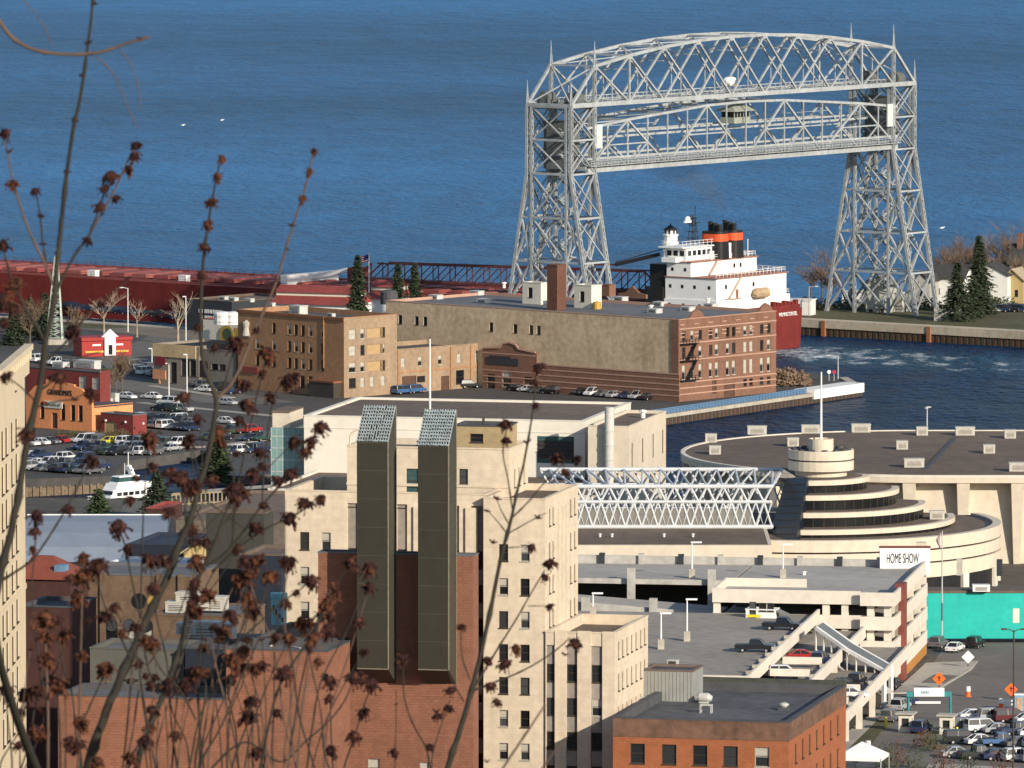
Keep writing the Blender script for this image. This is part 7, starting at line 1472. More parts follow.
# cream office tower
T0 = P_at(545, 500, 880); zt = T0.z; T0.z = 0; wf = ext(T0+Z*55, -UD, 483.5); ws = ext(T0+Z*zt, VD, 578)
to = thing('office_tower', 'tall cream limestone office tower with ribbed right side', 'office tower', Vector((T0.x, T0.y, gz(880))))
zf = [zat(y, T0) for y in (562, 596, 629, 662, 695, 728, 761, 794)]
fx = lambda px_: wf-ext(T0+Z*55, -UD, px_)
wins = []
for i, z in enumerate(zf):
    for px_ in (503.5, 525): wins.append((fx(px_)-.52, z, 1.04, 1.85, random.choice('dbd')))
facade(to, T0-UD*wf, UD, wf, 14, zt, wins, M['cream'])
wins = []
for i in range(12):
    z = zf[0]+(1-i)*FL
    if z < 30 or z > zt-2: continue
    for px_ in (550, 553.5, 571, 575): wins.append((ext(T0+Z*55, VD, px_)-.45, z, .9, 1.9, 'd'))
q = MB(); tall = [(ext(T0+Z*55, VD, px_)-.22, .45, zt-40, zt-1.5) for px_ in (558, 562, 566)]
wall(q, T0, VD, ws, 14, zt, [(x, z, w_, h_) for x, z, w_, h_, s in wins]+[(x, za, w_, zb-za) for x, w_, za, zb in tall], .3); q.build('side_wall', M['cream'], to, fix=False)
for x, z, w_, h_, s in wins: win(to, T0, VD, x, z, w_, h_, s, .25)
q = MB(); 
for x, w_, za, zb in tall: p = T0+VD*x-UD*.29; q.face([p+Z*za, p+VD*w_+Z*za, p+VD*w_+Z*zb, p+Z*zb])
q.build('slot_back', M['spandrel'], to, fix=False)
q = MB(); A, D = T0-UD*wf, T0+VD*ws; E = A+VD*ws; wall(q, D, -UD, wf, 14, zt); wall(q, E, -VD, ws, 14, zt); q.build('rear_wall', M['cream'], to, fix=False)
def coping(root, A, C, D, E, z, zr, mroof, m, th=.4, name='coping'):
    q = MB(); q.face([p+Z*zr for p in (A, C, D, E)]); q.build('roof', mroof, root, fix=False); q = MB()
    ctr = (A+C+D+E)/4; outs = []; ins = []
    dl = (A-C).normalized(); dr = (D-C).normalized()
    ins = [A-dl*th+dr*th, C+dl*th+dr*th, D+dl*th-dr*th, E-dl*th-dr*th]; outs = [A+dl*.06-dr*.06, C-dl*.06-dr*.06, D-dl*.06+dr*.06, E+dl*.06+dr*.06]
    for i in range(4):
        j = (i+1) % 4; q.hexa([ins[i]+Z*(z+.003), ins[j]+Z*(z+.003), outs[j]+Z*(z+.003), outs[i]+Z*(z+.003)], [ins[i]+Z*(z+.14), ins[j]+Z*(z+.14), outs[j]+Z*(z+.14), outs[i]+Z*(z+.14)]); q.face([ins[i]+Z*zr, ins[j]+Z*zr, ins[j]+Z*(z+.004), ins[i]+Z*(z+.004)])
    q.build(name, m, root, fix=False)
coping(to, A, T0, D, E, zt, zt-.6, M['roof_br'], M['cream'])
# wide lower mass left of the tower (flush, with tall recesses)
Ml = T0-UD*wf+VD*1.2; zl_ = zt+.25; wm = ext(Ml+Z*60, -UD, 285)
ml = thing('office_block', 'wide cream limestone block with tall window recesses behind the brick building', 'office block', Vector((Ml.x, Ml.y, gz(880)))); mx = lambda px_: wm-ext(Ml+Z*60, -UD, px_)
rec = [(mx(px_)-w_/2, w_) for px_, w_ in ((352.5, 1.15), (402, 1.15), (454, 1.15), (477, 1.35))]
zf2 = [zat(y, Ml) for y in (554, 589, 624, 659, 694)]
wi = [(mx(px_)-.52, z, 1.05, 1.95, random.choice('bwd')) for z in zf2 for px_ in (304.5, 326)]
q = MB(); wall(q, Ml-UD*wm, UD, wm, 14, zl_, [(x, z, w_, h_) for x, z, w_, h_, s in wi], .25); 
q = MB()
cuts = sorted([(x, 20, x+w_, zl_-1.2) for x, w_ in rec])
wall(q, Ml-UD*wm, UD, wm, 14, zl_, [(x, z, w_, h_) for x, z, w_, h_, s in wi]+[(x0, z0, x1-x0, z1-z0) for x0, z0, x1, z1 in cuts], .3); q.build('wall', M['cream'], ml, fix=False)
for x, z, w_, h_, s in wi: win(ml, Ml-UD*wm, UD, x, z, w_, h_, s, .25)
for x, w_ in rec: recess(ml, Ml-UD*wm, UD, x, w_, 20, zl_-1.2, .3, off=3.2)
q = MB()
for px_, w_ in ((388, .8), (414, .8), (441, 1.3), (466, 1.3)): q.box(Ml-UD*(wm-mx(px_))-VD*.3, UD, w_, VD, .29, 14, zl_-1.4)
q.build('pilaster', M['cream'], ml)
A, D = Ml-UD*wm, Ml+VD*16; E = A+VD*16; q = MB(); wall(q, E, -VD, 16, 14, zl_); wall(q, D, -UD, wm, 14, zl_); q.build('rear_wall', M['cream'], ml, fix=False)
coping(ml, A, Ml, D, E, zl_, zl_-1.6, M['roof_dk'], M['cream'], .5)
q = MB(); c = P_at(301, 481, 896); q.cbox(Vector((c.x, c.y, 0)), VD, 5, 1.0, zl_-1.6, zl_-.2); q.build('roof_ridge', M['concrete'], ml)
# upper block on it
Cc = P_at(509, 450, 889); zc = Cc.z; Cc.z = 0; wc = ext(Cc+Z*zc, -UD, 347); wsid = ext(Cc+Z*zc, VD, 528); cx = lambda px_: wc-ext(Cc+Z*zc, -UD, px_)
cb_ = thing('office_block', 'upper cream block rising behind the two metal ducts', 'office block', Vector((Cc.x, Cc.y, zl_-1.6)))
wl = [(cx(412.5)-.7, zc-5.0, 1.4, 2.7, 't'), (cx(463.5)-.5, zc-3.9, 1.0, 1.7, 'd')]; wr = [(ext(Cc+Z*zc, VD, px_)-.4, zc-4.4, .8, 2.0, 'd') for px_ in (515, 519.5, 524.5)]
block(cb_, Cc, -UD, wc, VD, wsid, zl_-1.61, zc, M['cream'], M['roof_dk'], wl, wr, par=.5, cop=M['cream'])
q = MB(); p = Cc-UD*(wc-cx(350)); q.tube([p+Z*zc, p+Z*(zc+1.0)]+[p+UD*(1.1-1.1*math.cos(t))+Z*(zc+1.0+.9*math.sin(t)) for t in (.5, 1.0, 1.57, 2.1, 2.6)]+[p+UD*2.2+Z*(zc+1.0), p+UD*2.2+Z*zc], .09, 6); q.build('roof_hoop', M['cream'], cb_)
q = MB(); q.box(Cc-UD*(wc+.05)-VD*.1, UD, wc+.1, VD, .1, zl_+.15, zl_+.45); q.build('ledge', M['cream'], cb_)
Pp = P_at(507, 447, 891); Pp.z = 0; zp = zat(427, Pp); pw = ext(Pp+Z*zp, -UD, 455)
pt_ = thing('roof_penthouse', 'tan brick penthouse with one window on the upper cream block', 'penthouse', Vector((Pp.x, Pp.y, zc-.5))); block(pt_, Pp, -UD, pw, VD, 5, zc-.52, zp, mat('tan_brick', (.42, .32, .18), .9, .1, uv=(.5, .2, .015, (.8, .78, .74), .12)), M['roof_dk'], [(1.7, zc+.6, 1.5, .95, 'd')], [], par=.15, cop=M['roof_dk'])
q = MB(); q.tube([Vector((Pp.x-2.6, Pp.y+1, zp)), Vector((Pp.x-2.6, Pp.y+1, zp+1.0))], .14, 6); q.build('vent_pipe', M['frame_dk'], pt_)
c = P_at(437, 441, 893); roof_unit('dark hatch box on the upper cream roof between the ducts', Vector((c.x, c.y, zc-.5)), UD, 4.0, 2, 1.2, M['roof_dk'])
# tower right wing
W0 = P_at(615, 634, 878); zw = W0.z; W0.z = 0; ww = ext(W0+Z*zw, -UD, 545.5); wd = ext(W0+Z*zw, VD, 648); wx_ = lambda px_: ww-ext(W0+Z*zw, -UD, px_)
wg_ = thing('office_wing', 'lower cream wing with three dark window recesses right of the tower', 'office block', Vector((W0.x, W0.y, gz(878))))
tall = [(wx_(545.8)+.05, wx_(555)-wx_(545.8), 14.5, zw-1.4), (wx_(566.5), wx_(577.5)-wx_(566.5), 14.5, zw-1.4), (wx_(591), wx_(602.5)-wx_(591), 14.5, zw-1.4)]
q = MB(); wall(q, W0-UD*ww, UD, ww, 14, zw, [(x, za, w_, zb-za) for x, w_, za, zb in tall], .26); q.build('wall', M['cream'], wg_, fix=False)
for x, w_, za, zb in tall: recess(wg_, W0-UD*ww, UD, x, w_, za, zb, .26, off=.3)
q = MB()
for pa, pb in ((555, 566.5), (577.5, 591), (602.5, 615)): q.box(W0-UD*(ww-wx_(pa))-VD*.12, UD, wx_(pb)-wx_(pa), VD, .115, 14, zw+.25)
q.build('pilaster', M['cream'], wg_)
wr = []
for zc_ in (zat(661, W0), zat(693, W0), zat(726, W0), zat(760, W0)):
    for px_ in (619, 623, 627.5, 632, 636.5, 641, 645): wr.append((ext(W0+Z*zw, VD, px_)-.45, zc_, .9, 1.9, 'd'))
facade(wg_, W0, VD, wd, 14, zw, wr, M['cream']); A = W0-UD*ww; D = W0+VD*wd; E = A+VD*wd; q = MB(); wall(q, D, -UD, ww, 14, zw); q.build('rear_wall', M['cream'], wg_, fix=False); coping(wg_, A, W0, D, E, zw, zw-1.0, M['roof_br'], M['cream'], .45)
# brick block carrying the two metal ducts
K0 = P_at(473, 690, 862); zk = zat(556.5, K0); K0.z = 0; wk = ext(K0+Z*zk, -UD, 318); kx = lambda px_: wk-ext(K0+Z*zk, -UD, px_)
bk_ = thing('brick_block', 'terracotta brick block carrying two tall metal ducts', 'building', Vector((K0.x, K0.y, gz(862))))
facade(bk_, K0-UD*wk, UD, wk, 14, zk, [(kx(373)-.6, zat(782, K0), 1.3, 2.2, 'b'), (kx(424)-.5, zat(784, K0), 1.0, 2.2, 'b')], M['terracotta'])
q = MB(); wall(q, K0, VD, 2.6, 14, zk); wall(q, K0+VD*2.6, -UD, wk, 14, zk); q.build('side_wall', M['terracotta'], bk_, fix=False); A = K0-UD*wk; coping(bk_, A, K0, K0+VD*2.6, A+VD*2.6, zk, zk-.4, M['roof_dk'], M['roof_gr'], .3)
q = MB(); zj = zat(737, K0)
for z in (zat(697, K0), zj): q.box(K0-UD*wk-VD*.03, UD, wk, VD, .028, z, z+.12)
q.build('wall_joint', mat('brick_joint', (.3, .13, .085), .9), bk_)
for (pa, pb, yt, yb, side) in ((357, 395.5, 442, 686, 'left'), (418, 456, 446, 687, 'right')):
    P = Vector((K0.x, K0.y, 0))-UD*(wk-kx(pa)); dp = 3.5; X0 = P-VD*dp
    s0 = ext(X0+Z*55, UD, pa); s1 = ext(X0+Z*55, UD, pb-7.5); A_ = X0+UD*s0; B_ = X0+UD*s1; C_ = B_+VD*dp; D_ = A_+VD*dp
    ztp = zat(yt, A_); zbt = zat(yb, A_); hb = 3.6; lowb = 1.9
    t = thing('exhaust_duct', f'tall olive metal duct with slanted louvre top, {side} of the pair', 'duct', Vector((A_.x, A_.y, zbt)), 'olive ducts on the brick block')
    q = MB(); bt = [A_+Z*(zbt+.4), B_+Z*(zbt+.4), C_+Z*(zbt-lowb), D_+Z*(zbt-lowb)]; tp = [A_+Z*ztp, B_+Z*ztp, C_+Z*(ztp+hb), D_+Z*(ztp+hb)]
    bt = [A_+Z*(zbt+1.9), B_+Z*(zbt+1.9), C_+Z*zbt, D_+Z*zbt]
    q.hexa(bt, tp)
    n_ = 34
    for k in range(n_):                         # vertical ribs of the sheet
        f = (k+.5)/n_; q.beam(A_.lerp(B_, f)-VD*.02+Z*(zbt+1.95), A_.lerp(B_, f)-VD*.02+Z*(ztp-.05), .05, .04)
    for k in range(1, 8): f = k/8; q.beam(A_+Z*(zbt+1.9+(ztp-zbt-1.9)*f)-VD*.03, B_+Z*(zbt+1.9+(ztp-zbt-1.9)*f)-VD*.03, .05, .09); q.beam(B_+Z*(zbt+1.9+(ztp-zbt-1.9)*f)+UD*.02, C_+Z*(zbt+1.9+(ztp-zbt-1.9)*f)+UD*.02, .05, .09)
    q.build('duct_shaft', M['olive_metal'], t)
    q = MB(); up = (tp[3]-tp[0]); nrm = UD.cross(up).normalized()
    if nrm.z < 0: nrm = -nrm
    for k in range(11):
        f = (k+.3)/11; a_ = tp[0].lerp(tp[3], f)+nrm*.16; b2 = tp[1].lerp(tp[2], f)+nrm*.16
        nb = 12
        for i in range(nb):
            if side == 'left' and random.random() < .12 and i in (3, 4, 6, 7, 8): continue
            q.beam(a_.lerp(b2, (i+.06)/nb)+up.normalized()*random.uniform(-.06, .06), a_.lerp(b2, (i+.9)/nb)+up.normalized()*random.uniform(-.06, .06), .3 if side == 'right' else .22, .06, up=(nrm+up.normalized()*.45).normalized())
    for k in range(13): f = k/12; q.beam(tp[0].lerp(tp[1], f)+nrm*.05, tp[3].lerp(tp[2], f)+nrm*.05, .07, .2, up=nrm)
    q.build('louvre', mat('galvanised_louvre', (.36, .42, .43), .5, .22, .5, 1.5), t)
    q = MB(); q.beam(B_+Z*(zbt+1.9)-VD*.03, B_+Z*ztp-VD*.03, .12, .12); q.beam(bt[0], bt[1], .12, .12); q.beam(C_+Z*zbt+UD*.03, C_+Z*(ztp+hb)+UD*.03, .12, .12); q.build('corner_trim', mat('pale_olive_trim', (.2, .18, .13), .6), t)
# lower brick wings in front
L0 = P_at(328, 652, 852); zL = L0.z; L0.z = 0; wl_ = ext(L0+Z*zL, -UD, 226)
lw_ = thing('brick_wing', 'terracotta brick wing with dark flat roof in front of the ducts', 'building', Vector((L0.x, L0.y, gz(852)))); block(lw_, L0, -UD, wl_, VD, 9.6, 14, zL, M['terracotta'], M['roof_gr'], [], [], par=.7, cop=M['roof_dk'])
q = MB()
for z in (zL-5, zL-9, zL-13): q.box(L0-UD*wl_-VD*.03, UD, wl_, VD, .028, z, z+.1)
q.build('wall_joint', MATS['brick_joint'], lw_)
for k, (px_, py_) in enumerate(((300, 646), (312, 644), (330, 641), (268, 643))): pipe_vent(f"thin pipe vent on the brick wing roof, {ORD[k]} listed from the wall", at(px_, py_, zL-.7), .14, .5)
q = MB()
a_, b2, c_ = at(270, 646, zL-.6), at(322, 640, zL-.6), at(340, 640, zL-.6); q.tube([a_, at(296, 643, zL-.6), b2, c_], .09, 5); q.tube([at(262, 641, zL-.6), at(300, 648, zL-.6)], .08, 5); q.build('roof_pipe', M['unit'], lw_)
N0 = P_at(226, 700, (L0-UD*wl_).y); zN = N0.z; N0.z = 0; wn = ext(N0+Z*zN, -UD, 58); ln = thing('brick_wing', 'long lower terracotta brick wall at the bottom left', 'building', Vector((N0.x, N0.y, gz(850)))); block(ln, N0-UD*.02, -UD, wn, VD, 10, 14, zN, M['terracotta'], M['roof_gr'], [], [], par=.5, cop=M['roof_dk'])
q = MB()
for k in range(2): z = zN-4-4*k; q.box(N0-UD*wn-VD*.03, UD, wn, VD, .028, z, z+.1)
q.build('wall_joint', MATS['brick_joint'], ln)
# low roof behind with the blue drum
B0 = P_at(345, 640, 864); zB = B0.z; B0.z = 0; wb_ = ext(B0+Z*zB, -UD, 258); bl = thing('roof_block', 'flat brown roofed block behind the brick wing, carrying a blue drum', 'building', Vector((B0.x, B0.y, gz(864)))); block(bl, B0, -UD, wb_, VD, 14, 14, zB, M['terracotta'], M['roof_br'], [], [], par=.3, cop=M['roof_dk'])
c = at(279, 624, zB-.3); t = thing('blue_drum', 'pale blue roof drum with dark panels among the twigs', 'tank', c); h_ = zat(593, c)-c.z; q = MB(); q.lathe(c, [(.84, 0), (.84, h_*.85), (.95, h_*.86), (.95, h_), (.1, h_*1.02)], 18); q.build('drum_shell', mat('pale_blue_paint', (.16, .42, .52), .55, .12), t); q = MB(); 
for k in range(4): q.cbox(c+V2(150+25*k)*.84, V2(60+25*k), .25, .04, c.z+.3+.4*k, c.z+.8+.45*k)
q.build('dark_panel', M['frame_dk'], t)
q = MB(); q.box(B0-UD*4.6+VD*5, UD, 3.6, VD, 3, zB-.3, zB+1.0); q.build('roof_hatch', M['concrete_g'], bl)
# orange brick building at the bottom with its roof plant
O0 = P_at(789, 723, 866); zO = O0.z; O0.z = 0; wo_ = ext(O0+Z*zO, -UD, 613); wod = ext(O0+Z*zO, VD, 846); ox = lambda px_: wo_-ext(O0+Z*zO, -UD, px_)
ob = thing('brick_office', 'orange brick building with brown band and dark flat roof at the bottom', 'building', Vector((O0.x, O0.y, gz(888))))
zw_ = zat(766, O0)-.2; wl = [(ox(px_)-.85, zw_-FL*k, 1.6, 2.15, 'd' if px_ < 760 else 'b') for k in range(4) for px_ in (638, 669.5, 700.5, 731, 762.5)]
wr = [(ext(O0+Z*(zO-5), VD, px_)-.6, zw_-FL*k, 1.2, 2.15, 'd') for k in range(4) for px_ in (796, 803, 810, 817, 824, 831, 838)]
block(ob, O0, -UD, wo_, VD, wod, 14, zO, M['brick_ob'], mat('blue_grey_roof', (.1, .105, .115), .85, .25, .08, .6), wl, wr, par=.9, cop=M['roof_dk'], th=.6)
bb = mat('brown_band', (.17, .095, .065), .9, .2, .3, 1.2, streak=.2); q = MB(); zb_ = zO-2.0; q.box(O0-UD*wo_-VD*.06, UD, wo_+.06, VD, .055, zb_, zO-.02); q.box(O0, VD, wod, UD, .06, zb_, zO-.02); q.build('parapet_band', bb, ob)
q = MB(); q.box(O0-UD*(wo_+.02)+VD*(wod-.5), UD, wo_, VD, .7, zO-.9, zO+.6); q.build('rear_parapet', mat('dark_green_grey', (.07, .075, .062), .9, .2), ob)
zr_ = zO-.9
c = at(672, 701, zr_); t = thing('roof_plant_room', 'grey ribbed metal plant room on the left of the orange brick roof', 'plant room', c); c0 = at(693, 702, zr_); c0.z = 0; gm = mat('grey_ribbed_metal', (.28, .285, .265), .6, .08, .2, 1, streak=.12); lp = ext(c0+Z*zr_, -UD, 642); zp_ = zat(672, c0); dp_ = ext(c0+Z*zp_, VD, 703)
block(t, c0, -UD, lp, VD, dp_, zr_, zp_, gm, M['roof_dk'], [], [], par=.1, cop=mat('brown_trim2', (.16, .12, .1), .8)); q = MB()
for k in range(14): q.box(c0-UD*(lp*(1-(k+.5)/14))-VD*.05, UD, .12, VD, .045, zr_, zp_-.1)
q.build('rib', gm, t)
c = at(673, 664, zp_-.1); roof_unit('small pale unit on top of the grey plant room', c, UD, 1.2, .8, .5)
for k, (px_, py_, lb_) in enumerate(((715, 690, 'rounded pale duct cowl beside the grey plant room, upper one'), (704, 703, 'rounded pale duct cowl beside the grey plant room, lower one'))):
    c = at(px_, py_, zr_); t = thing('duct_cowl', lb_, 'duct cowl', c); q = MB(); l_ = 1.6 if k == 0 else .9; q.tube([c-UD*l_+Z*.5, c-UD*l_*.5+Z*.62, c+UD*l_*.5+Z*.62, c+UD*l_+Z*.5], [.3, .52, .52, .3], 12); q.build('cowl', M['unit'], t); q = MB(); q.cbox(c, UD, l_*1.2, .5, zr_, zr_+.4); q.build('cowl_base', M['unit'], t)
for px_, py_, lb_ in ((813, 689, 'mushroom roof fan, farther right on the orange brick roof'), (784, 710, 'mushroom roof fan, nearer the front of the orange brick roof')):
    c = at(px_, py_, zr_); t = thing('roof_fan', lb_, 'roof fan', c, 'mushroom roof fans'); q = MB(); q.cbox(c, UD, 1.2, 1.0, zr_, zr_+.35); q.build('base', M['roof_dk'], t); q = MB(); q.lathe(c, [(.35, .35), (.35, .5), (.55, .52), (.5, .72), (.2, .85), (.02, .88)], 14); q.build('cowl', M['unit'], t)
c = at(706, 713, zr_); t = thing('roof_frame', 'open boxed pipe frame near the front of the orange brick roof', 'roof frame', c); q = MB()
for x in (-.6, .6):
    for y in (-.4, .4): q.beam(c+UD*x+VD*y, c+UD*x+VD*y+Z*.9, .1)
for y in (-.4, .4): q.beam(c-UD*.6+VD*y+Z*.9, c+UD*.6+VD*y+Z*.9, .12)
for x in (-.6, .6): q.beam(c+UD*x-VD*.4+Z*.9, c+UD*x+VD*.4+Z*.9, .12)
q.build('frame', M['unit'], t)
c = at(758, 686, zr_); t = thing('roof_post', 'short rust red post by the rear parapet of the orange brick roof', 'roof post', c); q = MB(); q.tube([c, c+Z*.9], .28, 8); q.tube([c+Z*.45-UD*.5, c+Z*.45+UD*.4], .16, 6); q.build('post', MATS['fender_rust'], t)
for k, (px_, py_) in enumerate(((637, 706), (645, 702), (655, 700))):
    c = at(px_, py_, zr_); t = thing('roof_duct', f'pale duct piece at the left end of the orange brick roof, {ORD[k]} from left', 'duct', c, 'pale duct pieces'); q = MB(); q.tube([c-UD*.8+Z*.25, c+UD*.7+Z*.35], [.4, .25], 10); q.build('pipe', M['unit'], t); q = MB(); q.cbox(c, UD, .5, .5, zr_, zr_+.3); q.build('foot', M['roof_dk'], t)
# tall cream corner building at the left edge
Q0 = P_at(24.5, 360, 850); zq = Q0.z; Q0.z = 0; dq = Vector((.035, 1, 0)).normalized(); bt_ = thing('corner_building', 'tall cream building with bracketed cornice cut by the left edge', 'building', Vector((Q0.x, Q0.y, gz(850))))
Lq = 34; Pq = Q0-dq*Lq; wr = []
for j, y in enumerate((435, 470, 505, 540, 575, 610, 645, 680, 715)):
    z = zat(y+3, Q0)
    for px_ in (3.5, 7.4, 13.0, 17.4): 
        x = Lq+ext(Q0+Z*60, dq, px_); 
        if x > .5: wr.append((x-1.3, z, 2.7, 2.9, 'd'))
x = Lq+ext(Q0+Z*70, dq, 16); wr.append((x-.7, zat(383, Q0), 1.5, 2.6, 'd'))
facade(bt_, Pq, dq, Lq, 14, zq, wr, mat('pale_cream_stone', (.60, .5, .35), .85, .06, .15, 1, streak=.1)); q = MB(); wall(q, Q0, Vector((-1, 0, 0)), 14, 14, zq); q.build('rear_wall', MATS['pale_cream_stone'], bt_, fix=False)
q = MB(); nq = Vector((dq.y, -dq.x, 0)); q.box(Pq+nq*.0, dq, Lq+.1, nq, .5, zq-1.4, zq+1.1); q.box(Pq, dq, Lq+.4, nq, .9, zq+1.1, zq+1.7)
for k in range(16): q.box(Pq+dq*(k*2.2), dq, .7, nq, .8, zq+.2, zq+1.09)
q.box(Pq, dq, Lq, nq, .12, zat(588, Q0), zat(583, Q0)); q.build('cornice', MATS['pale_cream_stone'], bt_)
q = MB(); q.box(Pq-nq*14, dq, Lq, nq, 14, zq-.5, zq-.2); q.build('roof', M['roof_gr'], bt_)
# ------------------------------------------------------------------ clutter behind, lower left
P = P_at(25, 560, 1330); Pz = P.z
bw = thing('barrel_roof_hall', 'long hall with pale blue grey curved roof at the left', 'hall', P_at(90, 560, 1330)); q = MB(); X0, X1 = P_at(20, 540, 1330).x, P_at(166, 540, 1330).x
z0_ = P_at(90, 562, 1330).z; z1_ = P_at(90, 514, 1352).z; prof = [(0, z0_), (3, z0_+(z1_-z0_)*.38), (8, z0_+(z1_-z0_)*.7), (14, z0_+(z1_-z0_)*.92), (20, z1_), (26, z0_+(z1_-z0_)*.92), (34, z0_+(z1_-z0_)*.6), (40, z0_)]
for (y0, a_), (y1, b2) in zip(prof, prof[1:]): q.face([(X0, 1330+y0, a_), (X1, 1330+y0, a_), (X1+(.0), 1330+y1, b2), (X0, 1330+y1, b2)])
q.build('curved_roof', mat('blue_grey_metal_roof', (.2, .235, .29), .6, .06, .1, .5), bw, fix=False)
q = MB(); q.face([(X1, 1330+y, z) for y, z in prof]); q.box(Vector((X0, 1330.2, 0)), X, X1-X0-.05, Vector((0, 1, 0)), 39, 3, z0_); q.build('end_wall', mat('shade_navy_wall', (.02, .026, .042), .7), bw, fix=False)  # navy darkened further, shade over these roofs put into the colour
q = MB(); q.box(Vector((X0, 1350, 0)), X, X1-X0, Vector((0, 1, 0)), .5, z1_-.05, z1_+.15); q.build('ridge_trim', M['white'], bw)
def hall(name, label, cat, px0, px1, yt, yb, Y, dep, mw, mr, par=.3, wins=(), cop=None, d=None):
    P = P_at(px1, yt, Y); zt_ = P.z; P.z = 0; d = d or UD; n_ = Vector((-d.y, d.x, 0)); l_ = ext(P+Z*zt_, -d, px0); t = thing(name, label, cat, Vector((P.x, P.y, gz(Y)))); block(t, P, -d, l_, n_, dep, gz(Y)-1, zt_, mw, mr, [(l_*a, zt_-b_, w_, h_, s) for a, b_, w_, h_, s in wins], [], par=par, cop=cop or mr); return t, P, l_, zt_
brn = mat('shade_brown_church_brick', (.17, .112, .072), .9, .14, .15, 1.2, streak=.2, uv=(.5, .2, .015, (.75, .72, .7), .14))  # brown brick toned down to stand in for the shade here
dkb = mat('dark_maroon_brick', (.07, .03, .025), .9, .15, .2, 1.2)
hall('maroon_house', 'dark maroon gabled shed right of the curved roof hall', 'building', 146, 164, 509, 530, 1400, 12, dkb, M['roof_tile'])
t, P, l_, zt_ = hall('brick_church', 'brown brick hall with arched windows and white roof edge', 'church', 72, 190, 577, 680, 1010, 14, brn, M['roof_gr'], wins=[(.28, 10.5, 1.6, 4.2, 'd'), (.43, 10.5, 1.6, 4.2, 'b'), (.58, 10.5, 1.6, 4.2, 'b'), (.80, 9, 1.3, 3, 'd')])
for a in (.28, .43, .58):
    q = MB(); c = Vector((P.x, P.y, 0))-UD*(l_*(1-a)-.8)-VD*.05; q.tube([c+Z*(zt_-6.3), c+VD*.04+Z*(zt_-6.3)], .8, 16); q.build('arch_window', M['glass'], t)
    q = MB()
    for k in range(9): t0_, t1_ = math.pi*k/9, math.pi*(k+1)/9; q.beam(c-VD*.05+UD*1.0*math.cos(t0_)+Z*(zt_-6.3+1.0*math.sin(t0_)), c-VD*.05+UD*1.0*math.cos(t1_)+Z*(zt_-6.3+1.0*math.sin(t1_)), .3, .1, up=VD)
    q.build('arch_trim', brn, t)
q = MB(); c = Vector((P.x, P.y, 0))-UD*(l_*.43)-VD*.06; q.tube([c+Z*(zt_-3.2), c+VD*.05+Z*(zt_-3.2)], 1.0, 18); q.build('round_window', M['glass'], t)
q = MB(); c = Vector((P.x, P.y, 0))-UD*(l_*.31)-VD*.06; q.tube([c+Z*(zt_-3.2), c+VD*.05+Z*(zt_-3.2)], .8, 18); q.build('painted_roundel', MATS['ochre_sign'], t)
q = MB()
for a in (.0, .12, .24, .72, .9): q.box(Vector((P.x, P.y, 0))-UD*(l_*(1-a))-VD*.3, UD, .7, VD, .29, gz(1010)-1, zt_+.3)
q.build('buttress', brn, t)
hall('white_roof_block', 'low block with bright white roof edge behind the brick hall', 'building', 104, 183, 567, 585, 1060, 10, M['white'], mat('white_membrane', (.5, .52, .54), .7, .08), par=.2, cop=M['white'])
hall('navy_roof_block', 'dark navy roofed block left of the yellow gabled house', 'building', 128, 188, 546, 570, 1120, 16, MATS['shade_navy_wall'], mat('navy_roof', (.03, .04, .065), .8, .15))
house('yellow plastered gabled house with round fanlight among the roofs', Vector((P_at(184, 592, 1110).x, 1110, gz(1110))), UD, 4.9, 10, P_at(184, 553, 1110).z-gz(1110), 1.7, mat('pale_yellow_plaster', (.58, .44, .2), .85, .08), mat('yellow_roof', (.45, .36, .2), .8), [(1.9, P_at(184, 556, 1110).z-.6, 1.2, .5, 'b')], axis=1)
hall('yellow_annex', 'pale yellow side block right of the gabled house', 'building', 206, 232, 571, 595, 1104, 8, MATS['pale_yellow_plaster'], M['roof_br'])
t, P, l_, zt_ = hall('red_roof_house', 'house with orange red hipped roof and blue dormer at the left', 'house', 22, 70, 580, 700, 960, 8, dkb, M['roof_tile'], par=.05)
orr = mat('orange_red_tiles', (.22, .06, .038), .85, .12, .3, 2); q = MB(); A = Vector((P.x, P.y, 0))-UD*l_; q.hexa([A-UD*.4-VD*.4+Z*zt_, A+UD*(l_+.4)-VD*.4+Z*zt_, A+UD*(l_+.4)+VD*8.4+Z*zt_, A-UD*.4+VD*8.4+Z*zt_], [A+UD*.2+VD*3.6+Z*(zt_+2.4), A+UD*(l_*.45)+VD*3.6+Z*(zt_+2.4), A+UD*(l_*.45)+VD*4.6+Z*(zt_+2.4), A+UD*.2+VD*4.6+Z*(zt_+2.4)]); q.build('hipped_roof', orr, t)
q = MB(); q.box(A+UD*(l_*.62)+VD*1.0, UD, 1.3, VD, 2.0, zt_+.2, zt_+1.6); q.build('dormer', mat('blue_dormer', (.14, .24, .36), .6), t)
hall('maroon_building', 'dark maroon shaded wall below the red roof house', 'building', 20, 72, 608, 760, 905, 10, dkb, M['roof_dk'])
t, P, l_, zt_ = hall('grey_box_building', 'plain grey box with small dark wall lamp behind the brick wing', 'building', 90, 184, 651, 720, 875, 9, mat('shade_olive_grey_panel', (.115, .112, .095), .8, .07, streak=.12), M['roof_gr'], cop=MATS['shade_olive_grey_panel'])  # olive grey panel colour carries the deep shade of this corner
q = MB(); q.cbox(Vector((P.x, P.y, 0))-UD*(l_*.55)-VD*.12, UD, 1.5, .2, zt_-3.4, zt_-3.2); q.cbox(Vector((P.x, P.y, 0))-UD*(l_*.55)-VD*.2, UD, .5, .3, zt_-3.7, zt_-3.1); q.build('wall_lamp', M['frame_dk'], t)
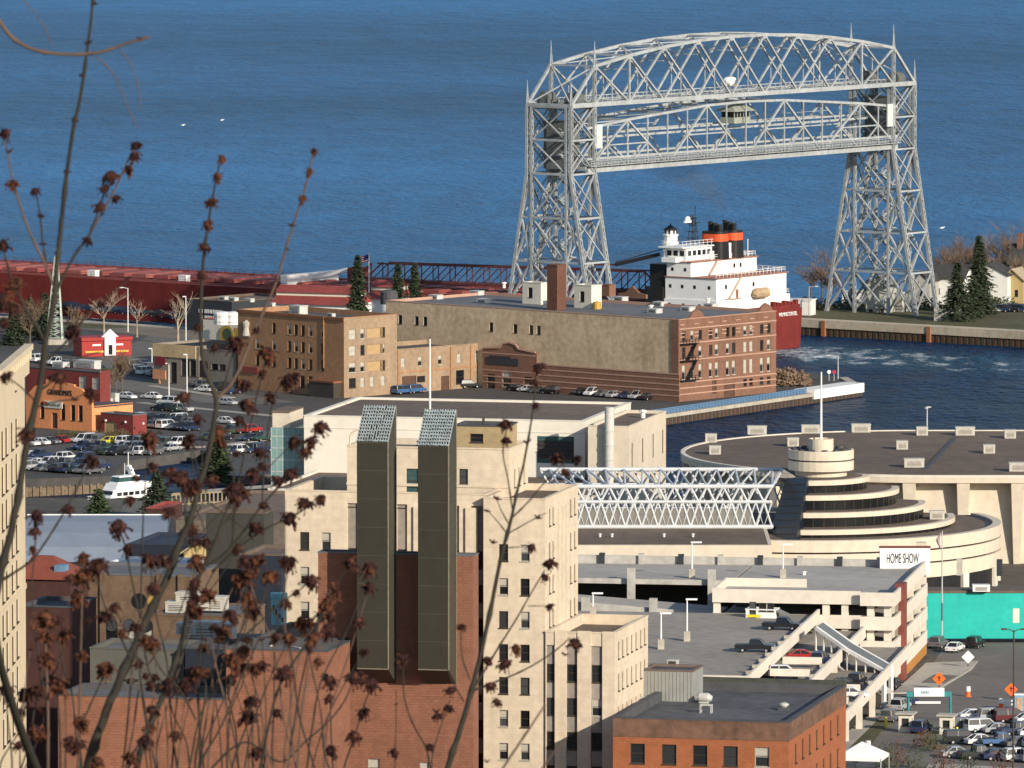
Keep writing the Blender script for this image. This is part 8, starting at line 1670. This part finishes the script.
hall('dark_blue_building', 'dark navy building right of the plain grey box', 'building', 185, 236, 650, 720, 872, 9, MATS['shade_navy_wall'], M['roof_dk'])
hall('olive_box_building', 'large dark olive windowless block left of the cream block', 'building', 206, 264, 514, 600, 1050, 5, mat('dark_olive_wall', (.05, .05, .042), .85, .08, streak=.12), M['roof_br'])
hall('brown_terrace_block', 'brown roofed low range behind the dark olive block', 'building', 176, 284, 522, 560, 1180, 44, MATS['brown_paving'], M['roof_br'])
hall('brown_terrace_block', 'brown roofed strip with dark wall left of the cream block', 'building', 240, 281, 556, 600, 1030, 12, MATS['shade_navy_wall'], M['roof_br'])
for k, (px_, py_, w_, h_) in enumerate(((178, 612, 3.6, 2.0), (194, 606, 5.5, 2.6), (212, 610, 5.0, 2.6), (204, 642, 6.0, 3.6), (222, 640, 4.0, 3.0), (188, 634, 3.0, 2.0))):
    Yk = 990 if py_ < 620 else 930; c = P_at(px_, py_, Yk); t = roof_unit(f"{'white' if k < 3 else 'pale grey'} rooftop plant unit among the twigs, {ORD[k]} of the cluster", c, UD, w_*.75, 2.0, h_*.68, M['unit_t'] if k < 3 else M['unit'], group='rooftop plant units lower left')
zc1 = P_at(200, 612, 990).z
P = P_at(236, 612, 984); t = thing('plant_block', 'block with grey roof carrying white plant units', 'building', Vector((P.x, P.y, gz(984)))); block(t, Vector((P.x, P.y, 0)), -UD, 10.5, VD, 14, gz(984)-1, zc1, brn, M['roof_gr'], [], [], par=.05)
zc2 = P_at(204, 641, 930).z; P = P_at(240, 643, 922); t = thing('plant_block', 'lower block with grey roof carrying louvred units', 'building', Vector((P.x, P.y, gz(922)))); block(t, Vector((P.x, P.y, 0)), -UD, 9, VD, 14, gz(922)-1, zc2, M['spandrel'], M['roof_gr'], [], [], par=.05)
for k, (px0, px1, py_, Yk) in enumerate(((236, 290, 500, 1250), (205, 284, 522, 1200))): strip('road_strip', ground(px0, py_), ground(px1, py_-6), 5, M['kerb'], gz(Yk), .25)
# ================================================================== the budding trees right in front of the camera
M['stem'] = mat('grey_green_young_bark', (0.034, 0.03, 0.023), .9, .22, 9, 60, bump=.002)
M['stem_p'] = mat('pinkish_young_twig', (0.11, 0.07, 0.052), .8, .18, 9, 60)
M['petal'] = mat('dark_red_blossom', (0.032, 0.01, 0.008), .9, .4, 25, 90, alt=(.015, .005, .005))
M['petal_o'] = mat('rust_orange_blossom', (0.09, 0.032, 0.013), .9, .4, 25, 90, alt=(.04, .012, .007))
rnd = random.Random(5)
def blossom(seed, m2):
    r = random.Random(seed); q = MB()
    q.tube([(0, 0, -.011), (0, 0, 0), (0, 0, .008)], [.0018, .0042, .002], 6)
    for i in range(64):                         # short tufts packed round the node
        a = r.uniform(0, 6.28); el = r.uniform(-1.1, 1.2); d = Vector((math.cos(a)*math.cos(el), math.sin(a)*math.cos(el), math.sin(el)*.85)); l = r.uniform(.005, .0135)*(1+.25*math.sin(a*2+seed))
        p0 = d*.002; p1 = d*l*.75; p2 = d*l-Z*(l*.3); s = d.cross(Z).normalized()*r.uniform(.0018, .0036); n_ = s.cross(d)*r.uniform(-1.2, 1.2)
        k = 1 if r.random() < m2 else 0
        q.face([p0-s*.3, p0+s*.3, p1+s+n_, p2+s*.7, p2-s*.7, p1-s-n_], k)
    for i in range(9):
        a = r.uniform(0, 6.28); el = r.uniform(-1, 1); d = Vector((math.cos(a)*math.cos(el), math.sin(a)*math.cos(el), math.sin(el)*.8)); c_ = d*.0045; q.lathe(c_, [(.0001, -.005), (.0038, -.003), (.0046, 0), (.0034, .0034), (.0001, .005)], 6, 1 if r.random() < m2 else 0)
    for i in range(10):
        a = r.uniform(0, 6.28); el = r.uniform(-1.2, .6); d = Vector((math.cos(a)*math.cos(el), math.sin(a)*math.cos(el), math.sin(el))); q.tube([d*.004, d*.012, d*.016-Z*.004], [.0007, .0007, .0014], 4, 1 if r.random() < m2 else 0)
    o = q.build('flower_cluster', [M['petal'], M['petal_o']], None, fix=False); me = o.data; bpy.data.objects.remove(o); return me
BL = [blossom(100+i, .12) for i in range(4)]; BLO = [blossom(200+i, .75) for i in range(3)]
def smooth(pts, n_=5):
    out = []
    for i in range(len(pts)-1):
        p0 = pts[max(0, i-1)]; p1 = pts[i]; p2 = pts[i+1]; p3 = pts[min(len(pts)-1, i+2)]
        for k in range(n_):
            t = k/n_; out.append(tuple(.5*((2*p1[j])+(-p0[j]+p2[j])*t+(2*p0[j]-5*p1[j]+4*p2[j]-p3[j])*t*t+(-p0[j]+3*p1[j]-3*p2[j]+p3[j])*t**3) for j in range(len(p1))))
    out.append(pts[-1]); return out
def stem(tree, Y, pts, w0, w1, cl=(), m='stem', root=None, dy=0.0):
    """pts: outline of one shoot as seen from the lookout, root end first; Y: metres from the camera; cl: (x, y, size px, orange?)"""
    P = [atY(x, y, Y+dy*i/max(1, len(pts)-1)) for i, (x, y) in enumerate(pts)]
    W = [(w0+(w1-w0)*i/(len(pts)-1))*.36*Y/8100 for i in range(len(pts))]
    Q = [(p.x, p.y, p.z, w_) for p, w_ in zip(P, W)]
    if root is not None:
        n0 = Q[0]; Q = [(root.x, root.y, root.z, n0[3]*1.5), ((root.x+n0[0])/2+(n0[0]-root.x)*.12, (root.y+n0[1])/2, (root.z+n0[2])/2, n0[3]*1.2)]+Q
    S_ = smooth(Q); q = MB(); pp = []; rr = []
    for i, s in enumerate(S_): pp.append(Vector(s[:3])+Vector((rnd.uniform(-1, 1), rnd.uniform(-1, 1), rnd.uniform(-1, 1)))*s[3]*.12); rr.append(max(.0006, s[3])*(1.0+(.35 if i % 7 == 3 else 0)))
    q.tube(pp, rr, 8)
    for (x, y, s, o_) in cl:
        if s < 10:                               # small buds stay on the shoot's own mesh
            c = atY(x, y, Y); k = s*.5*Y/8100
            for j in range(5): a = j*1.26; q.tube([c, c+Vector((math.cos(a)*k, math.sin(a)*k*.6, k*rnd.uniform(-.2, .9)))], [k*.3, k*.12], 5, 1)
    b_ = q.build('branch', [M[m], M['petal']], tree, smooth=True)
    for (x, y, s, o_) in cl:
        if s < 10: continue
        me = rnd.choice(BLO if o_ else BL); o = bpy.data.objects.new('flower_cluster', me); COL.objects.link(o); o.parent = b_; off = Vector(b_['_o'])
        f_ = min(1, max(0, 0.5)); o.location = atY(x, y, Y+dy*.5)-off; o.scale = (s/26*Y/11*1.25,)*3; o.rotation_euler = (rnd.uniform(-.5, .5), rnd.uniform(-.5, .5), rnd.uniform(0, 6.28))
    return b_
t1 = thing('budding_tree', 'tree with thin upright stems and dark red flower clusters right in front of the camera', 'tree', Vector((-.65, 10.6, gz(10.6))))
root1 = atY(100, 905, 10.8); q = MB(); q.tube([Vector((-.65, 10.6, gz(10.6)-.2)), Vector((-.66, 10.65, 144.5)), Vector((-.6, 10.7, 146.2)), root1+Z*.02], [.055, .045, .034, .02], 12); q.build('trunk', M['stem'], t1, smooth=True)
# the tall left stem and its shoots
Y = 10.2
stem(t1, Y, [(-6, 640), (0, 578), (10, 536), (20, 486), (28, 436), (40, 386), (46, 340), (54, 300), (57, 265), (60, 235), (66, 180), (74, 125), (80, 100), (88, 45), (93, 0), (96, -40)], 12, 3, [(88, 44, 9, 0), (75, 122, 9, 0), (67, 172, 9, 0), (94, 4, 9, 1), (82, 76, 8, 0), (28, 433, 24, 0), (64, 200, 7, 0), (61, 222, 6, 0)], root=root1)
stem(t1, Y, [(54, 298), (64, 275), (78, 250), (88, 238), (98, 212), (106, 187), (110, 172)], 4.5, 2.2, [(88, 240, 12, 0), (100, 206, 15, 0), (105, 188, 15, 0), (110, 176, 18, 0), (116, 198, 12, 0)])
stem(t1, Y, [(88, 237), (100, 216), (112, 195), (124, 170), (132, 152), (137, 144)], 3, 2, [(128, 169, 15, 1), (134, 156, 15, 0), (137, 145, 14, 0)], 'stem_p')
stem(t1, Y, [(53, 285), (46, 266), (36, 246), (27, 226), (20, 205), (13, 182), (8, 155), (4, 133)], 4, 2.2, [(5, 133, 17, 0), (9, 152, 9, 0), (13, 184, 16, 1)], 'stem_p')
stem(t1, Y, [(47, 268), (43, 244), (40, 215), (36, 192)], 3, 2, [(43, 244, 9, 0), (41, 217, 9, 0), (35, 191, 12, 0)])
stem(t1, Y, [(45, 342), (34, 322), (22, 302), (12, 280), (2, 245)], 4.5, 2.5, [(3, 245, 18, 0), (16, 283, 22, 1), (3, 300, 24, 0), (14, 308, 15, 0), (4, 322, 16, 0)])
stem(t1, Y, [(43, 362), (56, 352), (66, 342), (76, 330), (88, 314), (102, 303), (114, 292), (127, 281)], 3.5, 1.6, [(74, 331, 24, 0), (101, 304, 10, 0), (127, 280, 8, 1)])
stem(t1, Y, [(39, 392), (50, 383), (58, 376), (75, 360), (100, 352)], 3, 1.5, [(58, 377, 20, 0)])
stem(t1, Y, [(36, 402), (22, 388), (6, 376)], 2.6, 1.6, [(6, 376, 15, 0)])
stem(t1, Y, [(34, 408), (55, 402), (72, 399), (90, 392)], 2.6, 1.5, [(90, 393, 18, 0), (75, 400, 9, 0)])
stem(t1, Y, [(-4, 584), (15, 572), (33, 559), (50, 535), (66, 509), (80, 482), (91, 462)], 4, 1.8, [(91, 460, 20, 0), (68, 509, 16, 0)])
stem(t1, 9.6, [(-6, 14), (4, 28), (15, 40), (35, 50), (60, 54), (85, 54), (105, 51), (125, 44), (150, 37)], 6, 3.5, [(92, 54, 9, 0), (140, 40, 9, 1)], 'stem_p')
stem(t1, 9.5, [(95, 56), (112, 72), (122, 92), (130, 112), (138, 128)], 2, .9, [], 'stem_p'); stem(t1, 9.5, [(118, 48), (130, 62), (137, 82), (141, 110)], 1.4, .7, [], 'stem_p')
stem(t1, 9.5, [(18, -6), (34, 12), (46, 30), (52, 46)], 1.6, .8, [], 'stem_p')
# second stem with its fork
Y = 11.0
stem(t1, Y, [(84, 790), (87, 768), (107, 710), (129, 659), (149, 614), (166, 580), (181, 540), (190, 520), (198, 490), (207, 460), (213, 430), (216, 398), (205, 370), (201, 340), (201, 300), (204, 255), (208, 225), (213, 195), (220, 162)], 13, 2.4, [(222, 158, 11, 1), (217, 176, 13, 1), (211, 202, 14, 1), (207, 224, 14, 1), (205, 247, 14, 0), (201, 274, 12, 0), (198, 327, 12, 0)], root=root1)
stem(t1, Y, [(216, 398), (228, 388), (240, 368), (255, 330), (275, 285), (290, 235), (304, 192), (313, 155)], 5, 2.2, [(314, 151, 10, 1), (310, 171, 11, 1), (303, 198, 12, 1), (292, 226, 9, 0), (276, 281, 8, 0), (287, 250, 6, 0)], 'stem_p')
stem(t1, Y, [(222, 394), (228, 372), (234, 350), (240, 336)], 3, 1.8, [(236, 343, 24, 0), (215, 347, 13, 0), (256, 330, 10, 0)])
stem(t1, Y, [(186, 545), (186, 520), (184, 495), (181, 478)], 3.4, 2.2, [(181, 478, 26, 0), (196, 484, 20, 0), (168, 472, 16, 0)])
# third stem
Y = 11.4
stem(t1, Y, [(132, 790), (142, 746), (161, 700), (181, 646), (187, 614), (198, 580), (206, 562), (216, 540), (226, 512), (234, 492)], 9.5, 3, [(237, 490, 28, 0)], root=root1)
stem(t1, Y, [(206, 566), (219, 558), (232, 546), (246, 528), (259, 509), (282, 483), (305, 456), (318, 426)], 4.5, 1.8, [(320, 427, 19, 0), (312, 441, 17, 0), (305, 452, 15, 0), (290, 474, 20, 0), (277, 480, 16, 0)])
stem(t1, Y, [(212, 572), (238, 548), (265, 529), (292, 517), (310, 505)], 3.5, 1.8, [(290, 518, 22, 0), (306, 503, 19, 0), (321, 499, 16, 0)])
stem(t1, Y, [(232, 546), (236, 500), (245, 450), (255, 405), (262, 375), (268, 352)], 3, 1.8, [(268, 353, 22, 1), (270, 396, 15, 0), (243, 385, 20, 0), (246, 405, 22, 0), (240, 420, 14, 0), (290, 379, 23, 0), (263, 373, 12, 0)])
stem(t1, Y, [(262, 505), (264, 470), (268, 430), (276, 392), (290, 380)], 2.4, 1.6, [(260, 452, 16, 0), (262, 466, 14, 0)])
stem(t1, Y, [(225, 515), (234, 478), (226, 452), (219, 434)], 2.6, 1.8, [(218, 432, 24, 1), (237, 453, 10, 0)])
stem(t1, Y, [(205, 500), (222, 512), (243, 528)], 2.2, 1.4, [(264, 505, 12, 0)])
stem(t1, Y, [(150, 676), (143, 640), (141, 600), (142, 560), (144, 500), (149, 440)], 2.8, 1.8, [(150, 438, 26, 1), (152, 466, 14, 0), (143, 556, 9, 0)])
stem(t1, Y, [(140, 618), (134, 590), (128, 560), (126, 548), (119, 528)], 2.6, 1.8, [(118, 527, 25, 0), (128, 549, 17, 0), (131, 500, 14, 0), (136, 478, 10, 0)])
# low shoots in the corner, rust coloured, a younger tree of their own
Y = 10.6
t3 = thing('budding_tree', 'low cluster of rust coloured budding shoots filling the bottom left corner', 'tree', Vector((-.55, 10.2, gz(10.2))))
root3 = atY(95, 900, 10.4); q = MB(); q.tube([Vector((-.55, 10.2, gz(10.2)-.2)), Vector((-.56, 10.25, 144.8)), root3+Z*.02], [.045, .032, .014], 10); q.build('trunk', M['stem'], t3, smooth=True)
stem(t3, Y, [(74, 800), (78, 768), (79, 720), (80, 690), (81, 640), (82, 600), (83, 565)], 4, 2.4, [(84, 575, 26, 1), (77, 597, 22, 1), (83, 558, 18, 1), (70, 578, 14, 0), (98, 565, 24, 0), (82, 655, 15, 1), (88, 620, 10, 0)], 'stem_p', root=root3)
stem(t3, Y, [(50, 800), (48, 768), (48, 720), (47, 680), (45, 640), (43, 615)], 4.5, 3, [(44, 618, 25, 1), (46, 636, 20, 1), (46, 657, 22, 1)], 'stem_p', root=root3)
stem(t3, Y, [(46, 700), (36, 645), (32, 590), (34, 560), (37, 520)], 2.2, 1.6, [(37, 516, 20, 0), (35, 531, 14, 0), (33, 549, 12, 0)])
stem(t3, Y, [(62, 800), (60, 740), (58, 700), (56, 680)], 3.2, 2, [(36, 690, 20, 0), (58, 686, 24, 1), (37, 732, 24, 1), (70, 742, 20, 0)], root=root3)
stem(t3, Y, [(14, 800), (12, 760), (8, 720), (5, 690)], 3, 2, [(6, 690, 22, 0), (18, 745, 14, 0)], root=root3)
stem(t3, Y, [(84, 790), (80, 735), (90, 706), (100, 684), (107, 668)], 3, 2, [(107, 668, 23, 1), (80, 722, 21, 1), (78, 745, 20, 0)])
stem(t3, Y, [(132, 662), (122, 640), (110, 620), (100, 590), (94, 570)], 3, 1.8, [(105, 617, 18, 0)])
stem(t3, Y, [(196, 720), (180, 690), (160, 668), (148, 640)], 2.8, 2, [(150, 642, 24, 1), (146, 676, 11, 0), (170, 680, 10, 0)])
stem(t3, Y, [(200, 800), (195, 768), (200, 730), (206, 690), (202, 672)], 4, 2, [(201, 671, 18, 1), (176, 735, 14, 0)], root=root3)
stem(t3, Y, [(215, 800), (200, 768), (222, 725), (240, 680), (252, 655), (262, 630)], 3.4, 2, [(233, 660, 26, 1), (255, 668, 18, 1), (248, 640, 12, 0)], root=root3)
stem(t3, Y, [(228, 700), (236, 650), (246, 610), (244, 580)], 3, 2, [(243, 577, 26, 1), (248, 598, 20, 1), (230, 615, 20, 0)])
stem(t3, Y, [(252, 660), (254, 625), (264, 598), (271, 578)], 2.6, 1.8, [(270, 576, 20, 1), (256, 612, 14, 0), (262, 665, 15, 0)])
stem(t3, Y, [(240, 640), (262, 620), (285, 600), (297, 592), (310, 581)], 2.6, 1.6, [(311, 580, 22, 0), (297, 592, 10, 0)])
stem(t3, Y, [(250, 800), (260, 768), (270, 720), (278, 690), (290, 668), (302, 650), (313, 637), (322, 615), (329, 600)], 4, 2, [(313, 637, 20, 1), (285, 672, 24, 0), (329, 601, 22, 1), (330, 617, 15, 0), (275, 637, 15, 0), (248, 716, 24, 0)], root=root3)
stem(t3, Y, [(238, 800), (232, 768), (248, 722), (254, 700)], 3.6, 2, [(252, 700, 16, 0), (258, 752, 18, 0)], root=root3)
stem(t3, Y, [(110, 800), (128, 768), (136, 748), (146, 738)], 3.4, 2, [(146, 740, 18, 0), (130, 757, 20, 1), (96, 762, 18, 1)], root=root3)
stem(t3, 11.2, [(190, 800), (212, 768), (245, 742), (280, 762), (305, 742), (330, 720), (345, 700), (352, 684)], 3.2, 1.8, [(355, 677, 22, 0), (372, 684, 20, 0)], root=root3)
stem(t3, 11.2, [(338, 800), (333, 768), (331, 730), (330, 690)], 2.8, 1.8, [(330, 680, 19, 0), (329, 698, 12, 0), (331, 750, 18, 0)], root=root3)
stem(t3, 11.2, [(336, 800), (344, 768), (355, 735), (366, 700), (372, 686)], 2.8, 1.8, [(364, 712, 17, 0), (354, 736, 18, 0)], root=root3)
for k, (x0, y0, x1, y1) in enumerate(((64, 802, 60, 640), (176, 802, 190, 700), (224, 802, 205, 640), (20, 802, 30, 650), (262, 802, 262, 640))): stem(t3, 10.9, [(x0, y0), ((x0+x1)/2+4*(-1)**k, (y0+y1)/2), (x1, y1)], 2.2, 1.2, [(x1, y1, 8, 0)], 'stem_p' if k % 3 == 0 else 'stem')
rx = random.Random(77)
for k in range(46):                             # fine side shoots, each ending in a cluster
    x0 = rx.uniform(2, 330) if k % 3 else rx.uniform(150, 330); y0 = rx.uniform(640, 790); L_ = rx.uniform(50, 150); lean = rx.uniform(-.35, .5)
    x1, y1 = x0+lean*L_, max(560 if x0 > 20 else 500, y0-L_); s_ = rx.uniform(12, 23)
    cl_ = [(x1, y1, s_, rx.random() < .35)]
    if rx.random() < .5: cl_.append((x0+(x1-x0)*.72, y0+(y1-y0)*.72, rx.uniform(10, 16), rx.random() < .3))
    stem(t3 if x0 < 190 else t1, 10.5+rx.uniform(0, .6), [(x0-lean*(800-y0)*.5, 802), (x0-lean*(800-y0)*.2, y0+(800-y0)*.45), (x0, y0), ((x0+x1)/2+rx.uniform(-8, 8), (y0+y1)/2), (x1, y1)], 2.9, 1.3, cl_, rx.choice(['stem', 'stem', 'stem_p']), root=root3 if x0 < 190 else root1)
for k in range(16):                             # and up along the two tall stems
    pa = ((84, 768), (107, 710), (129, 659), (149, 614), (166, 580), (181, 540), (198, 490), (207, 460)) if k % 2 else ((142, 746), (161, 700), (181, 646), (187, 614), (198, 580), (216, 540), (226, 512)); s0 = rx.uniform(2.2, len(pa)-1.01); i0 = int(s0); fr = s0-i0
    x0 = pa[i0][0]*(1-fr)+pa[i0+1][0]*fr; y0 = pa[i0][1]*(1-fr)+pa[i0+1][1]*fr; L_ = rx.uniform(50, 110); x1, y1 = x0+rx.uniform(-.5, .8)*L_, y0-L_*.8
    stem(t1, 11.0 if k % 2 else 11.4, [(x0, y0), (x0+(x1-x0)*.2, y0-L_*.14), ((x0+x1)/2+rx.uniform(-5, 5), (y0+y1)/2), (x1, y1)], 2.2, 1.2, [(x1, y1, rx.uniform(13, 21), False)])
# the slighter tree to the right
t2 = thing('budding_tree', 'slender budding sapling with small red clusters in front of the cream tower', 'tree', Vector((-.12, 12.0, gz(12.0))))
root2 = atY(440, 900, 12.0); q = MB(); q.tube([Vector((-.12, 12.0, gz(12)-.2)), Vector((-.1, 12.0, 145)), root2+Z*.02], [.035, .025, .0125], 10); q.build('trunk', M['stem'], t2, smooth=True)
Y = 12.0
stem(t2, Y, [(445, 800), (448, 768), (461, 727), (474, 681), (487, 627), (500, 562), (511, 520), (516, 496), (525, 457), (533, 410), (537, 367)], 9, 1.8, [(539, 367, 15, 0), (535, 382, 12, 0), (536, 405, 11, 0), (527, 443, 9, 0)], root=root2)
stem(t2, Y, [(513, 514), (508, 480), (503, 452), (507, 428)], 2.2, 1.6, [(506, 424, 16, 0), (506, 440, 11, 0)])
stem(t2, Y, [(510, 526), (502, 512), (497, 500)], 2, 1.2, [(497, 499, 9, 0)]); stem(t2, Y, [(508, 535), (498, 522), (488, 511)], 1.8, 1.2, [(487, 511, 8, 0), (493, 543, 9, 0)])
stem(t2, Y, [(512, 518), (528, 502), (545, 482), (563, 464)], 2.4, 1.4, [(558, 457, 17, 0), (577, 459, 14, 0), (565, 472, 12, 0)])
stem(t2, Y, [(509, 533), (525, 524), (538, 517), (546, 513)], 1.8, 1.2, [(538, 518, 9, 0)]); stem(t2, Y, [(503, 548), (518, 547), (531, 546)], 1.6, 1.2, [(532, 547, 12, 0)])
stem(t2, Y, [(470, 694), (486, 668), (500, 645), (517, 618), (530, 595), (545, 570)], 3.4, 1.6, [(550, 563, 15, 0), (545, 577, 12, 0), (550, 606, 10, 0), (516, 648, 15, 1), (505, 664, 17, 0), (487, 660, 14, 0)])
stem(t2, Y, [(528, 606), (540, 606), (549, 606)], 1.4, 1.1, [])
stem(t2, Y, [(474, 690), (495, 682), (520, 672), (548, 656), (568, 640)], 3, 1.6, [(575, 643, 17, 0), (565, 655, 8, 0), (490, 686, 14, 0), (497, 702, 12, 0)])
stem(t2, Y, [(464, 702), (450, 676), (442, 650), (438, 622)], 2.2, 1, [(451, 690, 14, 0), (448, 708, 13, 0)]); stem(t2, Y, [(470, 680), (462, 656), (461, 632)], 2, 1.4, [(462, 627, 11, 0)])
stem(t2, Y, [(430, 768), (426, 748), (412, 722), (404, 695), (403, 668)], 2.8, 1.8, [(404, 660, 18, 0), (430, 747, 12, 0), (437, 716, 12, 0)])
stem(t2, Y, [(432, 800), (432, 760), (438, 735), (450, 700)], 2.2, 1.4, [(436, 712, 9, 0)], root=root2)
stem(t2, Y, [(396, 800), (395, 768), (396, 720), (396, 690)], 2, .9, [(394, 752, 13, 0), (396, 705, 5, 0)], root=root2)
stem(t2, 9.2, [(470, 820), (505, 765), (525, 735), (545, 705)], 4, 2.4, [], 'stem_p'); stem(t2, 9.2, [(520, 800), (552, 755), (566, 738)], 3, 2, [(487, 762, 7, 0)], 'stem_p')
# ------------------------------------------------------------------ thin smoke above the funnels
sm = bpy.data.materials.new('funnel_smoke'); sm.use_nodes = True; n = sm.node_tree; n.nodes.remove(n.nodes['Principled BSDF']); pv = n.nodes.new('ShaderNodeVolumePrincipled'); pv.inputs['Color'].default_value = (.32, .26, .22, 1); pv.inputs['Density'].default_value = .035
n.links.new(pv.outputs[0], n.nodes['Material Output'].inputs['Volume'])
c0 = S(13, 17, 32); q = MB(); q.tube([c0+Vector((1, 0, 0)), c0+Vector((-1, 0, 3)), c0+Vector((-4, 2, 6)), c0+Vector((-8, 4, 8.5)), c0+Vector((-14, 6, 10.5)), c0+Vector((-20, 8, 12))], [.8, 2.0, 3.0, 3.6, 3.4, .8], 12); o = q.build('smoke', sm, None, smooth=True); o['kind'] = 'stuff'
